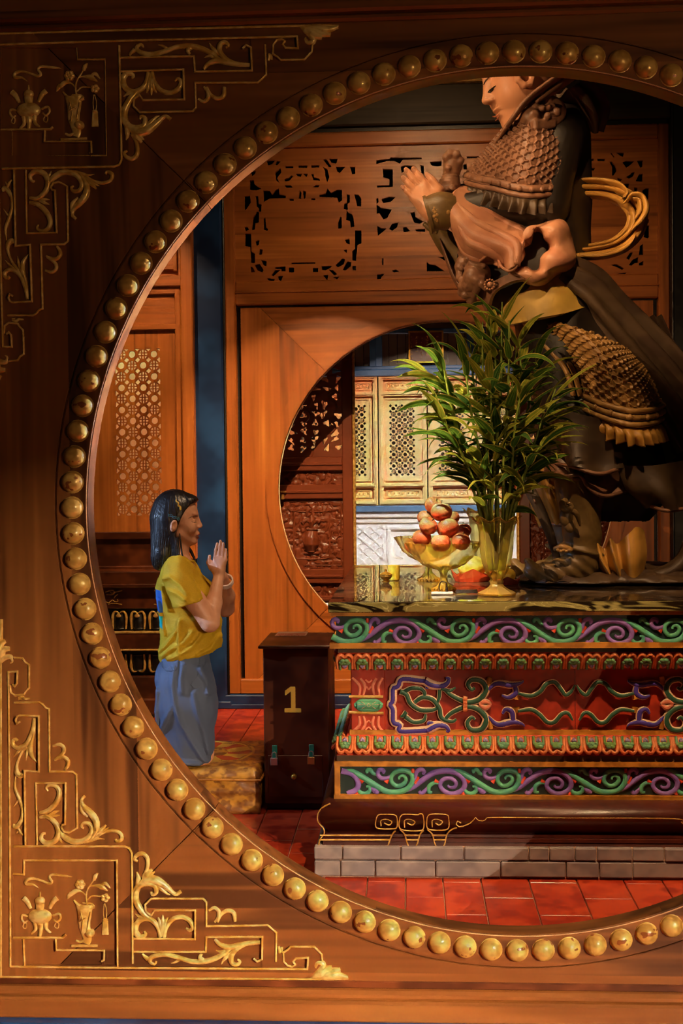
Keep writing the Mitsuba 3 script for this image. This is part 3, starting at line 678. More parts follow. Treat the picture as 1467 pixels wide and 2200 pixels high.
M('m_beam', wood('x', '#1d150c', '#2f2415', '#3d301c'), .6)
zb = [P1(1000, v)[1] for v in (285, 268, 183, 176, 140)]
put(bm, '', box(-4, 4, D1 - .05, D1 + .25, zb[1], zb[2], .01), 'm_beam')
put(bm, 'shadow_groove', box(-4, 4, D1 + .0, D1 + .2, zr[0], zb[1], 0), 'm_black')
put(bm, 'gilded_fillet', box(-4, 4, D1 - .08, D1 + .1, zb[2], zb[3], .004), 'm_gold')
M('m_purple', '#3a2a7a', .5)
put(bm, 'painted_band', box(-4, 4, D1 - .06, D1 + .1, zb[3], zb[4] + .3, .004), 'm_purple')
ce = thing('ceiling', 'dark timber ceiling of the hall', 'ceiling', kind='structure')
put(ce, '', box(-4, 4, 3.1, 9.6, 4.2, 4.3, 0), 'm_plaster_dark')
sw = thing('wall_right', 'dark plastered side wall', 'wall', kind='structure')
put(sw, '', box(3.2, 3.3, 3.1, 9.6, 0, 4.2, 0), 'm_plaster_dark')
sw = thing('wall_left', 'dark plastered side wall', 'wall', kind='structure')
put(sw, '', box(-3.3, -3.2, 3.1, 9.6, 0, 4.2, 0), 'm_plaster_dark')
# behind the fretwork: the back of the rear bay, closed above the gate
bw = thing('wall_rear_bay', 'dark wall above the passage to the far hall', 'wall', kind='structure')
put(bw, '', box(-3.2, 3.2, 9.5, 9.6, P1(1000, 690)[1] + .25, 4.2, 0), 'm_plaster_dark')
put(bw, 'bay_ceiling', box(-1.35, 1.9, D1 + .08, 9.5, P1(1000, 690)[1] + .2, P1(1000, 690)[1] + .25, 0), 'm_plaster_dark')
# ---------------------------------------------------------------- lattice door and carved plinth at the left
D2 = 7.96
def px2(pts, ox=0, oy=0, s=1., d=D2): return np.array([W(ox + a / s, oy + b / s, d)[[0, 2]] for a, b in pts])
def rect2(u0, v0, u1, v1, d=D2):
    a, b = W(u0, (v0 + v1) / 2, d)[0], W(u1, (v0 + v1) / 2, d)[0]
    z0, z1 = W((u0 + u1) / 2, v1, d)[2], W((u0 + u1) / 2, v0, d)[2]
    return a, b, z0, z1
def slab2(key, name, u0, v0, u1, v1, y0, y1, mat, d=D2, b=.005, **kw):
    a, c, z0, z1 = rect2(u0, v0, u1, v1, d)
    put(key, name, box(a, c, y0, y1, z0, z1, b), mat, **kw)


def lattice(cx0, cx1, z0, z1, p):
    """Pierced pattern: round holes and crossed rings in a chequer, lozenges between them."""
    hs = []
    nx, nz = int(round((cx1 - cx0) / p)), int(round((z1 - z0) / p))
    for i in range(nx):
        for j in range(nz):
            x, z = cx0 + (i + .5) * p, z0 + (j + .5) * p
            if (i + j) % 2: hs.append(sg.Point(x, z).buffer(.31 * p, 5))
            else:
                c = sg.Point(x, z).buffer(.43 * p, 5)
                c = c.difference(sg.box(x - .16 * p, z - p, x - .09 * p, z + p)).difference(sg.box(x + .09 * p, z - p, x + .16 * p, z + p)).difference(sg.box(x - p, z - .16 * p, x + p, z - .09 * p)).difference(sg.box(x - p, z + .09 * p, x + p, z + .16 * p))
                hs.append(c)
    for i in range(nx + 1):
        for j in range(nz + 1):
            x, z = cx0 + i * p, z0 + j * p
            hs.append(sg.Polygon([(x - .25 * p, z), (x, z - .25 * p), (x + .25 * p, z), (x, z + .25 * p)]))
    return so.unary_union(hs)


ZL = -4.0
dl = thing('door_1', 'tall orange-brown wooden door with a pierced lattice panel, left of the navy post', 'door', kind='structure')
put(dl, 'stile', box(rect2(392, 400, 418, 1150)[0], rect2(392, 400, 418, 1150)[1], D2 - .05, D2 + .06, 1., 4.1, .008), 'm_back_v')
put(dl, 'inner_stile', box(rect2(379, 600, 392, 1150)[0], rect2(379, 600, 392, 1150)[1], D2 - .025, D2 + .04, W(380, 1150, D2)[2], W(380, 598, D2)[2], .006), 'm_back_v')
slab2(dl, 'head_rail', 60, 597, 392, 620, D2 - .05, D2 + .05, 'm_back_h')
slab2(dl, 'transom_panel', 60, 380, 392, 598, D2, D2 + .03, 'm_back_h')
slab2(dl, 'transom_frame', 60, 575, 376, 584, D2 - .035, D2, 'm_back_h', b=.003)
slab2(dl, 'transom_frame', 372, 400, 380, 584, D2 - .03, D2, 'm_back_v', b=.003)
slab2(dl, 'rail', 60, 620, 380, 636, D2 - .025, D2 + .04, 'm_back_h')
slab2(dl, 'upper_panel', 60, 634, 381, 702, D2, D2 + .03, 'm_back_h')
slab2(dl, 'rail', 60, 699, 380, 712, D2 - .025, D2 + .04, 'm_back_h')
a0, a1, b0, b1 = rect2(60, 710, 382, 1146)
l0, l1, m0, m1 = rect2(250, 751, 344, 1106)
pan = sg.box(a0, b0, a1, b1).difference(lattice(l0, l1, m0, m1, (l1 - l0) / 4).intersection(sg.box(l0 - .005, m0 - .005, l1 + .005, m1 + .005)))
put(dl, 'lattice_panel', extr(pan, D2, D2 + .02, .0015), 'm_back_v')
slab2(dl, 'rail', 60, 1143, 380, 1159, D2 - .03, D2 + .04, 'm_wood_dark')
slab2(dl, 'lower_panel', 60, 1158, 381, 1218, D2, D2 + .03, 'm_wood_dark')
slab2(dl, 'rail', 60, 1216, 392, 1232, D2 - .03, D2 + .04, 'm_wood_dark')
wl = thing('wall_side_room', 'pale lit wall glimpsed through the pierced lattice of the left door', 'wall', kind='structure')
M('m_side_wall', '#d8a878', .7)
put(wl, '', box(-3.2, -1.35, 9.0, 9.1, 0, 4.2, 0), 'm_side_wall')
spot('lamp_side_room', (-2.3, 8.3, 3.2), (-2.1, 9.0, 1.5), 15, (1, .66, .4), 50, 20)
spot('lamp_side_ceiling', (-1.75, 6.9, 3.7), (-1.72, 8.0, 2.2), 13, AMBER, 27, 12)

D3 = 7.72
pn = thing('carved_plinth', 'dark carved wooden plinth with gilded lotus petals under the lattice door, behind the woman', 'plinth')
def pl3(u0, v0, u1, v1): return rect2(u0, v0, u1, v1, D3)
def slab3(name, v0, v1, y, mat, b=.004):
    a, c, z0, z1 = pl3(60, v0, 419, v1)
    put(pn, name, box(a, c, y, D3 + .22, z0, z1, b), mat)
slab3('cornice', 1228, 1256, D3 - .03, 'm_wood_dark'); slab3('cornice', 1254, 1262, D3 - .045, 'm_wood_dark')
slab3('carved_band', 1261, 1308, D3, 'm_wood_dark')
slab3('petal_ground', 1306, 1356, D3 + .03, 'm_black'); slab3('gilt_strip', 1356, 1360, D3 - .03, 'm_gold', .002)
slab3('step', 1360, 1394, D3 - .025, 'm_wood_dark'); slab3('gilt_strip', 1393.5, 1397, D3 - .035, 'm_gold', .002)
slab3('petal_ground', 1397, 1452, D3 + .03, 'm_black'); slab3('base', 1452, 1500, D3 - .04, 'm_wood_dark'); slab3('base_step', 1498, 1530, D3 - .06, 'm_wood_dark', .01)
a, c, z0, z1 = pl3(60, 1529, 419, 1566)
put(pn, 'foot', box(a, c, D3 - .03, D3 + .22, 0, z0 + .04, .004), 'm_wood_dark')
def petal3(up):
    s = 1 if up else -1
    o = lambda l: [(p * .052, s * q * .06) for p, q in l]
    bodyp = stroke(o([(0, 1), (0, -.75)]), [.07, .085, .06], .35, 0, m=8)
    gold = cat([stroke(o([(-.8, 1), (-.85, -.3), (-.6, -.85), (-.15, -.8), (0, -.6)]), [.012, .016, .02, .014, .006], .8, -.012), stroke(o([(.8, 1), (.85, -.3), (.6, -.85), (.15, -.8), (0, -.6)]), [.012, .016, .02, .014, .006], .8, -.012)] + ([blob((p * .052, -.034, s * q * .06), (.010, .006, .010), 1) for p, q in ((-.14, -.45), (.14, -.45), (0, -.62))] + [stroke(o([(0, -.6), (0, -.25)]), [.012, .004], .8, -.03)] if not up else []))
    return mikit.ply(bodyp, 'm_black', smooth=True), mikit.ply(gold, 'm_gold', smooth=True)
for (v, up) in ((1331, False), (1425, True)):
    b, g = petal3(up)
    for i in range(6):
        q = W(198 + 39.6 * (i - 1) + (20 if up else 20), v, D3 + .02)
        tw = T().translate(q.tolist())
        k = put(pn, 'lotus_petal', None, None, shape=b, to_world=tw); scene[k + '__gilding'] = {**g, 'to_world': tw}
S3 = (200, 1080, 4.583)
def orn3(paths, w):
    return cat([stroke(px2(p, *S3, d=D3), np.atleast_1d(w) * D3 / F / S3[2], .6, D3) for p in paths])
put(pn, 'gilt_fret', orn3([[(120, 880), (160, 870), (180, 890), (220, 885)], [(150, 865), (200, 862), (210, 880), (285, 865)], [(130, 905), (190, 905), (210, 890)], [(120, 970), (150, 985), (190, 960), (215, 975), (245, 970), (235, 950)], [(150, 1000), (200, 990), (285, 1003)], [(205, 940), (220, 920), (245, 900)]], [9]), 'm_gold', smooth=True)
put(pn, 'gilt_fret', orn3([[(600, 865), (640, 870), (650, 890)], [(600, 1000), (650, 1005)], [(630, 930), (660, 950), (640, 980)]], [9]), 'm_gold', smooth=True)

# ---------------------------------------------------------------- red carved door leaves beyond the round gate
D4 = 8.75
C7 = (570, 690, 3.4116)
def px4(pts): return px2(pts, *C7, d=D4)
rngd = np.random.default_rng(21)
pz = px4([(640, 230), (130, 230), (600, 1000), (600, 2100)])
XE = px4([(640, 1000)])[0, 0]
xs0 = px4([(565, 1000)])[0, 0]
XM = px4([(-140, 1000)])[0, 0]
def zrow(v): return px4([(600, v)])[0, 1]
def heightfield(x0, x1, z0, z1, y, fn, n, m):
    u, v = np.meshgrid(np.linspace(x0, x1, n), np.linspace(z0, z1, m), indexing='ij')
    h = fn(u, v)
    return tm(np.stack([u, y - h, v], -1).reshape(-1, 3), grid_faces(n, m))
def carved(u, v):
    n_ = meshkit.fbm(np.stack([u * 26, v * 26, u * 0 + .3], -1), 2, 4)
    return np.clip(np.abs(n_ - .5) * 6, 0, 1) ** .7 * .014
leafdoors = []
for mirx in (False, True):
    lab = ('dark red carved door leaf with openwork foliage and a flower-vase panel, left inside the rear round gate', 'dark red carved door leaf at the right inside the rear round gate, behind vase and statue')[mirx]
    d = thing('door_2' if not mirx else 'door_3', lab, 'door', kind='structure')
    fx = (lambda x: 2 * .197 - x) if mirx else (lambda x: x)
    def bx4(name, xa, xb_, za, zb__, y0=D4 - .03, y1=D4 + .03, mat='m_wood_red'):
        x0_, x1_ = sorted((fx(xa), fx(xb_))); put(d, name, box(x0_, x1_, y0, y1, za, zb__, .006), mat)
    bx4('stile', xs0, XE, .1, 3.2); bx4('stile', XM, XM + .14, .1, 3.2)
    bx4('gilt_edge', XE, XE + .02, .1, 3.2, D4 - .02, D4 + .02, 'm_gold')
    for va, vb in ((995, 1095), (1195, 1300), (1815, 1920), (2010, 2060)):
        bx4('rail', XM + .14, xs0, zrow(vb), zrow(va)); bx4('rail_bead', XM + .14, xs0, zrow((va + vb) / 2 + 12), zrow((va + vb) / 2 - 12), D4 - .042, D4)
    for va, vb in ((1095, 1195), (1920, 2010), (1300, 1815)):
        x0_, x1_ = sorted((fx(XM + .14), fx(xs0)))
        put(d, 'carved_panel', heightfield(x0_, x1_, zrow(vb), zrow(va), D4 + .012, carved, 110, 60 if vb - va < 200 else 120), 'm_wood_red', smooth=True)
        put(d, 'panel_back', box(x0_, x1_, D4 + .012, D4 + .03, zrow(vb), zrow(va), 0), 'm_wood_red')
    def st4(paths, w, h=.6):
        ps = []
        for p, ww in zip(paths, w):
            q = px4(p)
            if mirx: q[:, 0] = 2 * .197 - q[:, 0]
            ps.append(stroke(q, np.atleast_1d(ww) * D4 / F / C7[2], h, D4 + .004))
        return cat(ps)
    put(d, 'vase_relief', st4([[(345, 1530), (340, 1590), (335, 1640), (335, 1690)], [(300, 1525), (385, 1525)], [(285, 1670), (390, 1670)], [(280, 1700), (395, 1700)], [(335, 1520), (340, 1450), (330, 1420)], [(340, 1490), (300, 1460), (270, 1480)], [(345, 1490), (380, 1460), (400, 1470)], [(290, 1580), (275, 1610), (300, 1640)], [(385, 1580), (400, 1610), (375, 1640)]], [[60, 110, 120, 60], 18, 20, 22, [20, 50, 30], [14, 40], [14, 40], 12, 12]), 'm_wood_red', smooth=True)
    put(d, 'fret_border', st4([[(190, 1330), (190, 1390), (470, 1390), (470, 1330)], [(210, 1420), (210, 1700), (240, 1740), (440, 1740), (470, 1700), (470, 1420)], [(150, 1790), (560, 1790)], [(160, 1320), (560, 1320)], [(555, 1320), (555, 1790)], [(490, 1480), (540, 1560), (490, 1640), (540, 1700)], [(540, 1480), (490, 1560), (540, 1640), (490, 1700)]], [10, 14, 10, 10, 10, 8, 8]), 'm_wood_red', smooth=True)
    # openwork: leafy holes with a rounded, uneven outline
    x0_, x1_ = sorted((fx(XM + .14), fx(xs0)))
    zt0, zt1 = zrow(995), zrow(-300)
    base = sg.box(x0_, zt0, x1_, zt1)
    hs = []
    for i in range(7):
        for j in range(24):
            if rngd.uniform() < .08: continue
            cx_, cz_ = x0_ + (i + .5 + rngd.uniform(-.25, .25)) * (x1_ - x0_) / 7, zt0 + .03 + (j + .5 + rngd.uniform(-.2, .2)) * .062
            an = rngd.uniform(0, math.pi); k_ = np.linspace(0, 2 * math.pi, 12, endpoint=False)
            r_ = .024 * (1 + .35 * np.sin(k_ * 3 + rngd.uniform(0, 6)))
            ex, ez = r_ * np.cos(k_) * rngd.uniform(.8, 1.4), r_ * np.sin(k_) * rngd.uniform(.5, .9)
            hs.append(sg.Polygon(np.c_[cx_ + ex * math.cos(an) - ez * math.sin(an), cz_ + ex * math.sin(an) + ez * math.cos(an)]).buffer(0))
    put(d, 'openwork_panel', extr(base.difference(so.unary_union(hs)), D4 - .012, D4 + .012, .004), 'm_wood_red')
    ps = []
    for i in range(26):
        c = np.array([rngd.uniform(x0_ + .04, x1_ - .04), rngd.uniform(zt0 + .03, zt0 + 1.3)]); a = rngd.uniform(0, 6.28)
        ps.append(stroke([c + .06 * np.array([math.cos(a + t * 3.2), math.sin(a + t * 3.2)]) * (1 - .5 * t) for t in np.linspace(0, 1, 6)], [.006, .016, .018, .012], .6, D4 - .011))
    put(d, 'leaf_scrolls', cat(ps), 'm_wood_red', smooth=True)
kl = W(606, 1058, D4 - .05)
put('door_2', 'lock', box(kl[0] - .012, kl[0] + .03, D4 - .06, D4 - .03, kl[2] - .002, kl[2] + .01, .002), 'm_brass')
put('door_2', 'lock', lathe([(.0005, 0), (.012, .0), (.014, .01), (.010, .035), (.0005, .036)], (kl[0] + .004, D4 - .05, kl[2] - .05), 16), 'm_brass', smooth=40)

# ---------------------------------------------------------------- far hall
D5 = 13.0
def px5(pts, ox=570, oy=690, s=3.4116, d=D5): return np.array([W(ox + a / s, oy + b / s, d)[[0, 2]] for a, b in pts])
M('m_marble_white', mottled('#d8d8da', '#e4e2e0', 6), .5)
wf = thing('wall_far', 'white marble dado wall of the bright far hall with a blue ledge', 'wall', kind='structure')
zq = lambda v: px5([(900, v)])[0, 1]
put(wf, 'dado', box(-3, 4, D5, D5 + .2, 0, zq(1395), 0), 'm_marble_white')
put(wf, 'moulding', box(-3, 4, D5 - .05, D5 + .1, zq(1440), zq(1395), .01), 'm_marble_white')
put(wf, 'moulding', box(-3, 4, D5 - .025, D5 + .1, zq(1480), zq(1445), .01), 'm_marble_white')
put(wf, 'blue_ledge', box(-3, 4, D5 - .08, D5 + .1, zq(1398), zq(1352), .008), 'm_blue')
for i in range(12):
    a, b = px5([(560 + 85 * i - 480, 1800), (560 + 85 * i - 140, 1500)]), px5([(560 + 85 * i - 480, 1500), (560 + 85 * i - 140, 1800)])
    for q in (a, b):
        g = sg.LineString(q).buffer(.006).intersection(sg.box(px5([(600, 0)])[0, 0], .4, px5([(850, 0)])[0, 0], zq(1500)))
        if not g.is_empty: put(wf, 'lozenge_rib', extr(g, D5 - .01, D5 + .002, 0), 'm_plasterline' if 'm_plasterline' in scene else M('m_plasterline', '#f2f0ee', .5))
fx0, fx1 = px5([(875, 0)])[0, 0], px5([(1500, 0)])[0, 0]
put(wf, 'relief_frame', extr(sg.box(fx0, .3, fx1, zq(1505)).difference(sg.box(fx0 + .045, .34, fx1 - .045, zq(1530))), D5 - .03, D5 + .01, .008), 'm_marble_white')
put(wf, 'stone_relief', cat([stroke(px5(p), np.array(w) * D5 / F / C7[2], .3, D5) for p, w in (([(1020, 1610), (960, 1600), (945, 1660), (950, 1720), (1010, 1740)], [10, 30, 30, 26, 14]), ([(980, 1640), (1020, 1660), (990, 1700)], [10, 24, 10]))]), 'm_marble_white', smooth=True)
M('m_grey_panel', mottled('#3d342f', '#4a4038', 4), .6)
put(wf, 'upper_wall', box(-3, 4, D5 + .02, D5 + .2, zq(395), 4.4, 0), 'm_grey_panel')
put(wf, 'blue_beam', box(-3, 4, D5 - .06, D5 + .1, zq(405), zq(355), .01), 'm_blue'); put(wf, 'blue_beam', box(-3, 4, D5 - .03, D5 + .1, zq(357), zq(330), .006), 'm_blue')
put(wf, 'blue_beam', box(-3, 4, D5 - .03, D5 + .1, zq(95), zq(60), .006), 'm_blue')
for u in (785, 830, 1500):
    q = px5([(u, 0)])[0, 0]; put(wf, 'blue_mullion', box(q - .035, q + .035, D5 - .04, D5 + .1, zq(335), zq(-200), .006), 'm_blue')
for i in range(14):
    q = px5([(655 + 62 * i, 0)])[0, 0]; put(wf, 'plank_seam', box(q - .004, q + .004, D5 + .012, D5 + .03, zq(330), zq(95), 0), 'm_black')
M('m_fawn', mottled('#cf8852', '#d89462', 5), .5)
lf0 = mikit
Wd = px5([(1180, 0)])[0, 0] - px5([(820, 0)])[0, 0]
X2 = px5([(820, 0)])[0, 0]
lat = None
zz5 = [zq(v) for v in (1350, 1310, 1220, 1190, 550, 520, 430, 405, 1125, 615)]
def shutter_meshes():
    fr = sg.box(.006, zz5[0], Wd - .006, zz5[7])
    for a, b in ((1, 2), (3, 4), (5, 6)): fr = fr.difference(sg.box(.055, zz5[a], Wd - .055, zz5[b]))
    lx0, lx1 = Wd * .25, Wd * .72
    p = (lx1 - lx0) / 4
    hz = zz5[8] + p * int((zz5[9] - zz5[8]) / p)
    mid = sg.box(.05, zz5[3] - .005, Wd - .05, zz5[4] + .005).difference(lattice(lx0, lx1, zz5[8], hz, p))
    up_ = [sg.box(.05, zz5[a] - .005, Wd - .05, zz5[b] + .005) for a, b in ((1, 2), (5, 6))]
    cx_ = Wd / 2
    sc_ = []
    for a, b in ((1, 2), (5, 6)):
        zc_ = (zz5[a] + zz5[b]) / 2; sc_.append(stroke([(.09 + (Wd - .18) * t, zc_ + .025 * math.sin(t * 22)) for t in np.linspace(0, 1, 30)], [.02, .03, .02], .4, D5 + .012)); sc_.append(stroke([(.09 + (Wd - .18) * t, zc_ - .025 * math.sin(t * 22)) for t in np.linspace(0, 1, 30)], [.02, .03, .02], .4, D5 + .012))
    bd = [extr(sg.box(.075, zz5[a] + .02, Wd - .075, zz5[b] - .02).difference(sg.box(.095, zz5[a] + .04, Wd - .095, zz5[b] - .04)), D5 - .006, D5 + .014, .006) for a, b in ((1, 2), (3, 4), (5, 6))]
    return extr(fr, D5 - .05, D5 + .03, .016), extr(mid, D5 + .012, D5 + .022, .002), cat([extr(u, D5 + .012, D5 + .03, 0) for u in up_]), cat(sc_), cat(bd)
ms = [mikit.ply(m, 'm_fawn', smooth=30) for m in shutter_meshes()]
for i in range(-3, 5):
    lab = {-1: 'second pale carved shutter leaf, cut by the red door edge', 0: 'pale carved wooden shutter leaf with pierced lattice, just left of the bamboo', 1: 'pale carved shutter leaf behind the bamboo leaves', 2: 'pale carved shutter leaf mostly hidden behind the vase and the statue'}.get(i, 'pale carved shutter leaf of the far hall')
    k = thing(f'window_{i + 4}', lab, 'window', 'shutter leaves of the far hall', kind='structure')
    tw = T().translate([X2 + i * Wd, 0, 0])
    for n_, s_ in zip(('frame', 'lattice', 'panel', 'carving', 'bead'), ms): put(k, n_, None, None, shape=s_, to_world=tw)
put(wf, 'dark_behind_lattice', box(-3, 4, D5 + .12, D5 + .2, zz5[0], zz5[7], 0), 'm_grey_panel')
pq = thing('plaque', 'maroon plaque with a gilt border and columns of gold characters, high in the far hall', 'plaque')
q0, q1 = px5([(1050, 312)])[0], px5([(1303, 72)])[0]
M('m_plaque', '#3a120c', .4)
put(pq, 'board', box(q0[0], q1[0], D5 - .05, D5, q0[1], q1[1], .006), 'm_plaque')
put(pq, 'border', extr(sg.box(q0[0], q0[1], q1[0], q1[1]).difference(sg.box(q0[0] + .018, q0[1] + .018, q1[0] - .018, q1[1] - .018)), D5 - .056, D5 - .048, .002), 'm_gold_bright')
gl = []
for cidx in range(6):
    nrow = (6, 9, 7, 8, 6, 9)[cidx]
    for r in range(nrow):
        ox_, oz_ = q1[0] - .065 - cidx * .055, q1[1] - .07 - r * .031
        for _ in range(4):
            a, b = rngd.uniform(-.011, .011, 2), rngd.uniform(-.011, .011, 2)
            if rngd.uniform() < .5: b[1] = a[1] + .002
            else: b[0] = a[0] + .002
            if np.hypot(*(b - a)) > .004: gl.append(stroke(np.array([a, b]) + [ox_, oz_], [.004], .5, D5 - .05, n=3, m=4))
put(pq, 'lettering', cat(gl), M('m_gold_letter', '#d9b050', .5))
for nm_, x0_, x1_ in (('wall_far_left', -3.1, -3.0), ('wall_far_right', 4.0, 4.1)):
    k = thing(nm_, 'side wall of the far hall', 'wall', kind='structure'); put(k, '', box(x0_, x1_, 9.6, 13.2, 0, 4.4, 0), 'm_marble_white')
k = thing('ceiling_far', 'ceiling of the far hall', 'ceiling', kind='structure'); put(k, '', box(-3.1, 4.1, 9.6, 13.2, 4.4, 4.5, 0), 'm_plaster_dark')
k = thing('wall_far_front', 'wall of the far hall beside the passage', 'wall', kind='structure')
put(k, '', cat([box(-3.1, -1.6, 9.5, 9.62, 0, 4.4, 0), box(2.1, 4.1, 9.5, 9.62, 0, 4.4, 0)]), 'm_marble_white')
# ---------------------------------------------------------------- the painted altar
DA = 4.6
AX0, AX1, AY0, AY1 = -.306, 1.574, DA, 6.66
def zA(v, d=DA): return W(1000, v, d)[2]
def pxA(pts, ox=0, oy=0, s=1., d=DA): return np.array([W(ox + a / s, oy + b / s, d)[[0, 2]] for a, b in pts])
M('m_ochre', mottled('#8f5a1e', '#b57a2c', 25), .5, metal=.15)
M('m_deep_teal', '#06201f', .5)
M('m_teal', mottled('#3f8a78', '#4f9c74', 30), .55)
M('m_violet', mottled('#6f56a4', '#8060a8', 30), .55)
M('m_vermilion', '#b8381c', .5)
M('m_red_ground', mottled('#7d1d0e', '#9a2a12', 12), .5)
M('m_indigo', '#3a2c86', .5)
M('m_leaf_green', '#1f4a37', .5)
M('m_cream', '#cfae92', .55)
M('m_petal', mottled('#cc683a', '#de8856', 40), .5)
M('m_petal_green', mottled('#5a7d3e', '#4f8060', 40), .5)
M('m_lilac', '#9a84b0', .5)
M('m_salmon', '#d98468', .5)
M('m_maroon', mottled('#341310', '#43190f', 10), .33)
M('m_olive', '#3a2410', .6)


def _slab(p, n, uv):
    v = fbm(p.x * 9 + 3 * noise(p.x * 2, p.y * 2), p.y * 9, p.z * 9, 4)
    return mix(mix((.010, .007, .006), (.04, .026, .014), smoothstep(.4, .7, v)), (.1, .07, .035), smoothstep(.0, .01, .006 - dr.abs(v - .5)))
scene['m_marble'] = {'type': 'twosided', 'bsdf': {'type': 'plastic', 'int_ior': 1.7, 'diffuse_reflectance': mikit.proc(_slab)}}


def rim(prof):
    """A solid whose rectangular outline, outset from the altar's, follows the profile rows (outset, z)."""
    v = []
    for o, z in prof:
        v += [(AX0 - o, AY0 - o, z), (AX1 + o, AY0 - o, z), (AX1 + o, AY1 + o, z), (AX0 - o, AY1 + o, z)]
    k = len(prof)
    f = grid_faces(k, 4, close_m=True)
    f = np.vstack([f, [[0, 1, 2, 3]], [[4 * k - 1, 4 * k - 2, 4 * k - 3, 4 * k - 4]]])
    return tm(v, f)


AL = thing('altar', 'long altar painted with scrolling vines and lotus petals, with a glossy dark stone top', 'altar')
Z = {v: zA(v) for v in (1292, 1315, 1323, 1382, 1393, 1404, 1438, 1577, 1587, 1626, 1638, 1649, 1711, 1723, 1815, 1882)}
put(AL, 'stone_top', box(AX0 - .004, AX1 + .004, AY0 - .004, AY1, Z[1315], Z[1292], .003), 'm_marble')
def _edge_reflect(p, n, uv):  # reflections on the polished front edge, painted as mottled colour
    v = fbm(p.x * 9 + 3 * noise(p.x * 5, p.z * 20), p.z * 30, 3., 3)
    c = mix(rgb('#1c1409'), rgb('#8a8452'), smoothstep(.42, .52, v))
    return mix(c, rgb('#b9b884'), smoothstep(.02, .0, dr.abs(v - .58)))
M('m_edge_reflection', mikit.proc(_edge_reflect), .12, .7)
put(AL, 'edge_reflection', box(AX0 - .0035, AX1 + .0035, AY0 - .007, AY0 - .001, zA(1314), zA(1293), .002), 'm_edge_reflection')
def course(a, b, o, mat, name, o2=None): put(AL, name, rim([(o, Z[b]), (o if o2 is None else o2, Z[a])]), mat)
course(1315, 1323, -.002, 'm_ochre', 'gilt_fillet')
course(1323, 1382, -.024, 'm_deep_teal', 'scroll_band')
course(1382, 1393, 0, 'm_ochre', 'gilt_fillet')
course(1393, 1404, -.03, 'm_olive', 'soffit')
course(1404, 1438, -.075, 'm_vermilion', 'petal_course', -.03)
course(1438, 1577, -.085, 'm_red_ground', 'waist')
course(1577, 1587, -.07, 'm_ochre', 'gilt_fillet')
course(1587, 1626, -.02, 'm_vermilion', 'petal_course', -.06)
course(1626, 1638, -.022, 'm_olive', 'soffit')
course(1638, 1649, -.012, 'm_ochre', 'gilt_fillet')
course(1649, 1711, -.034, 'm_deep_teal', 'scroll_band')
course(1711, 1723, -.010, 'm_ochre', 'gilt_fillet')
put(AL, 'gilt_fillet', box(AX0 + .012, AX0 + .034, AY0 + .012, AY0 + .06, Z[1723], Z[1638], .002), 'm_ochre')
zb_ = lambda v: zA(v, 4.57)
prof = [(-.02, zb_(1722)), (.012, zb_(1726)), (.032, zb_(1735)), (.043, zb_(1748)), (.044, zb_(1760)), (.036, zb_(1772)), (.018, zb_(1784)), (.008, zb_(1791)), (.008, zb_(1793)), (.022, zb_(1794)), (.024, zb_(1800)), (.022, zb_(1801)), (.03, zb_(1802)), (.032, zb_(1809)), (.028, zb_(1810)), (.034, zb_(1817))]
put(AL, 'base_moulding', rim(prof[::-1]), 'm_maroon', smooth=50)
# brick plinth, two courses
put(AL, 'plinth_core', rim([(.04, -.01), (.04, zb_(1817))]), 'm_mortar')
jx = lambda l: [W(660 + a / 1.818, 1850, AY0 - .05)[0] for a in l]
zk = [zA(v, 4.55) for v in (1819, 1848, 1849, 1884)]
rngb = np.random.default_rng(5)
for row, (za, zc, js) in enumerate([(zk[0], zk[1], jx([26, 138, 365, 612, 865, 945, 1045, 1130, 1270, 1395, 1560, 1700, 1900])), (zk[2], zk[3], jx([26, 130, 265, 500, 755, 1010, 1140, 1270, 1500, 1740, 1900]))]):
    for a, b in zip(js[:-1], js[1:]):
        put(AL, 'brick', box(a + .002, b - .002, AY0 - .055 - float(rngb.uniform(0, .005)), AY0 - .02, max(zc + .002, 0), za - .002, .004), 'm_brick')
for k in range(9):
    put(AL, 'brick', box(AX0 - .056, AX0 - .03, AY0 - .05 + k * .22, AY0 - .05 + (k + 1) * .22 - .004, zk[1] + .002, zk[0] - .002, .004), 'm_brick')
    put(AL, 'brick', box(AX0 - .056, AX0 - .03, AY0 - .05 + k * .22 - .1 * (k > 0), AY0 - .05 + (k + 1) * .22 - .104, 0, zk[1] - .002, .004), 'm_brick')

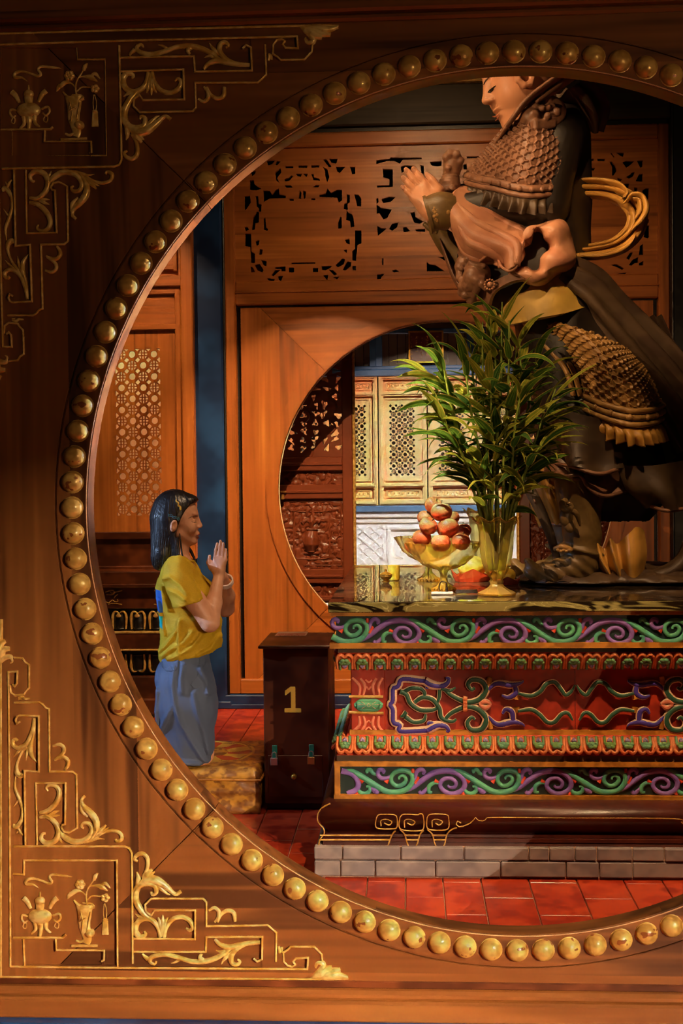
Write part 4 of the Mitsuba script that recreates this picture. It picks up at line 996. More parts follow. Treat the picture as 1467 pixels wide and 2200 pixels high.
# vine scrolls of the two bands
A7 = (680, 1420, 4.584)
KA = DA / F / 4.584
scr = [('m_teal', [(250, 1090), (340, 1085), (430, 1130), (600, 1240), (700, 1288), (800, 1290), (900, 1255), (945, 1180), (930, 1110), (860, 1080), (780, 1092), (735, 1140), (740, 1195), (790, 1230), (850, 1215), (880, 1170), (855, 1130), (815, 1140), (812, 1165)], [20, 40, 52, 56, 56, 54, 52, 52, 50, 48, 46, 44, 42, 42, 40, 38, 38, 34, 20]),
       ('m_violet', [(890, 1285), (960, 1240), (1060, 1160), (1160, 1100), (1290, 1082), (1400, 1115), (1455, 1190), (1440, 1265), (1350, 1308), (1260, 1285), (1215, 1225), (1250, 1165), (1320, 1155), (1370, 1195), (1360, 1240), (1310, 1245), (1290, 1222)], [18, 40, 48, 52, 52, 52, 52, 50, 48, 46, 44, 42, 40, 38, 36, 34, 20]),
       ('m_violet', [(738, 1125), (690, 1155), (630, 1150), (600, 1110), (620, 1072), (662, 1080), (652, 1108)], [20, 38, 40, 40, 38, 40, 24]), ('m_teal', [(605, 1125), (555, 1105), (530, 1072), (492, 1078), (500, 1105)], [18, 34, 36, 36, 24]),
       ('m_violet', [(925, 1240), (968, 1160), (985, 1092), (1030, 1068), (1062, 1095), (1040, 1115)], [14, 28, 34, 40, 40, 24]),
       ('m_teal', [(395, 1205), (415, 1280), (470, 1308), (522, 1280), (520, 1235), (488, 1238)], [20, 34, 40, 40, 36, 22]), ('m_violet', [(535, 1250), (575, 1275), (612, 1298)], [30, 60, 40]),
       ('m_teal', [(1212, 1215), (1160, 1200), (1108, 1235), (1105, 1290), (1140, 1292)], [18, 34, 38, 38, 22]), ('m_violet', [(1100, 1235), (1070, 1275), (1030, 1305), (1008, 1280)], [16, 32, 38, 30]),
       ('m_vermilion', [(405, 1150), (460, 1190)], [22, 44]), ('m_vermilion', [(680, 1195), (705, 1160)], [44, 28]), ('m_vermilion', [(970, 1205), (1005, 1140)], [40, 24]), ('m_vermilion', [(1160, 1180), (1200, 1195)], [40, 26]), ('m_vermilion', [(945, 1100), (950, 1060)], [40, 24]), ('m_vermilion', [(395, 1315), (398, 1265)], [40, 20])]
per = 228.5
def band(dx, dv, x_left, yf):
    for r in range(-2, 5):
        for mat, pts, w in scr:
            p = pxA([(680 + a / 4.584 + dx + per * r, 1420 + b / 4.584 + dv) for a, b in pts], d=yf)
            keep = p[:, 0] > x_left + .003
            if keep.sum() < 2 or p[keep][:, 0].min() > 1.25: continue
            if not keep.all():
                i = np.nonzero(keep)[0]
                runs = np.split(i, np.nonzero(np.diff(i) > 1)[0] + 1)
                run = max(runs, key=len)
                if len(run) < 2: continue
                p = p[run]; w = [w[j] for j in run]
            name = 'bud' if mat == 'm_vermilion' else 'vine_scroll'
            put(AL, name, stroke(p, np.array(w) * KA * 1.12, .4, yf, smooth=len(p) > 2, m=7), mat, smooth=True)
band(-98 - per, -323, AX0, DA + .022)
band(0, 0, AX0 + .034, DA + .032)

# lotus petals
def petal_parts(up):
    s = 1 if up else -1
    o = lambda l: [(a * .0325, s * b * .033) for a, b in l]
    body = cat([stroke(o([(0, 1.), (0, -.6)]), [.05, .056, .05], .3, 0, m=9), stroke(o([(-.86, 1), (-.92, -.3), (-.72, -.85), (-.4, -1), (-.08, -.72), (0, -.66), (.08, -.72), (.4, -1), (.72, -.85), (.92, -.3), (.86, 1)]), [.013], .8, -.006, m=7)])
    green = cat([stroke(o([(-.55, 1), (-.56, .1)]), [.010], .7, -.014), stroke(o([(.55, 1), (.56, .1)]), [.010], .7, -.014)] + [blob((a * .0325, -.021, s * b * .033), (.0105, .008, .009), 1) for a, b in ((-.38, -.1), (.38, -.1), (-.22, -.4), (.22, -.4), (0, -.05))])
    lil = cat([blob((a * .0325, -.018, s * b * .033), (.006, .007, .006), 1) for a, b in ((-.14, .42), (.14, .42), (0, .6))])
    return body, green, lil
AC = (AX0 + AX1) / 2
for row, (v0, v1, o0, o1, upright) in enumerate([(1404, 1440, -.028, -.06, False), (1587, 1626, -.052, -.018, True)]):
    b, g, l = petal_parts(True)
    if not upright:
        flip = np.array([1, 1, -1.])
        b, g, l = [tm(m.vertices * [1, 1, 1], m.faces) for m in petal_parts(False)]
    sh = [mikit.ply(b, 'm_petal', smooth=True), mikit.ply(g, 'm_petal_green', smooth=True), mikit.ply(l, 'm_lilac', smooth=True)]
    zc = (Z[v0] + Z[v1]) / 2 if row else (Z[1404] + Z[1438]) / 2
    yc = AY0 - (o0 + o1) / 2 - .004
    pitch = .0672
    left = AX0 + (.022 if row == 0 else .02)
    for k in range(21):
        x = left + pitch * (k + .5)
        tw = T().translate([x, yc, zc]).rotate([1, 0, 0], -40 if row else 32)
        pk = put(AL, 'lotus_petal', None, None, shape=sh[0], to_world=tw)
        scene[pk + '__leaf'] = {**sh[1], 'to_world': tw}
        scene[pk + '__blossom'] = {**sh[2], 'to_world': tw}
    for k in range(10):                                # petals along the left end
        tw = T().translate([AX0 + (o0 + o1) / -2 - .004, AY0 + .06 + pitch * (k + .5), zc]).rotate([0, 0, 1], -90).rotate([1, 0, 0], -40 if row else 32)
        pk = put(AL, 'lotus_petal', None, None, shape=sh[0], to_world=tw)
        scene[pk + '__leaf'] = {**sh[1], 'to_world': tw}

# carved openwork of the waist
A1 = (690, 1280, 1.888)
K1 = DA / F / 1.888
YW = AY0 + .085
def carve(name, mat, paths, w, lift=.012, edge='m_cream', mir=True):
    """Ribbons in relief: a pale edged ribbon, a coloured one on it; mirrored about the middle of the altar."""
    sets = [False, True] if mir else [False]
    for mm in sets:
        e, c = [], []
        for p, ww in zip(paths, w):
            q = pxA(p, *A1, d=YW - lift)
            if mm: q[:, 0] = 2 * .634 - q[:, 0]
            if q[:, 0].min() > 1.3: continue
            wd = np.atleast_1d(ww) * K1 * 1.4
            e.append(stroke(q, wd, .28, YW - lift, m=7)); c.append(stroke(q, wd * .74, .3, YW - lift - .0028, m=7)); 
            e.append(tube(np.c_[q[:, 0], np.full(len(q), YW - lift + .003), q[:, 1]], np.maximum(wd / 2.2, .002), m=6, flat=[.007]))
        if not e: continue
        k = put(AL, name, cat(c), mat, smooth=True)
        scene[k + '__edging'] = mikit.ply(cat(e), edge, smooth=True)
carve('purple_frame', 'm_indigo', [[(420, 345), (330, 337), (312, 366), (292, 376), (290, 425), (279, 441), (290, 460), (293, 512), (318, 522), (322, 548), (430, 545)], [(420, 345), (445, 360), (485, 366), (510, 355), (518, 335), (505, 334)], [(445, 362), (428, 372), (432, 352)], [(430, 545), (470, 525), (505, 530), (518, 550), (506, 548)], [(460, 520), (435, 515), (440, 532)]], [[26, 24, 24, 24, 24, 24, 24, 24, 24, 24, 26], [26, 30, 26, 22, 16, 8], [14, 12, 8], [26, 30, 24, 16, 8], [16, 14, 8]])
carve('green_knot', 'm_leaf_green', [[(320, 388), (345, 400), (362, 436), (400, 462), (450, 463), (470, 455)], [(378, 432), (410, 412), (450, 420), (478, 455), (488, 495), (530, 510), (548, 500)], [(335, 390), (365, 375), (405, 378), (420, 400), (405, 418)], [(345, 470), (330, 488), (322, 486)], [(340, 490), (375, 512), (415, 506), (424, 480)], [(480, 380), (478, 410), (470, 435)], [(485, 375), (520, 385), (545, 372)]], [[20, 18, 18, 18, 18, 12], [14, 18, 18, 18, 18, 16, 8], [18, 16, 16, 14, 8], [16, 14, 8], [18, 16, 16, 8], [14, 14, 10], [14, 14, 6]])
carve('green_branch', 'm_leaf_green', [[(495, 375), (530, 405), (590, 431), (640, 420), (668, 382), (650, 347), (612, 340), (594, 360), (610, 382), (622, 372)], [(495, 508), (530, 474), (590, 450), (640, 463), (668, 500), (650, 540), (608, 543), (592, 516), (610, 492), (622, 502)]], [[12, 16, 18, 20, 22, 24, 22, 20, 16, 10]] * 2)
carve('purple_leaf', 'm_indigo', [[(672, 385), (710, 356), (770, 362), (812, 352), (820, 343)], [(785, 365), (788, 395), (760, 412), (732, 404)], [(676, 490), (715, 522), (775, 512), (815, 520), (824, 530)], [(778, 508), (772, 470), (748, 460), (735, 478)]], [[10, 18, 24, 20, 4], [18, 22, 18, 8], [10, 18, 24, 20, 4], [18, 22, 18, 8]])
carve('vine', 'm_leaf_green', [[(798, 396), (850, 406), (888, 388), (912, 358), (945, 350), (972, 380), (990, 402), (1012, 390), (1029, 362)], [(798, 468), (850, 462), (885, 482), (915, 512), (945, 512), (975, 480), (1000, 476), (1020, 505)]], [[10, 15, 16, 16, 16, 16, 15, 13, 6]] * 2, .02)
carve('salmon_knot', 'm_petal', [[(575, 417), (592, 420)], [(575, 432), (592, 432)], [(575, 446), (592, 446)], [(575, 460), (592, 458)]], [[16]] * 4, .024, 'm_petal')
carve('bud', 'm_salmon', [[(640, 440), (665, 428), (690, 440)], [(640, 440), (665, 454), (690, 440)]], [[10, 18, 8]] * 2, .016)
carve('gold_leaf', 'm_ochre', [[(676, 362), (684, 330)], [(680, 505), (688, 540)], [(790, 420), (795, 395)], [(790, 452), (795, 475)]], [[20, 14]] * 4, .01, 'm_ochre')
put(AL, 'gilt_seam', box(.633, .6345, YW - .002, YW, Z[1577], Z[1438], 0), 'm_maroon')
# corner pilaster: lotus flames and a cloud between gilt bars
YP = YW - .01
def rp(name, mat, paths, w, y=YP, h=.45, fr=A7):
    put(AL, name, cat([stroke(pxA(p, *fr, d=y), np.atleast_1d(ww) * DA / F / fr[2], h, y, m=6) for p, ww in zip(paths, w)]), mat, smooth=True)
put(AL, 'corner_pilaster', box(pxA([(335, 0)], *A7, d=YP)[0, 0], pxA([(672, 0)], *A7, d=YP)[0, 0], YP, YP + .04, Z[1577], Z[1438], .003), 'm_red_ground')
rp('lotus_flame', 'm_salmon', [[(350, 165), (400, 215), (425, 260), (420, 335)], [(430, 170), (465, 220), (475, 260), (462, 335)], [(650, 165), (620, 215), (605, 260), (618, 335)], [(590, 170), (560, 220), (552, 260), (566, 335)], [(480, 185), (512, 210), (545, 185)], [(490, 250), (512, 280), (535, 250)]], [[24, 34, 30, 22]] * 4 + [[18]] * 2)
rp('lotus_flame', 'm_salmon', [[(350, 695), (400, 660), (425, 615), (418, 540)], [(440, 695), (468, 650), (478, 610), (462, 540)], [(655, 690), (620, 660), (605, 615), (615, 540)], [(590, 690), (560, 650), (550, 610), (566, 540)], [(480, 680), (512, 655), (545, 680)], [(490, 610), (512, 590), (535, 610)]], [[24, 34, 30, 22]] * 4 + [[18]] * 2)
rp('gilt_bar', 'm_gold', [[(318, 350), (655, 352)], [(318, 505), (660, 515)]], [[30]] * 2, YP - .002)
rp('cloud', 'm_teal', [[(375, 435), (430, 400), (510, 395), (590, 400), (648, 435)], [(375, 435), (430, 470), (510, 478), (590, 470), (648, 435)], [(400, 436), (620, 436)]], [[30, 55, 45, 55, 30]] * 2 + [[90]])
rp('cloud_line', 'm_cream', [[(400, 430), (470, 432), (495, 436)], [(530, 436), (560, 432), (620, 430)], [(440, 400), (475, 425)], [(585, 400), (550, 425)], [(445, 470), (480, 448)], [(580, 470), (548, 448)], [(495, 436), (512, 420), (530, 436), (512, 452), (495, 436)]], [[6]] * 7, YP - .014, .6)

# gilded line carving on the base
A2 = (660, 1680, 1.818)
yb = AY0 - .041
rp('gilt_line', 'm_gold', [[(270, 140), (278, 128), (300, 126), (340, 128), (350, 140), (350, 175), (335, 183), (280, 182), (266, 170), (270, 140)], [(300, 160), (320, 168), (330, 155), (310, 145), (288, 150), (288, 172)],
    [(362, 138), (372, 127), (400, 126), (430, 128), (440, 124), (452, 130), (455, 175), (440, 190), (375, 188), (358, 172), (362, 138)], [(390, 160), (410, 168), (420, 155), (400, 145), (380, 150), (380, 178)],
    [(468, 138), (478, 127), (510, 125), (545, 128), (552, 140), (552, 178), (530, 188), (480, 186), (466, 172), (468, 138)], [(500, 160), (515, 168), (528, 155), (508, 145), (488, 150), (488, 176)],
    [(600, 160), (585, 152), (582, 168), (600, 175), (640, 158), (655, 138), (670, 150), (695, 150), (720, 138), (1000, 140), (1430, 143), (1460, 160), (1500, 175)]], [[5]] * 7, yb, .8, A2)
yb2 = AY0 - .03
rp('gilt_line', 'm_gold', [[(50, 208), (190, 208), (328, 208)], [(46, 226), (190, 226), (322, 226)], [(44, 248), (180, 248), (316, 248)], [(345, 190), (330, 208), (315, 248)], [(362, 185), (380, 205), (395, 248), (425, 248), (440, 205), (455, 188)], [(378, 208), (440, 208)], [(385, 226), (435, 226)], [(468, 185), (488, 205), (502, 248), (533, 248), (545, 205), (565, 185), (585, 178)], [(486, 208), (546, 208)], [(494, 226), (540, 226)]], [[6]] * 10, yb2, .8, A2)
rp('gilt_line', 'm_gold', [[(90, 84), (60, 100), (42, 125), (42, 155), (62, 180), (66, 200), (50, 225), (44, 250)]], [[6]], AY0 - .03, .8, A2)
# ---------------------------------------------------------------- offerings on the altar
ZTOP = Z[1292]
def WZ(u, v, z=None):
    w = RW @ np.array([u - CX, v - CY, F]); z = ZTOP if z is None else z
    return CAM + w * ((z - CAM[2]) / w[2])

for key, tr in (('g_amber', (1., .86, .44)), ('g_amber_deep', (1., .82, .38))):
    scene[key] = {'type': 'blendbsdf', 'weight': .10, 'a': {'type': 'thindielectric', 'int_ior': 1.6, 'specular_transmittance': {'type': 'rgb', 'value': list(tr)}},
                  'b': {'type': 'twosided', 'bsdf': {'type': 'roughplastic', 'alpha': .06, 'diffuse_reflectance': {'type': 'rgb', 'value': [.95, .68, .2]}}}}
rngo = np.random.default_rng(11)


def glass_lathe(outer, wall, n=48, rmod=None, foot=0):
    """A closed glass body: the outer profile and an inner one a wall's thickness away, down to where the solid foot begins."""
    o = np.array(outer, float)
    inner = [(o[-1, 0] - wall, o[-1, 1]), (o[-1, 0] - wall * 1.6, o[-1, 1] - wall * 2)]                # a rolled lip
    prof = [(.0005, o[0, 1])] + o.tolist() + inner
    m = len(o)
    def rm(a, k):
        if rmod is None: return 1
        j = min(k - 1, m - 1)
        return rmod(a, min(max(j, 0), m - 1) / (m - 1))
    return lathe(prof, n=n, rmod=rm)


# pedestal fruit bowls
bp = [(.052, 0), (.054, .006), (.040, .012), (.030, .022), (.018, .034), (.0145, .05), (.014, .066), (.022, .078), (.034, .084), (.062, .092), (.094, .106), (.122, .128), (.142, .152), (.152, .172), (.158, .184)]
def bowl_mod(a, t): return 1 + (np.cos(a * 18) * .035 * np.clip((t - .55) / .45, 0, 1) if t > .5 else np.cos(a * 12) * .02)
def bowl_z(m):
    v = m.vertices; a = np.arctan2(v[:, 1], v[:, 0]); r = np.hypot(v[:, 0], v[:, 1])
    v[:, 2] += np.clip((r - .1) / .05, 0, 1) * .007 * np.abs(np.cos(a * 9)) + np.where(r > .04, .004 * np.cos(a * 18 + v[:, 2] * 120), 0)
    return m
bowl = mikit.ply(bowl_z(glass_lathe(bp, .0045, 108, bowl_mod, 8)), 'g_amber', smooth=50)
pB = WZ(953, 1270); pC = WZ(921, 1248)
sB = .98
for p, s, lab in ((pB, sB, 'amber glass pedestal bowl heaped with apples, in front of its twin'), (pC, .98, 'amber glass pedestal bowl half hidden behind the front fruit bowl')):
    k = thing('fruit_bowl', lab, 'bowl')
    put(k, '', None, None, shape=bowl, to_world=T().translate([p[0], p[1], ZTOP + .003]).scale([float(s), float(s), 1.06]))


def apple_mesh():
    th = np.linspace(.06, math.pi - .05, 18)
    m = lathe([(math.sin(t) * (1 + .05 * math.cos(t)), -math.cos(t) * .92 - .22 * math.exp(-((math.pi - t) / .45) ** 2) * -1 * -1) for t in th], n=28)
    top = lathe([(.0, 0), (.1, .0)], n=28)
    return m
def _apple(p, n, uv):
    g = fbm(p.x * 25, p.y * 25, p.z * 25, 3)
    d = smoothstep(.62, .75, fbm(p.x * 300, p.y * 300, p.z * 300, 2))
    c = mix(rgb('#cc4126'), rgb('#e0764a'), smoothstep(.3, .7, g))
    return mix(c, rgb('#eec08a'), d * .3)
M('m_apple', mikit.proc(_apple), .32, .5)
apple = mikit.ply(apple_mesh(), 'm_apple', smooth=True)
stemm = mikit.ply(tube([(0, 0, .62), (.03, 0, .8), (.1, 0, 1.02)], [.05, .035, .05], m=6), 'm_olive', smooth=True)
dB = pB[1]
fr = [(948, 1099, 23, -.02, 'topmost front apple of the heap in the front bowl'), (931, 1085, 19, .05, 'apple at the very top of the heap, behind the topmost front one'), (920, 1129, 20, -.06, 'apple left of centre in the middle tier of the front bowl'), (962, 1134, 24, -.03, 'large apple right of centre in the middle tier of the front bowl'),
      (906, 1155, 20.5, -.04, 'apple at the left of the rim tier in the front bowl'), (947, 1166, 21.5, -.1, 'apple at the middle front of the rim tier in the front bowl'), (990, 1162, 20.5, -.05, 'apple at the right of the rim tier in the front bowl'),
      (913, 1112, 17, .06, 'apple peeping out behind the left of the heap'), (971, 1111, 16, .07, 'apple peeping out behind the right of the heap'), (995, 1139, 17, .05, 'apple behind the right end of the rim tier')]
for u, v, r, dd, lab in fr:
    c = W(u, v, dB + dd); rr = r * (dB + dd) / F
    k = thing('apple', lab, 'apple', 'apples heaped in the glass bowls')
    tw = T().translate(c.tolist()).rotate([0, 0, 1], float(rngo.uniform(0, 360))).rotate([1, 0, 0], float(rngo.uniform(-50, 50))).scale(float(rr))
    put(k, 'flesh', None, None, shape=apple, to_world=tw); put(k, 'stalk', None, None, shape=stemm, to_world=tw)
for a, lab in ((2.5, 'apple in the rear bowl, at its left side'), (4.0, 'apple in the rear bowl, near its front')):
    k = thing('apple', lab, 'apple', 'apples heaped in the glass bowls')
    tw = T().translate([pC[0] + .085 * math.cos(a), pC[1] + .085 * math.sin(a), ZTOP + .162]).scale(.043)
    put(k, 'flesh', None, None, shape=apple, to_world=tw); put(k, 'stalk', None, None, shape=stemm, to_world=tw)

# fluted amber vases
vp = [(.072, 0), (.074, .006), (.066, .012), (.044, .022), (.030, .032), (.024, .042), (.026, .052), (.023, .062), (.032, .074), (.045, .095), (.056, .13), (.062, .17), (.065, .21), (.067, .25), (.072, .275), (.083, .295), (.096, .305)]
def vase_mod(a, t): return 1 / np.cos((a % (math.pi / 4)) - math.pi / 8) * .97 + (.04 * np.cos(a * 8) if t > .9 else 0)
def vase_z(m):
    v = m.vertices; a = np.arctan2(v[:, 1], v[:, 0]); r = np.hypot(v[:, 0], v[:, 1])
    v[:, 2] += np.clip((v[:, 2] - .265) / .04, 0, 1) * .009 * np.cos(a * 8)
    return m
vm = mikit.ply(vase_z(glass_lathe(vp, .006, 96, vase_mod, 8)), 'g_amber_deep', smooth=35)
pV, pV2 = WZ(1067, 1278), WZ(1042, 1239)
for p, s, lab in ((pV, 1., 'tall fluted amber glass vase with a flared rim, holding the green bamboo stalks in front'), (pV2, 1.04, 'amber glass vase mostly hidden behind the front vase')):
    k = thing('glass_vase', lab, 'vase')
    put(k, '', None, None, shape=vm, to_world=T().translate([p[0], p[1], ZTOP + .0015]).scale(float(s)))

# lucky bamboo
M('m_stalk', mottled('#5f7526', '#7c8a34', 30), .4)
for i, (a, b) in enumerate((('#34521c', '#577226'), ('#626f22', '#978a36'), ('#26431c', '#3e5c28'))):
    def _leaf(p, n, uv, a=rgb(a), b=rgb(b), c=rgb('#a8984a')):
        e = dr.abs(uv.y - .5) * 2
        st = noise(uv.y * 26, uv.x * 1.5)
        return mix(mix(a, b, smoothstep(.3, .8, st)), c, smoothstep(.74, .92, e) * .8)
    scene[f'm_leaf{i}'] = {'type': 'principledthin', 'base_color': mikit.proc(_leaf), 'roughness': .38, 'diff_trans': .7}


def leaf_mesh(droop, fold, twist=0.):
    n, m = 11, 5
    u = np.linspace(0, 1, n); wid = .118 * np.sin(math.pi * u ** .62) ** .9 * (1 - .35 * u) + .002
    wid[-1] = .0005
    v = np.zeros((n, m, 3)); uvs = np.zeros((n, m, 2))
    ang = -droop * u ** 1.4
    x = np.r_[0, np.cumsum(np.cos(ang[:-1]) / (n - 1))]; z = np.r_[0, np.cumsum(np.sin(ang[:-1]) / (n - 1))]
    for j in range(m):
        t = (j - 2) / 2
        tw = twist * u
        yy, dz = t * wid * np.cos(tw), -fold * (1 - abs(t)) * wid + t * wid * np.sin(tw)
        v[:, j, 0] = x - np.sin(ang) * dz; v[:, j, 1] = yy; v[:, j, 2] = z + np.cos(ang) * dz
        uvs[:, j] = np.c_[u, np.full(n, j / 4)]
    return tm(v.reshape(-1, 3), grid_faces(n, m)), uvs.reshape(-1, 2)
lv = []
for d, fo, tw in ((.5, .35, .3), (1.2, .3, -.5), (1.9, .25, .4), (.9, .5, 1.2)):
    m, uvs = leaf_mesh(d, fo, tw)
    lv.append([mikit.ply(m, f'm_leaf{i}', smooth=True, uv=uvs) for i in range(3)])
LB = thing('lucky_bamboo', 'bushy bunch of green lucky bamboo with long striped leaves standing in the amber vase', 'plant')
C4 = (840, 580, 3.056)
st = [([(585, 1600), (480, 1250), (400, 930), (330, 560)], -.03), ([(600, 1600), (540, 1330), (440, 1050), (380, 760)], .05), ([(620, 1600), (560, 1300), (420, 1000), (215, 640)], .10), ([(630, 1600), (590, 1250), (520, 900), (480, 560)], -.06), ([(650, 1600), (625, 1200), (605, 850), (600, 340)], .02), ([(660, 1600), (640, 1250), (560, 900), (520, 480)], .11),
      ([(690, 1600), (700, 1150), (690, 650), (640, 330)], .06), ([(700, 1600), (690, 1200), (720, 800), (730, 210)], -.03), ([(735, 1600), (740, 1200), (770, 800), (775, 330)], -.08), ([(740, 1600), (760, 1250), (790, 800), (830, 470)], .08), ([(770, 1600), (800, 1280), (850, 800), (845, 480)], .0), ([(775, 1600), (830, 1200), (900, 900), (960, 560)], .12),
      ([(800, 1600), (880, 1330), (960, 1080), (1010, 900)], -.05), ([(805, 1600), (900, 1300), (1000, 1000), (1080, 780)], .04), ([(660, 1600), (680, 1300), (660, 1000), (650, 700)], -.11), ([(760, 1600), (790, 1350), (810, 1050), (860, 760)], -.12), ([(620, 1600), (520, 1330), (430, 1150), (330, 960)], -.09), ([(780, 1600), (850, 1400), (930, 1230), (1040, 1090)], -.1)]
rngl = np.random.default_rng(8)
nleaf = 0
for pts, dd in st:
    base = W(C4[0] + pts[0][0] / C4[2], C4[1] + pts[0][1] / C4[2], pV[1] + dd * .35)
    low = np.array([pV[0] + (base[0] - pV[0]) * .4, pV[1] + dd * .12, ZTOP + .1])
    P = [low, base] + [W(C4[0] + a / C4[2], C4[1] + b / C4[2], pV[1] + dd * (.35 + .65 * i / 3)) for i, (a, b) in enumerate(pts) if i > 0]
    q = spline(P, 40)
    rr = np.interp(np.arange(40), [0, 12, 30, 39], [.0062, .0062, .0048, .0025]) + .0011 * (np.arange(40) % 5 == 0)
    sk = put(LB, 'stalk', tube(q, rr, n=40, m=7, smooth=False), 'm_stalk', smooth=True)
    nl = 16
    for j in range(nl):
        t = .40 + .6 * (j + rngl.uniform(0, .8)) / nl
        i = min(int(t * 39), 38)
        c = q[i]; ax = q[i + 1] - q[i]; ax /= np.linalg.norm(ax)
        out = c[0] - pV[0]
        phi = rngl.uniform(0, 2 * math.pi)
        d = np.array([math.cos(phi) + 1.6 * np.clip(out / .2, -1, 1), math.sin(phi) * .8, 0]); d /= np.linalg.norm(d) + 1e-6
        el = rngl.uniform(.1, .95) + .45 * (t > .88)
        dirv = d * math.cos(el) + np.array([0, 0, 1]) * math.sin(el)
        side = np.cross([0, 0, 1], dirv); side /= np.linalg.norm(side); upv = np.cross(dirv, side)
        ro = rngl.uniform(-.7, .7); side, upv = side * math.cos(ro) + upv * math.sin(ro), -side * math.sin(ro) + upv * math.cos(ro)
        s = rngl.uniform(.15, .24)
        m4 = np.eye(4); m4[:3, 0], m4[:3, 1], m4[:3, 2], m4[:3, 3] = dirv * s, side * s * rngl.uniform(.85, 1.15), upv * s, c
        shp = lv[rngl.integers(0, 4)][rngl.choice(3, p=[.45, .33, .22])]
        put(sk, 'leaf', None, None, shape=shp, to_world=T(m4.tolist()))
        nleaf += 1

# the other offerings
M('m_pomelo', mottled('#d9a826', '#e6c24a', 40), .35)
M('m_paper_red', '#c0431f', .45)
M('m_tray_dark', '#6b1f12', .5)
def tray(c, w, mat, lab):
    k = thing('offering_tray', lab, 'tray')
    a = np.arange(8) * math.pi / 4
    def rmz(i, ph): return 0
    v = []
    for r, z, s in ((.5, 0, 0), (.56, .05, .012), (.62, .13, .05), (.6, .13, .05), (.53, .055, .012), (.46, .02, 0)):
        for i in range(16):
            an = i * math.pi / 8
            v.append((r * w * math.cos(an), r * w * math.sin(an) * .8, w * (z * 2.2) + (s * w * 2.2 * math.cos(an * 4))))
    f = grid_faces(6, 16, close_m=True)
    v.append((0, 0, 0)); v.append((0, 0, .02 * w))
    f = np.vstack([np.vstack([f[:, [0, 1, 2]], f[:, [0, 2, 3]]]), [[96, (i + 1) % 16, i] for i in range(16)], [[97, 80 + i, 80 + (i + 1) % 16] for i in range(16)]])
    put(k, '', tm(np.array(v) + c, f), mat)
pt = WZ(1014, 1249); pt[2] = ZTOP + .001
tray(pt, .155, 'm_paper_red', 'scalloped orange-red paper tray under the yellow pomelo, left of the front vase')
def pomelo(c, r, lab):
    k = thing('pomelo', lab, 'pomelo')
    b = blob((0, 0, 0), (1, 1, .82), 4); n_ = meshkit.fbm(b.vertices * 9, 3)
    put(k, '', tm(b.vertices * (1 + .02 * (n_ - .5))[:, None] * r + c, b.faces), 'm_pomelo', smooth=True)
pomelo(pt + [0, 0, .012 + .064 * .82], .064, 'shiny yellow pomelo sitting in the orange paper tray')
pt2 = WZ(1089, 1256); pt2[2] = ZTOP + .001
tray(pt2, .095, 'm_tray_dark', 'dark red paper tray right of the front vase, by the statue')
pomelo(pt2 + [0, 0, .01 + .038 * .82], .038, 'shaded yellow pomelo right of the front vase')
pc = WZ(829, 1250)
k = thing('incense_pot', 'small gilt pot with a knobbed lid at the left of the altar top', 'pot')
put(k, 'body', lathe([(.0005, 0), (.016, 0), (.017, .003), (.012, .008), (.02, .014), (.027, .022), (.028, .028), (.026, .031), (.0005, .031)], pc, 28), 'm_gold_bright', smooth=40)
put(k, 'lid', lathe([(.0285, .0), (.0285, .003), (.02, .009), (.009, .014), (.004, .016), (.006, .021), (.005, .026), (.0005, .028)], pc + [0, 0, .0315], 28), 'm_gold_bright', smooth=40)
pc2 = WZ(846, 1247)
k = thing('candle_cup', 'yellow glass candle cup behind the little gilt pot', 'cup')
put(k, '', lathe([(.0005, 0), (.024, 0), (.027, .004), (.028, .05), (.028, .07), (.0265, .07), (.0262, .05), (.0005, .048)], pc2, 28), 'm_pomelo', smooth=40)
pd = WZ(950, 1278)
M('m_white', '#d9cfbe', .4)
k = thing('battery_pack', 'flat white plastic device with a black plug, at the front edge before the fruit bowl', 'device')
put(k, 'case', box(pd[0] - .044, pd[0] + .044, pd[1] - .012, pd[1] + .012, ZTOP + .0005, ZTOP + .013, .003), 'm_white')
put(k, 'plug', cat([tube([(pd[0] + .018, pd[1], ZTOP + .012), (pd[0] + .018, pd[1], ZTOP + .03)], [.005, .0045]), tube([(pd[0] + .018, pd[1], ZTOP + .03), (pd[0] + .015, pd[1], ZTOP + .05), (pd[0] - .005, pd[1] + .004, ZTOP + .052), (pd[0] - .012, pd[1] + .01, ZTOP + .03), (pd[0] - .006, pd[1] + .018, ZTOP + .006)], [.002], n=24)]), 'm_black', smooth=True)
k = thing('cable', 'loose bundle of thin black cable beside the white device', 'cable')
a = np.linspace(0, 8 * math.pi, 90)
put(k, '', tube(np.c_[pd[0] + .098 + .045 * np.cos(a) * (1 - .02 * a / 6), pd[1] + .02 + .016 * np.sin(a), ZTOP + .004 + .0018 * a / 3.1], [.0019], smooth=False, m=6), 'm_black', smooth=True)

# ---------------------------------------------------------------- donation box
DBX = 5.49
def pb(u, v, d=DBX): return W(u, v, d)
bx0, bx1 = pb(566, 1500)[0], pb(706, 1500)[0]
zl0, zl1 = pb(600, 1393)[2], W(600, 1387, DBX - .02)[2]
ydb = 5.94
k = DB = thing('donation_box', 'tall dark wooden donation box with a yellow number on its front, between cushion and altar', 'box')
put(k, 'body', box(bx0, bx1, DBX, ydb, .03, zl0, .004), 'm_wood_box')
put(k, 'lid', box(bx0 - .02, bx1 + .012, DBX - .022, ydb + .01, zl0, zl1, .004), 'm_wood_box')
put(k, 'foot', box(bx0 + .01, bx1 - .01, DBX + .02, ydb - .02, 0, .034, .002), 'm_black')
d0, d1 = pb(576, 1622), pb(694, 1712)
put(k, 'drawer', box(d0[0], d1[0], DBX - .006, DBX + .002, d1[2], d0[2], .002), 'm_wood_box')
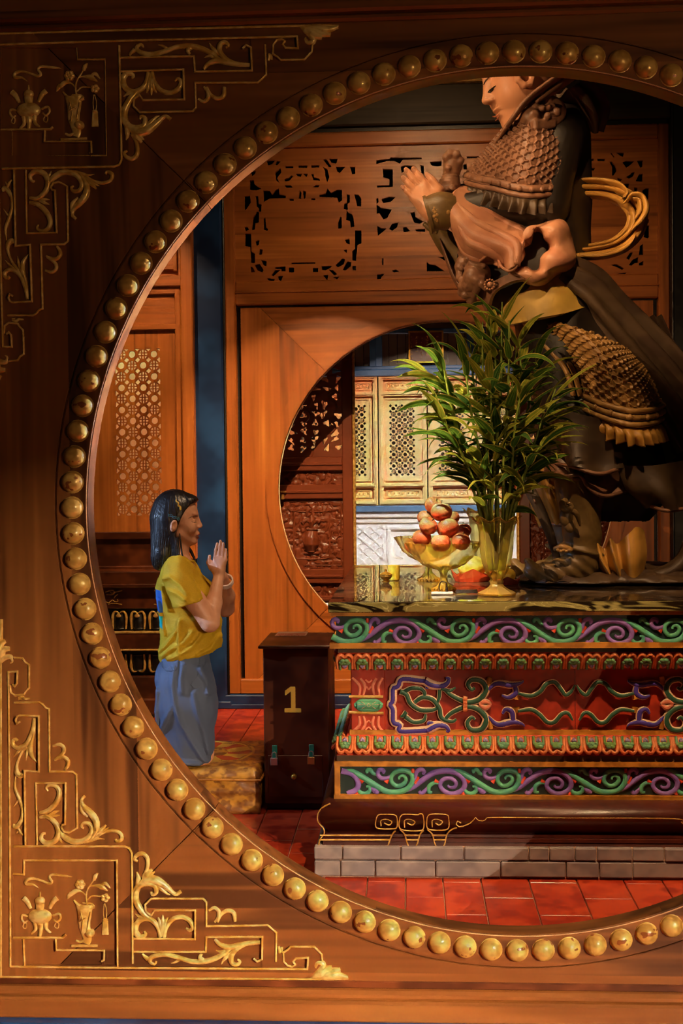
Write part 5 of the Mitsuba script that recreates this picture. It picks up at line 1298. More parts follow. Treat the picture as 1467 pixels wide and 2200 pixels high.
kn = pb(632, 1667)
put(k + '__drawer', 'knob', blob((kn[0], DBX - .016, kn[2]), (.013, .012, .013), 3), 'm_gold_bright', smooth=True)
M('m_yellow_paint', '#f2b93c', .5)
nm = meshkit.text_mesh('1', .112, .001, True)
c1 = pb(611, 1529)
v = nm.vertices - [nm.vertices[:, 0].min(), 0, 0]
put(k, 'number', tm(np.c_[v[:, 0] + c1[0], DBX - .0012 + v[:, 2], v[:, 1] + c1[2]], nm.faces), 'm_yellow_paint')
M('m_hasp', '#1d6b4e', .4)
M('m_steel', '#b8b2a6', .3, metal=.9)
M('m_brass', '#b58a4a', .3, metal=.8)
for u, v, mat, lab in ((590, 1601, 'm_steel', 'small silvery padlock hanging from the left hasp of the donation box'), (669, 1599, 'm_brass', 'brass padlock hanging from the right hasp of the donation box')):
    h0, h1 = pb(u - 5, v), pb(u + 6, v + 27)
    put(k, 'hasp', box(h0[0], h1[0], DBX - .008, DBX, h1[2], h0[2], .002), 'm_hasp', label='green metal hasp')
    L_ = thing('padlock', lab, 'padlock')
    b0, b1 = pb(u - 8, v + 25), pb(u + 8, v + 41)
    put(L_, 'case', box(b0[0], b1[0], DBX - .026, DBX - .011, b1[2], b0[2], .002), mat)
    xm = (b0[0] + b1[0]) / 2; a = np.linspace(0, math.pi, 12)
    put(L_, 'shackle', tube(np.vstack([[[xm - .010, DBX - .018, b0[2] - .002]], np.c_[xm - .010 * np.cos(a), np.full(12, DBX - .018), b0[2] + .014 + .012 * np.sin(a)], [[xm + .010, DBX - .018, b0[2] - .002]]]), [.0024], smooth=False), 'm_steel', smooth=True)
zp = zl1 + .001
p0, p1, p2, p3 = WZ(590, 1366, zp), WZ(657, 1365.5, zp), WZ(654, 1359, zp), WZ(592, 1359, zp)
M('m_paper', '#e0b6a0', .6); M('m_print', '#b8452c', .6)
k = thing('notice', 'pale pink paper notice with red print lying on the lid of the donation box', 'notice')
put(k, 'sheet', box(p0[0], p1[0], p0[1], p3[1] + .03, zl1 + .0002, zl1 + .0016, .0003), 'm_paper')
put(k, 'print', cat([box(p0[0] + .006, p1[0] - .006, p0[1] + .004 + .03 * i, p0[1] + .018 + .03 * i, zl1 + .0016, zl1 + .0022, .0001) for i in range(3)]), 'm_print')

# ---------------------------------------------------------------- kneeling cushion
CUX0, CUX1, CUY0, CUY1, CUZ = -1.32, -.685, 5.42, 6.06, .205
ccx, ccy = (CUX0 + CUX1) / 2, (CUY0 + CUY1) / 2
def _cush(p, n, uv):
    x, y = p.x - (ccx + .02), p.y - ccy - .03
    r = dr.sqrt(x * x + y * y)
    a = dr.atan2(y, x)
    pet = .5 + .5 * dr.cos(a * 8)
    g = fbm(p.x * 22, p.y * 22, p.z * 22, 3)
    c = mix(rgb('#7a4a1c'), rgb('#b5822e'), smoothstep(.35, .65, g))
    c = mix(c, rgb('#5a2c12'), smoothstep(.55, .7, fbm(p.x * 40, p.y * 40 + 9, p.z * 40, 2)) * .7)
    ringm = smoothstep(.10, .105, r) * smoothstep(.215, .205, r) * smoothstep(.19, .2, p.z)
    c = mix(c, mix(rgb('#c9a03a'), rgb('#a83c16'), smoothstep(.4, .5, pet)), ringm)
    return mix(c, rgb('#c9a03a'), smoothstep(.215, .22, r) * smoothstep(.235, .23, r) * smoothstep(.19, .2, p.z))
M('m_brocade', mikit.proc(_cush), .35, .5, clearcoat=1.0, clearcoat_gloss=.92)
k = thing('kneeling_cushion', 'square brocade kneeling cushion wrapped in shiny clear plastic, under the woman', 'cushion')
def cush(p):
    q = np.abs(p - [ccx, ccy, .075]) - np.array([(CUX1 - CUX0) / 2 - .02, (CUY1 - CUY0) / 2 - .02, .058])
    d = np.linalg.norm(np.maximum(q, 0), axis=-1) + np.minimum(q.max(-1), 0) - .018
    q = np.abs(p - [ccx, ccy, .172]) - np.array([(CUX1 - CUX0) / 2 - .03, (CUY1 - CUY0) / 2 - .03, .002])
    e = np.linalg.norm(np.maximum(q, 0), axis=-1) + np.minimum(q.max(-1), 0) - .032
    w = (meshkit.fbm(p * [14, 14, 30], 3) - .5) * .022
    return smin(d, e, .012) + w
put(k, '', snet(cush, (CUX0 - .03, CUY0 - .03, -.005), (CUX1 + .03, CUY1 + .03, .24), .008), 'm_brocade', smooth=True)
yy = CUY0 - .003
put(k, 'piping', tube([(CUX0, yy - .003, .158), (-1.1, yy - .006, .156), (-.9, yy - .005, .16), (CUX1 - .01, yy - .004, .157), (CUX1 + .006, yy + .02, .158), (CUX1 + .008, ccy, .16), (CUX1 + .004, CUY1, .16)], [.006], n=60, m=6), 'm_ochre', smooth=True)
# ---------------------------------------------------------------- helpers for bodies that are placed by sight lines
def march(f, u, v, d0, d1, off=0.):
    """The first point on the body f along the sight line through (u, v), between two depths; off: in front of it."""
    ds = np.linspace(d0, d1, 400)
    P = np.array([W(u, v, d) for d in ds])
    val = f(P)
    i = np.nonzero(val < 0)[0]
    i = i[0] if len(i) else int(np.argmin(val))
    return P[max(i, 0)] - np.array([0, off, 0])


# ---------------------------------------------------------------- the praying guardian statue
DS = 5.45
def S(u, v, dd=0.): return W(u, v, DS + dd)
KS = DS / F
M('m_s_skin', mottled('#bf8763', '#c9906c', 8), .38)
M('m_s_clay', mottled('#6e4c38', '#7e5a43', 30), .42)
M('m_s_sleeve', mottled('#a06c52', '#ad7c5e', 12), .4)
M('m_s_sash', mottled('#a98a3c', '#b8984a', 10), .5)
M('m_s_robe', mottled('#332317', '#40301f', 10), .5)
M('m_s_dark', mottled('#140d08', '#1b120b', 10), .5)
M('m_s_ribbon', mottled('#a67a35', '#b8893f', 10), .38)
M('m_s_olive', mottled('#5a4526', '#66502c', 20), .42)
M('m_s_gilt', mottled('#8f6b38', '#a07a42', 40), .42)
M('m_s_ink', '#1a1008', .4)
M('m_s_lip', '#a9654a', .4)
ST = thing('guardian_statue', 'towering painted clay statue of a praying armoured guardian standing on the altar', 'statue')


def mail(scale_u, scale_v, amp):
    """Relief of interlocking three-armed links."""
    def fn(u, v):
        x, y = u * scale_u, v * scale_v
        j = np.floor(y); x = x + .5 * (j % 2)
        i = np.floor(x); fx, fy = x - i - .5, y - j - .5
        d = np.full(x.shape, 9.)
        for a in (90, 210, 330):
            ca, sa_ = math.cos(math.radians(a)), math.sin(math.radians(a))
            t = np.clip(fx * ca + fy * sa_, 0, .36)
            d = np.minimum(d, np.hypot(fx - t * ca, fy - t * sa_))
        arm = np.clip(1.7 - d / .08, 0, 1) ** .7
        dots = .35 * (np.cos(fx * 38) * np.cos(fy * 38) > .2) * (d > .1) * (d < .2)
        return amp * (arm + dots * arm)
    return fn


# head
HC = S(1120, 152)
hyaw, hpit = .26, .30
hf = np.array([-math.cos(hyaw) * math.cos(hpit), -math.sin(hyaw) * math.cos(hpit), -math.sin(hpit)])
hs = np.cross(hf, [0, 0, 1]); hs /= np.linalg.norm(hs); hu = np.cross(hs, hf)
if hs[1] > 0: pass
HR = np.stack([hf, hs, hu], 1)
def Hp(f, s, u): return HC + hf * f + hs * s + hu * u
def head_sdf(p):
    d = d_ell(p, Hp(0, 0, .03), (.175, .145, .185), HR)
    d = smin(d, d_ell(p, Hp(.045, 0, -.1), (.125, .118, .155), HR), .06)
    d = smin(d, d_ell(p, Hp(.108, 0, -.215), (.042, .05, .04), HR), .05)
    for s in (-1, 1):
        d = smin(d, d_ell(p, Hp(.095, s * .062, -.085), (.05, .045, .05), HR), .05)
        d = smin(d, d_cap(p, Hp(.168, s * .022, .022), Hp(.135, s * .092, .03), .010, .008), .03)
        d = smax(d, -d_ell(p, Hp(.172, s * .052, -.004), (.026, .036, .016), HR), .03)
        d = smin(d, d_ell(p, Hp(.140, s * .053, -.010), (.020, .036, .017), HR), .012)
    d = smin(d, d_cap(p, Hp(.165, 0, .02), Hp(.192, 0, -.075), .012, .02), .022)
    d = smin(d, d_ell(p, Hp(.197, 0, -.085), (.022, .021, .018), HR), .012)
    for s in (-1, 1): d = smin(d, d_ell(p, Hp(.178, s * .022, -.09), (.018, .013, .013), HR), .01)
    d = smin(d, d_ell(p, Hp(.158, 0, -.135), (.022, .04, .0125), HR), .012)
    d = smin(d, d_ell(p, Hp(.150, 0, -.162), (.022, .032, .013), HR), .012)
    d = smax(d, -d_ell(p, Hp(.182, 0, -.149), (.02, .036, .0035), HR), .006)
    d = smin(d, d_cap(p, Hp(-.03, 0, -.12), Hp(-.06, 0, -.36), .1, .12), .05)
    for s in (-1, 1):                                    # long curled ears
        d = smin(d, d_cap(p, Hp(.08, s * .128, .08), Hp(.1, s * .142, -.02), .02, .018), .012)
        for k_ in range(7):
            a0_, a1_ = [math.radians(140 + 52 * (k_ + e_)) for e_ in (0, 1)]
            d = smin(d, d_cap(p, Hp(.06 + .036 * math.cos(a0_), s * .148, -.06 + .04 * math.sin(a0_)), Hp(.06 + .036 * math.cos(a1_), s * .148, -.06 + .04 * math.sin(a1_)), .014), .005)
    return d
lo, hi = HC - [.32, .3, .42], HC + [.3, .3, .32]
put(ST, 'head', snet(head_sdf, lo, hi, .006), 'm_s_skin', smooth=True, label='serene clay face bowed to the left')
CF = (1000, 140, 4.4455)
def on_head(pts, off=.002): return np.array([march(head_sdf, CF[0] + a / CF[2], CF[1] + b / CF[2], DS - .5, DS + .3, off) for a, b in pts])
put(ST + '__head', 'eyelid_line', cat([tube(on_head([(212, 262), (228, 245), (255, 225), (288, 198)]), [.0015, .004, .004, .001], n=14, m=6), tube(on_head([(218, 262), (235, 262), (252, 248), (268, 228)]), [.001, .003, .002], n=10, m=6)]), 'm_s_ink', smooth=True)
put(ST + '__head', 'eye', blob(on_head([(240, 246)], -.002)[0], (.008, .004, .010), 2), 'm_s_ink', smooth=True)
put(ST + '__head', 'eyebrow', tube(on_head([(172, 190), (185, 160), (210, 130), (238, 108)]), [.002, .0035, .003, .001], n=14, m=6), 'm_s_robe', smooth=True)
put(ST + '__head', 'lips', cat([tube(on_head([(256, 490), (285, 490), (310, 475), (330, 464)], -.001), [.002, .0045, .004, .001], n=14), tube(on_head([(285, 528), (300, 518), (318, 492), (330, 470)], -.001), [.002, .0045, .003, .001], n=14)]), 'm_s_lip', smooth=True)
put(ST + '__head', 'hair', snet(lambda p: np.maximum(d_ell(p, Hp(-.02, 0, .09), (.185, .158, .19), HR), -((p - Hp(.03, 0, .12)) @ (hu * .85 - hf * .5))), HC - [.3, .3, .1], HC + [.34, .3, .4], .012), 'm_s_ink', smooth=True)
put(ST, 'helmet', snet(lambda p: smin(np.maximum(d_ell(p, Hp(-.02, 0, .17), (.2, .175, .2), HR), -((p - Hp(0, 0, .2)) @ hu)), d_cap(p, Hp(-.03, 0, .34), Hp(-.04, 0, .5), .06, .02), .04), HC - [.3, .3, -.1], HC + [.4, .3, .65], .012), 'm_s_gilt', smooth=True)

# torso, neck and shoulders in dark cloth
def torso_sdf(p):
    d = d_cap(p, S(1180, 300, .06), S(1150, 440, .06), .17, .2)
    d = smin(d, d_cap(p, S(1150, 440, .06), S(1135, 610, .05), .2, .2), .08)
    d = smin(d, d_cap(p, S(1195, 275, -.06), S(1180, 265, .3), .11), .08)
    d = smin(d, d_ell(p, S(1050, 560, .05), (.15, .16, .16)), .08)
    d = smin(d, d_cap(p, S(1200, 300, .1), S(1205, 520, .1), .13, .14), .06)
    return d + .006 * np.sin(p[:, 0] * 40 + p[:, 2] * 12)
put(ST, 'torso', snet(torso_sdf, S(1180, 450, 0) - [.55, .5, .55], S(1180, 450, 0) + [.4, .5, .55], .014), 'm_s_dark', smooth=True)
# collar scarf and the bow behind the neck
put(ST, 'collar_scarf', cat([tube([S(1058, 318, -.08), S(1077, 290, -.17), S(1099, 258, -.23), S(1124, 225, -.26), S(1151, 201, -.26), S(1202, 164, -.24), S(1246, 128, -.18)], [.003, .009, .013, .015, .017, .018], n=40, m=10, flat=[.004, .03, .045, .05, .05]),
    tube([S(1150, 222, -.26), S(1185, 196, -.24), S(1220, 168, -.2), S(1262, 140, -.1)], [.01, .02, .022, .02], n=24, m=10, flat=[.02, .04, .04])]), 'm_s_clay', smooth=True)
put(ST, 'bow', sheet([[S(1196, 210, -.12), S(1225, 190, -.16), S(1258, 168, -.1)], [S(1215, 230, -.05), S(1250, 215, -.14), S(1290, 195, -.06)], [S(1235, 262, 0), S(1270, 250, -.1), S(1306, 232, -.02)], [S(1250, 290, .05), S(1275, 285, -.02), S(1292, 282, .05)]], 24, 24, .02, lambda u, v: .012 * np.sin(v * 14)), 'm_s_robe', smooth=50)

# pauldron with mail relief, hem band, fringe and lion mask
pr = [[S(1066, 296, .0), S(1098, 262, -.16), S(1150, 250, -.24), S(1222, 262, -.1)], [S(1036, 330, -.0), S(1082, 312, -.2), S(1150, 312, -.3), S(1240, 320, -.12)], [S(1004, 366, .0), S(1066, 368, -.2), S(1140, 382, -.29), S(1228, 380, -.12)], [S(1000, 376, .0), S(1064, 388, -.19), S(1140, 404, -.27), S(1220, 394, -.1)]]
put(ST, 'pauldron', sheet(pr, 200, 300, .02, mail(9, 21, .009)), 'm_s_clay', smooth=True, label='shoulder armour of interlocking links')
hem = [S(1000, 376, -.01), S(1030, 384, -.13), S(1064, 390, -.2), S(1102, 400, -.26), S(1140, 405, -.28), S(1180, 402, -.22), S(1220, 394, -.1)]
put(ST, 'hem_band', cat([tube(hem, [.016], n=50, m=8, flat=[.012]), tube([h + [0, .005, -.03] for h in hem], [.012], n=50, m=8)] + [blob(q, (.012, .01, .012), 1) for q in spline(hem, 14)[1:-1] - np.array([0, .014, .008])]), 'm_s_clay', smooth=True)
f0 = spline([h + [0, .01, -.035] for h in [S(966, 386, .02)] + hem], 60)
fr_rows = [f0, f0 + np.array([-.005, -.012, -.035]), f0 + np.array([-.012, .0, -.07])]
put(ST, 'fringe', sheet(fr_rows, 12, 170, .012, lambda u, v: .022 * u * np.sin(v * 2 * math.pi * 15)), 'm_s_robe', smooth=50)
def lion_sdf(p):
    d = d_ell(p, S(1172, 240, -.21), (.088, .036, .072))
    for u, v, dd, r in ((1140, 252, -.24, .045), (1128, 258, -.23, .028), (1146, 243, -.27, .022), (1135, 246, -.26, .014), (1152, 247, -.275, .014), (1176, 249, -.27, .016), (1143, 226, -.26, .014), (1139, 217, -.25, .013), (1152, 229, -.27, .015), (1165, 232, -.275, .015), (1178, 231, -.27, .014), (1188, 228, -.26, .013), (1195, 240, -.25, .02), (1160, 216, -.24, .02), (1178, 214, -.24, .02)):
        d = smin(d, np.linalg.norm(p - S(u, v, dd + .01), axis=-1) - r, .005)
    for k in range(3):
        d = smin(d, d_cap(p, S(1112 + 3 * k, 262 + 6 * k, -.2), S(1150, 262 + 7 * k, -.27), .010, .012), .008)
        d = smin(d, d_cap(p, S(1150, 262 + 7 * k, -.27), S(1190, 258 + 6 * k, -.23), .012, .009), .008)
    return d
put(ST, 'lion_mask', snet(lion_sdf, S(1160, 240, -.2) - [.16, .14, .13], S(1160, 240, -.2) + [.14, .14, .12], .005), 'm_s_clay', smooth=True)

# joined hands
B1 = (850, 300, 5.788)
def H1(a, b, dd): return S(B1[0] + a / B1[2], B1[1] + b / B1[2], dd)
fing = [((372, 565), (300, 460), (222, 360), .0155), ((312, 612), (215, 485), (128, 372), .0155), ((258, 660), (165, 560), (92, 472), .015), ((222, 730), (145, 650), (84, 585), .0135)]
def hand_sdf(dd, sg_):
    def f(p):
        w = H1(455, 900, dd); d = d_cap(p, H1(560, 940, dd), w, .046, .044)
        for b, m_, t, r in fing: d = smin(d, d_cap(p, H1(*b, dd), H1(400, 830, dd + .005 * sg_), r * 1.35, .034), .022)
        d = smin(d, d_ell(p, H1(390, 760, dd - .004), (.05, .026, .06)), .02)
        d = smin(d, d_cap(p, H1(520, 640, dd), H1(430, 800, dd), .03, .034), .02)
        e = np.full(len(p), 9.)
        for b, m_, t, r in fing:
            e = np.minimum(e, smin(d_cap(p, H1(*b, dd), H1(*m_, dd - .006), r, r * .95), d_cap(p, H1(*m_, dd - .006), H1(*t, dd), r * .95, r * .72), .004))
        e = np.minimum(e, smin(d_cap(p, H1(530, 620, dd - .01), H1(455, 500, dd - .014), .019, .015), d_cap(p, H1(455, 500, dd - .014), H1(385, 425, dd - .01), .015, .010), .005))
        return smin(d, e, .007)
    return f
for i, (dd, s) in enumerate(((-.115, 1), (-.055, -1))):
    f = hand_sdf(dd, s)
    put(ST, 'hand', snet(f, H1(300, 700, dd) - [.16, .07, .2], H1(300, 700, dd) + [.17, .07, .15], .0042), 'm_s_skin', smooth=True)
fh = hand_sdf(-.115, 1)
nails = []
for (a, b), an in (((222, 368), .9), ((124, 376), .9), ((94, 474), .75), ((84, 585), .6)):
    c = march(fh, B1[0] + (a + 6) / B1[2], B1[1] + (b + 10) / B1[2], DS - .3, DS, .001)
    nails.append(blob(c, (.0085, .003, .011), 2, rot([0, 1, 0], -35)))
put(ST, 'fingernails', cat(nails), 'm_s_sleeve', smooth=True)
# wrist cuff
cuff_ax = [H1(400, 930, -.115), H1(520, 890, -.12), H1(590, 888, -.12), H1(650, 900, -.11)]
put(ST, 'cuff', cat([tube(cuff_ax, [.078, .08, .082, .082], n=24, m=24, flat=[.07, .072, .074, .076]), tube([H1(385, 935, -.115), H1(420, 925, -.115)], [.086, .086], n=4, m=24, flat=[.076, .076])]), 'm_s_olive', smooth=50)
cf = lambda p: d_cap(p, cuff_ax[0], cuff_ax[-1], .07, .076, None)
orn = [(500, 800), (520, 830), (480, 850), (510, 870), (490, 900), (515, 930), (480, 950), (500, 985), (520, 1000), (470, 880), (530, 780)]
put(ST + '__cuff', 'ornament', cat([blob(march(cf, B1[0] + a / B1[2], B1[1] + b / B1[2], DS - .4, DS, -.002), (.010, .010, .010), 1) for a, b in orn] + [tube([march(cf, B1[0] + a / B1[2], B1[1] + b / B1[2], DS - .4, DS, 0) for a, b in ((560, 855), (610, 845), (670, 850))], [.004]), tube([march(cf, B1[0] + a / B1[2], B1[1] + b / B1[2], DS - .4, DS, 0) for a, b in ((560, 960), (610, 955), (680, 960))], [.004]), blob(march(cf, B1[0] + 640 / B1[2], B1[1] + 895 / B1[2], DS - .4, DS, 0), (.014, .008, .014), 2)]), 'm_s_gilt', smooth=True)
put(ST, 'far_sleeve', cat([tube([S(932, 490, .1), S(952, 512, .12), S(985, 545, .14), S(1020, 590, .15)], [.03, .055, .07, .08], n=20, m=14), tube([S(910, 480, .08), S(925, 492, .08), S(940, 500, .08)], [.01, .014, .01])]), 'm_s_olive', smooth=True)
put(ST, 'robe_edge', tube([S(946, 522, .12), S(958, 552, .1), S(972, 590, .08), S(990, 622, .06), S(1015, 650, .04)], [.006, .008, .008], n=24, m=6, flat=[.05]), 'm_s_clay', smooth=True)
# the carved club head behind the hands
def club_sdf(p):
    d = d_ell(p, S(973, 350, -.02), (.044, .044, .058))
    d = smin(d, d_cap(p, S(969, 372, -.02), S(966, 398, -.02), .036, .04), .015)
    d = smin(d, d_cap(p, S(966, 400, -.02), S(955, 420, -.02), .045, .05), .02)
    for u, v, dd, r in ((958, 338, -.05, .018), (966, 330, -.06, .02), (980, 332, -.06, .02), (989, 345, -.05, .018), (962, 362, -.06, .015), (957, 392, -.05, .014), (952, 402, -.04, .014), (960, 408, -.07, .014), (972, 404, -.07, .014), (956, 414, -.06, .014), (950, 388, -.03, .012)):
        d = smin(d, np.linalg.norm(p - S(u, v, dd), axis=-1) - r, .008)
    return d + .0025 * np.sin(p[:, 2] * 480) * np.exp(-((p[:, 2] - S(968, 382, -.02)[2]) / .02) ** 2)
put(ST, 'club', snet(club_sdf, S(970, 380, -.02) - [.09, .09, .13], S(970, 380, -.02) + [.08, .09, .15], .0045), 'm_s_clay', smooth=True)

# wide sleeve and its rolled mouth
sl = [[S(990, 404, .0), S(974, 418, -.13), S(967, 450, -.17), S(971, 482, -.13), S(980, 494, .0)],
      [S(1016, 408, .0), S(996, 436, -.15), S(985, 474, -.19), S(982, 508, -.14), S(990, 520, .0)],
      [S(1062, 428, .0), S(1036, 458, -.17), S(1015, 500, -.21), S(999, 535, -.16), S(1004, 548, .0)],
      [S(1110, 466, .0), S(1082, 488, -.18), S(1056, 520, -.23), S(1030, 548, -.18), S(1020, 566, -.04)],
      [S(1146, 492, -.02), S(1126, 508, -.2), S(1102, 534, -.26), S(1072, 556, -.2), S(1046, 560, -.06)],
      [S(1146, 490, -.05), S(1122, 535, -.22), S(1102, 580, -.27), S(1074, 572, -.18), S(1058, 550, -.08)]]
put(ST, 'sleeve', sheet(sl, 70, 80, .012, lambda u, v: .03 * u ** .5 * (np.abs(np.sin(v * math.pi * 3.4 + .5 - .6 * u)) - .5) * np.sin(math.pi * np.clip(v * 1.02, 0, 1)) ** .7), 'm_s_sleeve', smooth=60, label='wide pinkish sleeve in folds')
_rows = [spline(r, 60) for r in sl]
put(ST + '__sleeve', 'fold_ridge', cat([tube([r[int(np.interp(i, [0, 5], [v0, v1]) * 59)] + np.array([0, -.002, 0]) for i, r in enumerate(_rows)], [.005, .012, .018, .021, .022, .020], n=40, m=10, flat=[.006, .012, .02, .024, .026, .022]) for v0, v1 in ((.2, .10), (.3, .32), (.42, .56), (.55, .76), (.72, .92))]), 'm_s_sleeve', smooth=True)
put(ST + '__sleeve', 'hem_roll', tube([S(1020, 566, -.08), S(1032, 560, -.16), S(1045, 549, -.2), S(1060, 546, -.2), S(1070, 558, -.22), S(1078, 574, -.26), S(1094, 582, -.28), S(1108, 574, -.28), S(1118, 548, -.27), S(1127, 515, -.25), S(1142, 492, -.22)], [.006], n=60, m=8), 'm_s_sleeve', smooth=True)
put(ST + '__sleeve', 'cuff_roll', tube(sl[0], [.008], n=30, m=8), 'm_s_sleeve', smooth=True)
rimL = [(1152, 493), (1171, 499), (1182, 513), (1182, 530), (1174, 544), (1171, 560), (1157, 580), (1140, 587), (1121, 583), (1104, 577), (1113, 560), (1121, 535), (1129, 510), (1143, 491), (1152, 493)]
outL = [(1172, 474), (1204, 478), (1223, 500), (1230, 535), (1228, 565), (1216, 582), (1194, 592), (1171, 604), (1140, 611), (1115, 602), (1098, 588), (1104, 560), (1118, 530), (1132, 500), (1172, 474)]
inn = [(1150 + (u - 1150) * .45, 545 + (v - 545) * .45) for u, v in rimL]
put(ST, 'sleeve_mouth', sheet([[S(*q, .08) for q in inn], [S(*q, -.12) for q in [(1148 + (u - 1148) * .85, 542 + (v - 542) * .85) for u, v in rimL]], [S(*q, -.25) for q in rimL], [S(*[(a + b) / 2 for a, b in zip(q, r)], -.27) for q, r in zip(rimL, outL)], [S(*q, -.17) for q in outL], [S(*q, .04) for q in outL]], 40, 90, .006, lambda u, v: .013 * np.sin(v * 31 + u * 3) * np.sin(u * 3.1) ** 2), 'm_s_sleeve', smooth=60)
put(ST + '__sleeve_mouth', 'lining', sheet([[S(1130, 560, -.12), S(1150, 535, -.14), S(1170, 520, -.1)], [S(1140, 575, -.05), S(1160, 555, -.1), S(1176, 540, -.05)]], 12, 24, .006, lambda u, v: .014 * np.sin(v * 14)), 'm_s_robe', smooth=60)
put(ST, 'arm', snet(lambda p: smin(d_cap(p, S(1195, 300, -.1), S(1165, 430, -.1), .12, .11), d_cap(p, S(1165, 440, -.1), S(1000, 450, -.08), .11, .07), .06), S(1100, 380, -.1) - [.42, .2, .3], S(1100, 380, -.1) + [.36, .2, .32], .014), 'm_s_dark', smooth=True)

# golden ribbon loop
def rb(pts, w, fl): return tube([S(*q) for q in pts], np.atleast_1d(w) * KS, n=48, m=10, flat=fl)
loop = np.array([(1200, 412), (1280, 410), (1330, 420), (1362, 446), (1368, 478), (1350, 510), (1308, 534), (1225, 544)], float)
lc = spline(loop, 40); lt = np.gradient(lc, axis=0); lt /= np.linalg.norm(lt, axis=1, keepdims=True); ln = np.c_[lt[:, 1], -lt[:, 0]]
strands = []
for o, w_, dd in ((-15, 4.5, .04), (-7, 5.2, .0), (1, 5.0, .03), (9, 6.0, -.02), (16, 4.6, .02)):
    sw = 1 + .25 * np.sin(np.linspace(0, 7, 40) + o)
    q = lc + ln * o * (.72 + .38 * np.sin(np.linspace(0, math.pi, 40)))[:, None]
    strands.append(tube([S(a_, b_, dd) for a_, b_ in q], w_ * KS * sw, smooth=False, m=14, flat=[.022]))
strands += [rb([(1200, 394, .02), (1270, 389, 0), (1322, 396, -.02), (1342, 412, -.02), (1339, 422, -.01)], [4, 5, 6, 6, 2], [.05]),
    rb([(1346, 432, -.03), (1362, 419, -.06), (1379, 426, -.06), (1386, 450, -.06), (1377, 472, -.05), (1358, 494, -.03)], [3, 5, 6, 8, 7, 2], [.045]), rb([(1360, 428, -.05), (1372, 432, -.06), (1374, 452, -.06), (1364, 470, -.05)], [2, 4, 5, 2], [.03]),
    rb([(1362, 508, -.02), (1350, 528, -.02), (1318, 545, -.02), (1272, 552, -.01), (1222, 548, .02)], [2, 6, 7, 6, 5], [.045])]
put(ST, 'ribbon_loop', cat(strands), 'm_s_ribbon', smooth=True, label='golden ribbon loop behind the back')

# cape sweeping down behind
put(ST, 'cape', sheet([[S(1228, 546, -.05), S(1290, 578, -.02), S(1340, 636, .02), S(1400, 698, .04), S(1470, 775, .06), S(1520, 850, .1)], [S(1215, 575, -.16), S(1275, 610, -.14), S(1325, 670, -.1), S(1380, 745, -.08), S(1440, 830, -.05), S(1490, 930, 0)], [S(1200, 600, -.14), S(1250, 640, -.13), S(1300, 705, -.12), S(1345, 780, -.1), S(1400, 870, -.06), S(1450, 980, 0)], [S(1190, 620, .05), S(1230, 665, .05), S(1280, 730, .05), S(1330, 800, .05), S(1390, 900, .06), S(1430, 1000, .08)]], 70, 50, .012, lambda u, v: .024 * np.sin(u * 2 * math.pi * 4.2 + v * 2) * (.4 + v)), 'm_s_robe', smooth=60)
put(ST, 'hanging_ribbon', sheet([[S(1390, 680, .2), S(1430, 770, .16), S(1462, 860, .05), S(1480, 1000, -.02), S(1475, 1150, -.05), S(1455, 1230, -.1)], [S(1420, 680, .2), S(1465, 780, .16), S(1500, 870, .05), S(1510, 1000, .02), S(1505, 1150, 0), S(1480, 1250, -.05)]], 16, 60, .012, lambda u, v: .02 * np.sin(u * 12)), 'm_s_robe', smooth=60)

# lion belt buckle, strap and yellow sash
def buckle_sdf(p):
    q = lambda a, b, dd: S(B1[0] + a / B1[2], B1[1] + b / B1[2], dd)
    d = d_ell(p, q(1020, 1650, -.12), (.06, .05, .05), rot([0, 1, 0], 30))
    for a, b, dd, r in ((830, 1350, -.06, .018), (820, 1400, -.08, .02), (815, 1440, -.06, .014), (860, 1400, -.1, .018), (840, 1530, -.08, .034), (800, 1580, -.08, .026), (815, 1605, -.12, .013), (800, 1660, -.08, .02), (790, 1720, -.08, .018), (830, 1740, -.1, .02), (880, 1730, -.12, .014), (900, 1480, -.12, .018), (930, 1530, -.15, .012), (970, 1550, -.16, .010), (1010, 1560, -.17, .010), (1050, 1565, -.17, .010), (1095, 1570, -.17, .012), (960, 1700, -.14, .045), (930, 1790, -.12, .04), (850, 1830, -.1, .028), (820, 1900, -.08, .02), (860, 1930, -.1, .02), (920, 1900, -.1, .028), (940, 2000, -.08, .024)):
        d = smin(d, np.linalg.norm(p - q(a, b, dd), axis=-1) - r, .0045)
    for A, B in (((1080, 1720, -.16), (1000, 1740, -.17)), ((1000, 1740, -.17), (1010, 1850, -.14)), ((1010, 1850, -.14), (960, 1960, -.1)), ((1120, 1840, -.16), (1070, 1790, -.17))):
        d = smin(d, d_cap(p, q(*A), q(*B), .016), .006)
    return d
bc = H1(950, 1680, -.1)
put(ST, 'lion_buckle', snet(buckle_sdf, bc - [.13, .14, .17], bc + [.13, .14, .17], .0055), 'm_s_clay', smooth=True)
put(ST, 'strap', sheet([[S(1035, 655, -.06), S(1045, 618, -.13), S(1085, 592, -.2), S(1130, 585, -.24)], [S(1045, 672, -.06), S(1058, 632, -.15), S(1095, 606, -.22), S(1140, 598, -.26)]], 10, 30, .02), 'm_s_clay', smooth=50)
ro = S(1052, 611, -.2)
put(ST + '__strap', 'rosette', cat([blob(ro, (.012, .01, .012), 2)] + [blob(ro + np.array([.021 * math.cos(a), .002, .021 * math.sin(a)]), (.005, .006, .005), 1) for a in np.arange(12) * math.pi / 6]), 'm_s_sleeve', smooth=True)
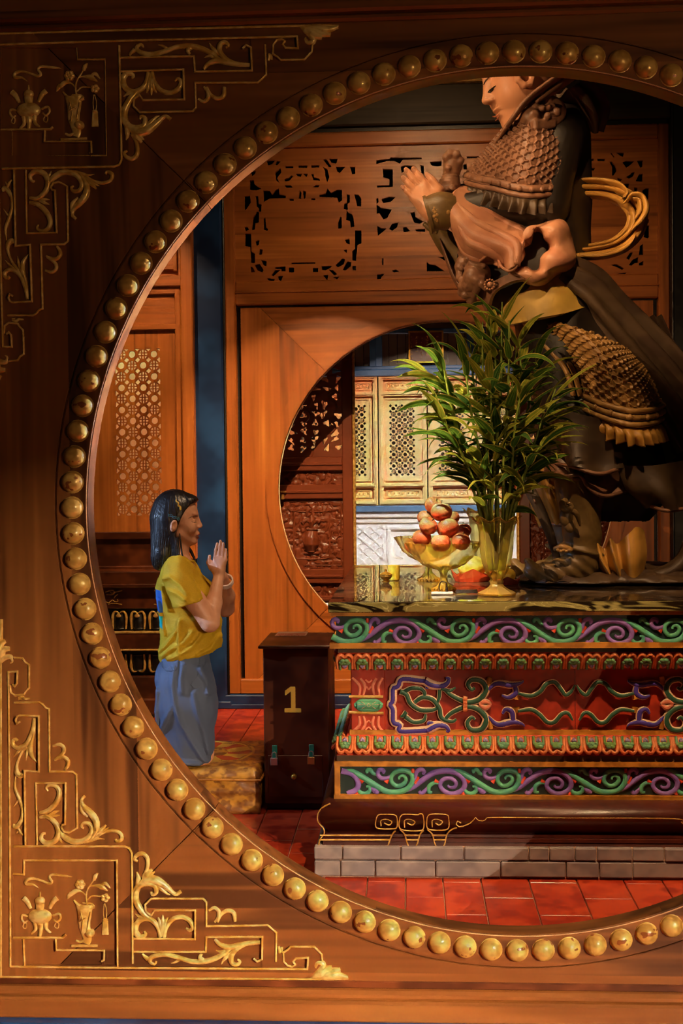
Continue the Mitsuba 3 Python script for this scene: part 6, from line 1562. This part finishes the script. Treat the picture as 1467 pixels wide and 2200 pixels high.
put(ST, 'sash', sheet([[S(1058, 640, .04), S(1090, 612, -.08), S(1150, 592, -.15), S(1220, 590, -.12), S(1290, 610, .05)], [S(1064, 672, .0), S(1108, 652, -.13), S(1165, 640, -.18), S(1224, 632, -.15), S(1292, 632, .03)], [S(1070, 702, -.03), S(1127, 691, -.17), S(1179, 679, -.21), S(1226, 669, -.17), S(1295, 648, .0)]], 40, 60, .02, lambda u, v: .004 * np.sin(v * 12 + u * 4)), 'm_s_sash', smooth=60, label='plain yellow sash')

# skirts and armour
def robe_sdf(p):
    d = d_cap(p, S(1190, 640, .08), S(1270, 900, .1), .2, .24)
    d = smin(d, d_cap(p, S(1270, 900, .1), S(1340, 1040, .12), .24, .2), .08)
    d = smin(d, d_cap(p, S(1240, 900, .05), S(1245, 1060, .0), .16, .11), .06)
    d = smin(d, d_cap(p, S(1340, 900, .2), S(1440, 1030, .2), .16, .12), .08)
    return d + .008 * np.sin(p[:, 0] * 34 - p[:, 2] * 9)
put(ST, 'robe', snet(robe_sdf, S(1290, 860, .1) - [.55, .5, .55], S(1290, 860, .1) + [.5, .5, .6], .016), 'm_s_dark', smooth=True)
ar = [[S(1150, 700, .0), S(1200, 696, -.17), S(1262, 712, -.22), S(1330, 742, -.14), S(1385, 770, .05)], [S(1190, 742, -.04), S(1245, 745, -.21), S(1310, 765, -.28), S(1368, 790, -.2), S(1405, 808, .05)], [S(1232, 792, -.1), S(1290, 810, -.26), S(1342, 826, -.32), S(1390, 838, -.22), S(1420, 850, .05)], [S(1250, 850, -.12), S(1305, 872, -.26), S(1360, 884, -.32), S(1404, 880, -.22), S(1428, 868, .05)]]
put(ST, 'armour_skirt', sheet(ar, 220, 310, .02, mail(11, 21, .011)), 'm_s_gilt', smooth=True, label='armoured skirt panel of interlocking links')
lef = [r[0] + np.array([-.01, -.03, -.004]) for r in ar]
put(ST + '__armour_skirt', 'strap', cat([tube([q + np.array([dx, 0, 0]) for q in ([S(1140, 690, -.08)] + lef)], [.012], n=30, m=8, flat=[.012]) for dx in (-.03, 0, .03)] + [tube([q + np.array([.065 + .012 * math.cos(a), -.03, .012 * math.sin(a)]) for a in np.linspace(0, 5, 8)], [.008]) for q in spline(lef, 6)[:-1]]), 'm_s_gilt', smooth=True)
bot = ar[3]
put(ST + '__armour_skirt', 'hem_band', cat([tube([q + np.array([0, -.012, -k * .028]) for q in bot], [.013], n=50, m=8) for k in (0, 1, 2)] + [blob(q + np.array([0, -.025, -.028]), (.014, .012, .014), 1) for q in spline(bot, 9)[1:-1]]), 'm_s_gilt', smooth=True)
f0 = spline([S(1215, 850, -.08)] + [q + np.array([0, -.005, -.07]) for q in bot] + [S(1436, 840, .08)], 60)
put(ST + '__armour_skirt', 'fringe', sheet([f0, f0 + np.array([.005, -.02, -.035]), f0 + np.array([.012, -.005, -.075])], 14, 240, .014, lambda u, v: .02 * u * np.sin(v * 2 * math.pi * 19)), 'm_s_ribbon', smooth=50)
def skirt(rows, mat, nf, ph, amp=.025):
    put(ST, 'hem_roll', tube(spline(rows[-1], 60) - np.array([0, .006, .004]), [.009], smooth=False, m=7), 'm_s_clay', smooth=True)  # paler roll added along the hem to paint its rim highlight
    put(ST, 'skirt_drape', sheet(rows, 40, 90, .012, lambda u, v: amp * u * np.sin(v * 2 * math.pi * nf + ph)), mat, smooth=60)
skirt([[S(1140, 900, .02), S(1200, 880, -.18), S(1270, 895, -.25), S(1340, 900, -.16), S(1420, 890, .1)], [S(1160, 960, .0), S(1210, 965, -.22), S(1280, 982, -.27), S(1350, 975, -.16), S(1430, 955, .1)], [S(1165, 990, .0), S(1225, 1000, -.25), S(1285, 1016, -.3), S(1335, 1005, -.2), S(1445, 990, .1)]], 'm_s_robe', 4, 0)
skirt([[S(1130, 960, .03), S(1200, 970, -.12), S(1270, 990, -.18), S(1350, 980, -.1), S(1440, 960, .12)], [S(1140, 1000, .02), S(1205, 1012, -.18), S(1248, 1020, -.22), S(1300, 1040, -.2), S(1360, 1030, -.1), S(1440, 1010, .1)], [S(1145, 1020, .0), S(1208, 1022, -.22), S(1246, 1020, -.26), S(1264, 1046, -.25), S(1300, 1064, -.23), S(1355, 1050, -.12), S(1440, 1040, .1)]], 'm_s_clay', 5, 1, .018)
skirt([[S(1322, 1000, -.22), S(1400, 1000, -.24), S(1490, 985, -.1)], [S(1346, 1050, -.2), S(1415, 1060, -.27), S(1500, 1040, -.1)], [S(1385, 1080, -.14), S(1432, 1095, -.24), S(1500, 1085, -.1)]], 'm_s_robe', 2.5, .5)
skirt([[S(1120, 1000, .1), S(1150, 990, -.02), S(1185, 1000, -.08)], [S(1135, 1070, .08), S(1165, 1065, -.05), S(1205, 1070, -.08)], [S(1160, 1130, .08), S(1190, 1125, -.04), S(1222, 1130, -.06)]], 'm_s_ribbon', 3, 0, .015)
put(ST, 'long_sash', tube([S(1122, 1020, -.08), S(1140, 1056, -.12), S(1160, 1095, -.14), S(1182, 1150, -.13), S(1198, 1205, -.1)], [.022, .026, .024, .02, .016], n=40, m=10, flat=[.01]), 'm_s_robe', smooth=True)
put(ST, 'long_sash', tube([S(1118, 1015, -.05), S(1132, 1050, -.09), S(1150, 1085, -.12), S(1148, 1075, -.15)], [.014, .016, .012, .004], n=30, m=8, flat=[.01]), 'm_s_clay', smooth=True)

# legs, boots and rocks
def leg_sdf(dd, du):
    def f(p):
        d = d_cap(p, S(1245 + du, 1030, dd), S(1250 + du, 1140, dd), .105, .085)
        d = d + .006 * np.sin(p[:, 0] * 60 + p[:, 2] * 20)
        d = smin(d, d_cap(p, S(1250 + du, 1150, dd), S(1252 + du, 1190, dd), .08, .075), .02)
        d = smin(d, d_ell(p, S(1248 + du, 1182, dd), (.105, .09, .022), rot([0, 1, 0], 14)), .012)
        d = smin(d, d_cap(p, S(1250 + du, 1215, dd), S(1178 + du, 1236, dd - .02), .07, .055), .03)
        d = smin(d, d_cap(p, S(1178 + du, 1236, dd - .02), S(1145 + du, 1228, dd - .03), .055, .036), .02)
        d = smin(d, d_cap(p, S(1145 + du, 1228, dd - .03), S(1136 + du, 1208, dd - .03), .034, .022), .02)
        return np.maximum(d + .003 * np.sin((p[:, 0] * .8 + p[:, 2]) * 120) * (p[:, 2] < S(1200, 1195, dd)[2]), ZTOP + .012 - p[:, 2])
    return f
for dd, du in ((-.12, 0), (.2, -30)):
    f = leg_sdf(dd, du); c = S(1210 + du, 1150, dd)
    put(ST, 'leg', snet(f, c - [.22, .16, .26], c + [.24, .16, .3], .0075), 'm_s_olive', smooth=True)
fl_ = leg_sdf(-.12, 0)
put(ST, 'knee_tie', cat([tube([S(1215, 1075, -.24), S(1208, 1085, -.27), S(1218, 1096, -.28), S(1228, 1088, -.27), S(1220, 1080, -.28)], [.014, .018, .016, .012, .008], n=30), tube([S(1222, 1092, -.27), S(1238, 1104, -.26), S(1246, 1130, -.24)], [.014, .012, .004], n=16), blob(S(1216, 1110, -.25), (.03, .025, .045), 2), blob(S(1224, 1130, -.25), (.024, .02, .03), 2)]), 'm_s_olive', smooth=True)
put(ST, 'boot_buckle', cat([tube([S(1192, 1180, -.2), S(1208, 1174, -.23), S(1228, 1182, -.22)], [.012], n=12)] + [blob(S(1198 + 6 * i, 1182 + (i % 2) * 2, -.235), (.008, .008, .007), 1) for i in range(5)]), 'm_s_gilt', smooth=True)
fan_t = [(1276, 1180, -.12), (1283, 1166, -.18), (1298, 1178, -.1), (1311, 1156, -.2), (1325, 1168, -.1), (1346, 1150, -.2), (1369, 1132, -.2), (1384, 1140, -.12)]
fan_m = [(1284, 1215, -.12), (1296, 1210, -.2), (1308, 1216, -.12), (1322, 1205, -.22), (1334, 1212, -.13), (1350, 1200, -.22), (1372, 1190, -.22), (1390, 1186, -.14)]
fan_b = [(1312, 1246, -.1), (1320, 1252, -.17), (1328, 1250, -.1), (1336, 1254, -.18), (1343, 1250, -.11), (1350, 1252, -.18), (1366, 1242, -.2), (1384, 1224, -.14)]
put(ST, 'drape_fan', sheet([[S(*q) for q in r] for r in (fan_t, fan_m, fan_b)], 40, 90, .012), 'm_s_ribbon', smooth=60)
put(ST, 'drape_tail', tube([S(1340, 1244, -.1), S(1390, 1240, -.12), S(1440, 1226, -.1), S(1475, 1190, -.06), S(1490, 1120, 0)], [.012, .03, .036, .034, .03], n=40, m=10, flat=[.03, .05, .05, .04]), 'm_s_robe', smooth=True)
def rock_sdf(p):
    zt = ZTOP
    d = d_ell(p, [S(1240, 1250)[0], DS + .03, zt + .0], (.29, .31, .062))
    d = smin(d, d_ell(p, [S(1390, 1250)[0], DS + .1, zt + .0], (.36, .36, .075)), .05)
    n_ = meshkit.fbm(p * 11, 3, 6)
    return np.maximum(d + .05 * (np.abs(n_ - .5) * 2 - .2), zt + .007 - p[:, 2])
c = S(1300, 1250)
put(ST, 'rock_base', snet(rock_sdf, [c[0] - .6, DS - .45, ZTOP - .02], [c[0] + .65, DS + .6, ZTOP + .13], .012), 'm_s_robe', smooth=True)
# ---------------------------------------------------------------- the kneeling woman
DP = 5.66
def Q(u, v, dd=0.): return W(u, v, DP + dd)
M('m_skin', mottled('#c88f6e', '#d09a78', 14), .42)
M('m_hair', '#15100f', .36, .6)
M('m_lash', '#1b100c', .5); M('m_lip', '#8f3b33', .4); M('m_brow', '#3a261c', .6)
_xb, _z1, _z2, _z3, _z4 = Q(345, 1300)[0], Q(345, 1262)[2], Q(345, 1310)[2], Q(345, 1316)[2], Q(345, 1345)[2]
def _shirt(p, n, uv):
    w = mix(rgb('#b08c1c'), rgb('#bd981f'), noise(p.x * 300, p.y * 300, p.z * 300))
    back = smoothstep(_xb + .042, _xb + .036, p.x - .16 * (p.z - _z2) * 0)
    c = mix(w, rgb('#2f5fb4'), back * smoothstep(_z2, _z2 + .003, p.z) * smoothstep(_z1, _z1 - .003, p.z))
    return mix(c, rgb('#129a9c'), back * smoothstep(_z4, _z4 + .003, p.z) * smoothstep(_z3, _z3 - .003, p.z))
M('m_shirt', mikit.proc(_shirt), .75, .25, sheen=.3)
M('m_trousers', '#4b566c', .75, .25, sheen=.3)
PE = thing('person', 'woman in a mustard T-shirt and blue trousers kneeling with palms pressed together and eyes closed', 'person')


def hand(dd, s):
    C3 = (310, 1040, 6.986)
    h = lambda a, b, e=0.: Q(C3[0] + a / C3[2], C3[1] + b / C3[2], dd + s * e)
    fs = [((1062, 1115), (1070, 1000), (1092, 892), .0088), ((1118, 1105), (1130, 975), (1142, 855), .009), ((1172, 1112), (1180, 1000), (1184, 890), .0086), ((1222, 1140), (1226, 1060), (1226, 978), .0075)]
    def f(p):
        d = d_cap(p, h(1125, 1400, .004), h(1140, 1300, .004), .025, .024)
        for b, m_, t, r in fs: d = smin(d, d_cap(p, h(*b), h(1130, 1290), r * 1.25, .02), .012)
        d = smin(d, d_cap(p, h(1010, 1240), h(1080, 1320), .014, .019), .014)
        d = smin(d, d_cap(p, h(1000, 1160), h(1050, 1230), .007, .012), .010)
        e = np.full(len(p), 9.)
        for b, m_, t, r in fs:
            e = np.minimum(e, smin(d_cap(p, h(*b), h(*m_, -.002), r, r * .94), d_cap(p, h(*m_, -.002), h(*t), r * .94, r * .74), .003))
        e = np.minimum(e, smin(d_cap(p, h(1000, 1260), h(962, 1180), .012, .010), d_cap(p, h(962, 1180), h(980, 1080), .0105, .0075), .004))
        return smin(d, e, .0035)
    return f
hn, hf_ = hand(-.045, -1), hand(-.018, 1)


def head_s(p):
    d = d_ell(p, Q(380, 1101), (.096, .076, .098))
    d = smin(d, d_ell(p, Q(398, 1122), (.058, .062, .092), rot([0, 1, 0], -8)), .03)
    for s in (-1, 1):
        d = smin(d, d_cap(p, Q(388, 1148, s * .042), Q(412, 1162, s * .012), .024, .015), .02)
        d = smin(d, d_ell(p, Q(409, 1134, s * .04), (.026, .02, .028)), .02)
        d = smax(d, -d_ell(p, Q(421, 1114, s * .032), (.016, .016, .009)), .014)
        d = smin(d, d_ell(p, Q(416, 1118, s * .03), (.0125, .015, .0095)), .006)
        d = smin(d, d_cap(p, Q(422.5, 1105, s * .012), Q(415, 1104, s * .045), .006, .004), .010)
        e = d_ell(p, Q(373, 1130, s * .094), (.017, .022, .029), rot([0, 1, 0], 14))
        e = smax(e, -d_ell(p, Q(374.5, 1128, s * .113), (.010, .014, .018), rot([0, 1, 0], 14)), .005)
        d = smin(d, e, .006)
    d = smin(d, d_ell(p, Q(416, 1162.5), (.0165, .019, .016)), .014)
    d = smin(d, d_cap(p, Q(423.5, 1110), Q(430, 1128), .0065, .0095), .010)
    d = smin(d, d_ell(p, Q(430.5, 1129.5), (.0105, .0095, .009)), .005)
    for s in (-1, 1): d = smin(d, d_ell(p, Q(426.5, 1132, s * .011), (.009, .007, .0075)), .005)
    d = smin(d, d_ell(p, Q(421, 1147), (.018, .024, .018)), .012)
    d = smin(d, d_ell(p, Q(423.6, 1146.3), (.0085, .019, .0068)), .004)
    d = smin(d, d_ell(p, Q(422.2, 1154), (.0085, .016, .0075)), .004)
    d = smax(d, -d_ell(p, Q(427, 1150.4), (.012, .02, .0016)), .003)
    d = smin(d, d_cap(p, Q(384, 1150), Q(381, 1205), .05, .056), .025)
    return d
def arms_s(p):
    d = d_cap(p, Q(380, 1232, -.165), Q(420, 1292, -.205), .052, .047)
    d = smin(d, d_cap(p, Q(420, 1292, -.205), Q(449, 1338, -.21), .047, .041), .015)
    e = smin(d_cap(p, Q(452, 1338, -.21), Q(459, 1295, -.145), .042, .036), d_cap(p, Q(459, 1295, -.145), Q(470, 1238, -.047), .036, .0245), .02)
    d = smin(d, e, .012)
    g = d_cap(p, Q(395, 1232, .16), Q(484, 1306, .16), .05, .042)
    g = smin(g, smin(d_cap(p, Q(485, 1306, .16), Q(487, 1280, .11), .042, .037), d_cap(p, Q(487, 1280, .11), Q(478, 1238, -.012), .037, .0245), .02), .012)
    return np.minimum(d, g)
def legs_s(p):
    d = np.full(len(p), 9.)
    for s in (-1, 1):
        c = smin(d_cap(p, Q(432, 1618, s * .11), Q(330, 1624, s * .1), .052, .044), d_cap(p, Q(330, 1624, s * .1), Q(270, 1630, s * .1), .04, .03), .03)
        d = np.minimum(d, smin(c, d_ell(p, Q(250, 1635, s * .1), (.09, .042, .03)), .02))
        d = smin(d, d_cap(p, Q(408, 1440, s * .09), Q(432, 1618, s * .11), .08, .055), .03)
    return d
def torso_s(p):
    d = d_ell(p, Q(388, 1265), (.095, .16, .15)); d = smin(d, d_ell(p, Q(408, 1350), (.12, .15, .14)), .06)
    d = smin(d, d_cap(p, Q(384, 1222, -.14), Q(384, 1222, .14), .048), .04)
    return smin(d, d_ell(p, Q(402, 1420), (.09, .13, .1)), .06)
def body_s(p):
    d = smin(torso_s(p), head_s(p), .03)
    d = smin(d, arms_s(p), .02); d = smin(d, legs_s(p), .03)
    return d
# one continuous body: coarse below, finer for head and hands joined into the same surface
def body_all(p): return smin(body_s(p), np.minimum(hn(p), hf_(p)), .006)
lo, hi = Q(335, 1640) + [-.28, -.42, -.06], Q(500, 1050) + [.02, .42, .03]
lo[2] = .2
put(PE, '', snet(body_all, lo, hi, .0048), 'm_skin', smooth=True)

def onf(f, u, v, off=.0015): return march(f, u, v, DP - .4, DP + .3, off)
C3 = (310, 1040, 6.986)
def face(pts, off=.001): return np.array([onf(head_s, C3[0] + a / C3[2], C3[1] + b / C3[2], off) for a, b in pts])
put(PE, 'eyelashes', tube(face([(705, 560), (730, 572), (760, 574), (785, 566)], .0005), [.0006, .0016, .0018, .0008], n=12, m=6), 'm_lash', smooth=True)
put(PE, 'eyebrow', tube(face([(660, 515), (700, 494), (750, 480), (795, 482)], -.0004), [.0008, .0018, .0022, .0018], n=14, m=6), 'm_brow', smooth=True)
put(PE, 'lips', cat([tube(face([(760, 788), (790, 768), (815, 755), (828, 748)], -.0012), [.0008, .0028, .0034, .003], n=12, m=6), tube(face([(760, 790), (785, 800), (805, 808), (816, 806)], -.0012), [.0008, .003, .0036, .003], n=12, m=6)]), 'm_lip', smooth=True)
put(PE, 'earring', blob(onf(head_s, 378, 1142, .003), (.004, .004, .004), 2), 'm_gold_bright', smooth=True)

# hair
hpoly = sg.Polygon([Q(u, v)[[0, 2]] for u, v in [(480, 1076), (424, 1076), (412, 1084), (403, 1097), (396, 1111), (391, 1124), (386, 1133), (384, 1150), (386, 1170), (389, 1196), (480, 1198)]])
def poly_sdf(p):
    import shapely
    pts = shapely.points(p[:, [0, 2]])
    d = shapely.distance(hpoly.exterior, pts)
    return np.where(shapely.contains(hpoly, pts), -d, d)
def hair_raw(p):
    d = d_ell(p, Q(376, 1100), (.108, .09, .108))
    d = smin(d, d_cap(p, Q(362, 1120, -.02), Q(352, 1195, -.03), .082, .062), .03)
    d = smin(d, d_cap(p, Q(362, 1120, .03), Q(352, 1195, .05), .082, .062), .03)
    d = smin(d, d_cap(p, Q(350, 1190, -.05), Q(341, 1214, -.05), .038, .02), .03)
    d = smin(d, d_cap(p, Q(374, 1150, -.055), Q(385, 1198, -.075), .04, .018), .02)
    d = smin(d, d_ell(p, Q(412, 1076), (.03, .05, .024)), .03)
    ang = np.arctan2(p[:, 1] - DP, p[:, 0] - Q(376, 1100)[0])
    n_ = meshkit.noise(np.stack([ang * 34, p[:, 2] * 5, p[:, 0] * 0], -1), 4)
    return d + .004 * (n_ - .5)
def hair_s(p):
    d = np.maximum(hair_raw(p), -poly_sdf(p) + .0)
    ear = d_ell(p, Q(373, 1131, -.115), (.021, .05, .032), rot([0, 1, 0], 14))
    return np.maximum(d, -ear)
hc = Q(370, 1135)
put(PE, 'hair', snet(hair_s, hc - [.16, .16, .2], hc + [.17, .16, .2], .0038), 'm_hair', smooth=True, label='straight black shoulder-length hair')
rngh = np.random.default_rng(4)
locks = []
for i in range(150):
    u0 = rngh.uniform(338, 384); dd = rngh.uniform(-.1, .05)
    a = onf(hair_raw, u0, 1120 + rngh.uniform(0, 30) if u0 < 360 else 1152 + rngh.uniform(0, 12), -.001)
    u1 = 327 + (u0 - 338) * 1.25 + rngh.uniform(-2, 3); v1 = 1218 - (u0 - 338) * .35 + rngh.uniform(-8, 5)
    b = onf(hair_raw, (u0 + u1) / 2, 1178, -.002)
    locks.append(tube([a, b, Q(u1, v1, b[1] - DP + rngh.uniform(-.005, .02))], [.0018, .0026, .0007], n=9, m=5))
put(PE + '__hair', 'locks', cat(locks + [tube([Q(403, 1172, .06), Q(411, 1186, .07), Q(419, 1204, .06), Q(421, 1208, .05)], [.004, .007, .006, .001], n=14, m=6), tube([Q(386, 1146, -.082), Q(388, 1165, -.08), Q(391, 1190, -.09), Q(398, 1206, -.1)], [.002, .004, .004, .001], n=16, m=6)]), 'm_hair', smooth=True, kind='stuff')
M('m_clip_yellow', '#c9982c', .35); M('m_clip_blue', '#2f7f9a', .35)
wv = lambda a, b, n=22, amp=1.6: [(a[0] + (b[0] - a[0]) * t - (b[1] - a[1]) / 30 * amp * math.sin(t * 15), a[1] + (b[1] - a[1]) * t + (b[0] - a[0]) / 30 * amp * math.sin(t * 15)) for t in np.linspace(0, 1, n)]
put(PE, 'hair_clip', tube([onf(hair_raw, u, v, .0005) for u, v in wv((378.5, 1074), (389.5, 1096))], [.003, .004, .0065], smooth=False, m=6), 'm_clip_yellow', smooth=True, label='yellow wavy hair clip')
put(PE, 'hair_clip', cat([tube([onf(hair_raw, u, v + k, .0005) for u, v in wv((361.5, 1104), (384, 1113.5))], [.0014], smooth=False, m=6) for k in (0, 3.4)] + [tube([onf(hair_raw, 383 + 2.2 * math.cos(a), 1114.5 + 2.6 * math.sin(a), .0005) for a in np.linspace(-1.6, 1.6, 8)], [.0014], smooth=False, m=6)]), 'm_clip_blue', smooth=True, label='blue wavy hair clip')

# T-shirt
def half(p, a, b, keep):
    """Signed side of the plane through two sight positions (a line in x, z)."""
    A, B = Q(*a)[[0, 2]], Q(*b)[[0, 2]]
    n_ = np.array([-(B - A)[1], (B - A)[0]]); n_ /= np.linalg.norm(n_)
    return (p[:, [0, 2]] - A) @ n_ * keep
def folds(p, k=1.):
    a = meshkit.fbm(np.stack([p[:, 0] * 9 + p[:, 2] * 14, p[:, 1] * 10, p[:, 2] * 9 - p[:, 0] * 5], -1), 3, 2)
    b = np.sin((p[:, 0] * 1.0 + p[:, 2] * .75) * 95 + 6 * a)
    return k * ((a - .5) * .03 + .0035 * b * np.clip(a * 2 - .6, 0, 1))
def creases(p, lines, amp, wid):
    """Raised cloth creases along lines given at sight positions, on the near side."""
    x = p[:, [0, 2]]; o = np.zeros(len(p))
    for ln_ in lines:
        d = np.full(len(p), 9.)
        for (a, b), (c, e) in zip(ln_[:-1], ln_[1:]):
            A, B = Q(280 + a / 3.384, 1030 + b / 3.384)[[0, 2]], Q(280 + c / 3.384, 1030 + e / 3.384)[[0, 2]]
            ab = B - A; t = np.clip(((x - A) @ ab) / (ab @ ab), 0, 1)
            d = np.minimum(d, np.linalg.norm(x - A - t[:, None] * ab, axis=1))
        o = np.maximum(o, np.exp(-(d / wid) ** 2))
    return amp * o * np.clip((DP + .02 - p[:, 1]) / .04, 0, 1)
SHIRT = [[(300, 700), (360, 680), (440, 730), (490, 790)], [(340, 770), (420, 790), (480, 830)], [(280, 760), (300, 860), (330, 920)], [(410, 1000), (380, 1080), (300, 1180), (240, 1230)], [(500, 1080), (440, 1150), (340, 1200), (270, 1260)], [(560, 1100), (500, 1180), (420, 1230), (320, 1270)], [(240, 860), (262, 980), (290, 1100)], [(660, 1130), (620, 1200), (540, 1240)], [(405, 1010), (408, 1150), (410, 1250)]]
TROUS = [[(440, 1310), (430, 1400), (440, 1480)], [(380, 1320), (370, 1450), (390, 1560), (300, 1720), (240, 1850)], [(520, 1500), (560, 1640), (600, 1800), (620, 1930)], [(380, 1970), (450, 1985), (560, 2000)], [(390, 1560), (440, 1700), (520, 1850), (600, 1990)], [(560, 1330), (600, 1420), (620, 1500)], [(250, 1500), (240, 1650), (250, 1750)]]
def shirt_s(p):
    d = d_ell(p, Q(388, 1268), (.108, .185, .165)); d = smin(d, d_ell(p, Q(411, 1345), (.142, .178, .16)), .07)
    d = smin(d, d_cap(p, Q(383, 1224, -.15), Q(383, 1224, .15), .062), .04)
    d = smin(d, d_ell(p, Q(427, 1285), (.07, .13, .075)), .05)
    d = smin(d, d_ell(p, Q(408, 1400), (.14, .195, .12)), .06)
    d = np.maximum(d, half(p, (345, 1424), (485, 1388), -1))
    sl_ = d_cap(p, Q(380, 1232, -.165), Q(406, 1300, -.215), .066, .078)
    sl_ = np.maximum(sl_, half(p, (374, 1303), (434, 1284), -1))
    d = smin(d, sl_, .010)
    s2 = np.maximum(d_cap(p, Q(390, 1236, .15), Q(440, 1280, .17), .068, .074), half(p, (374, 1303), (455, 1270), -1))
    d = smin(d, s2, .02)
    d = np.maximum(d, -d_cap(p, Q(391, 1180), Q(396, 1204), .062, .062, (1, .95, 1)))
    return d + folds(p, .7) - creases(p, SHIRT, .016, .010)
sc_ = Q(405, 1310)
put(PE, 't_shirt', snet(shirt_s, sc_ - [.2, .32, .28], sc_ + [.22, .32, .28], .0058), 'm_shirt', smooth=True, label='mustard T-shirt with a blue and teal print on the back')
hemp = lambda pts, r: tube([onf(shirt_s, u, v, -.0005) for u, v in pts], [r], n=30, m=6)
put(PE + '__t_shirt', 'neck_band', tube([Q(384, 1196, -.075), Q(398, 1203, -.066), Q(412, 1206, -.035), Q(417, 1206, 0), Q(412, 1205, .035), Q(398, 1200, .066)], [.005], n=30, m=6), 'm_shirt', smooth=True)
put(PE + '__t_shirt', 'sleeve_hem', hemp([(377, 1298), (392, 1296), (410, 1291), (428, 1283)], .0022), 'm_shirt', smooth=True)

# trousers
def trouser_s(p):
    d = np.full(len(p), 9.)
    for s in (-1, 1):
        c = smin(d_cap(p, Q(402, 1412, s * .085), Q(403, 1520, s * .105), .108, .134), d_cap(p, Q(403, 1520, s * .105), Q(408, 1612, s * .115), .134, .112), .03)
        c = smin(c, d_cap(p, Q(400, 1600, s * .115), Q(345, 1612, s * .11), .085, .075), .04)
        d = smin(d, c, .025)
    d = smin(d, d_ell(p, Q(388, 1452), (.122, .19, .1)), .05)
    d = smax(d, -(p[:, 2] - .213), .02)
    d = np.maximum(d, p[:, 2] - Q(400, 1380)[2])
    d = np.maximum(d, -d_cap(p, Q(404, 1380), Q(404, 1395), .1, .1, (1, .65, 1)))
    a = meshkit.fbm(np.stack([p[:, 0] * 12, p[:, 1] * 9, p[:, 2] * 5 + p[:, 0] * 5], -1), 3, 9)
    return d + (a - .5) * .03 - creases(p, TROUS, .018, .013) + .002 * np.sin(p[:, 0] * 120 + a * 14) * np.clip((p[:, 2] - .35) * 1.0, 0, .6)
tc = Q(400, 1520)
put(PE, 'trousers', snet(trouser_s, tc - [.26, .32, .36], tc + [.24, .32, .3], .0065), 'm_trousers', smooth=True, label='loose blue trousers')
C7p = (280, 1030, 3.384)
tl = lambda pts, r=.002: tube([onf(trouser_s, C7p[0] + a / C7p[2], C7p[1] + b / C7p[2], .0) for a, b in pts], [r], n=24, m=6)
put(PE + '__trousers', 'pocket_seam', cat([tl([(505, 1290), (500, 1350), (485, 1430), (440, 1490)]), tl([(440, 1490), (470, 1520), (520, 1500)], .003)]), 'm_trousers', smooth=True)
fp = [onf(trouser_s, C7p[0] + a / C7p[2], C7p[1] + b / C7p[2], .003) for a, b in ((232, 1320), (350, 1312), (235, 1365), (335, 1378), (262, 1392), (320, 1386))]
put(PE + '__trousers', 'pocket_flap', sheet([[fp[0], (fp[0] + fp[1]) / 2 - [0, .004, 0], fp[1]], [fp[2], (fp[2] + fp[3]) / 2 - [0, .006, 0], fp[3]], [fp[4], (fp[4] + fp[5]) / 2 - [0, .005, 0], fp[5]]], 12, 14, .004), 'm_trousers', smooth=50)

# watch band on the far wrist, bracelet
M('m_band', '#e2cfc4', .5)
wc, wa = Q(484, 1249, .015), Q(487, 1280, .11) - Q(478, 1238, -.012)
wa /= np.linalg.norm(wa)
e1 = np.cross(wa, [0, 1, 0]); e1 /= np.linalg.norm(e1); e2 = np.cross(wa, e1)
a = np.linspace(0, 2 * math.pi, 40)
put(PE, 'watch', cat([tube(wc + .0345 * (np.cos(a)[:, None] * e1 + np.sin(a)[:, None] * e2) + wa * o, [.0045], smooth=False, m=8) for o in (-.010, -.005, 0., .005, .010)]), 'm_band', smooth=True, label='pale watch strap on the wrist')
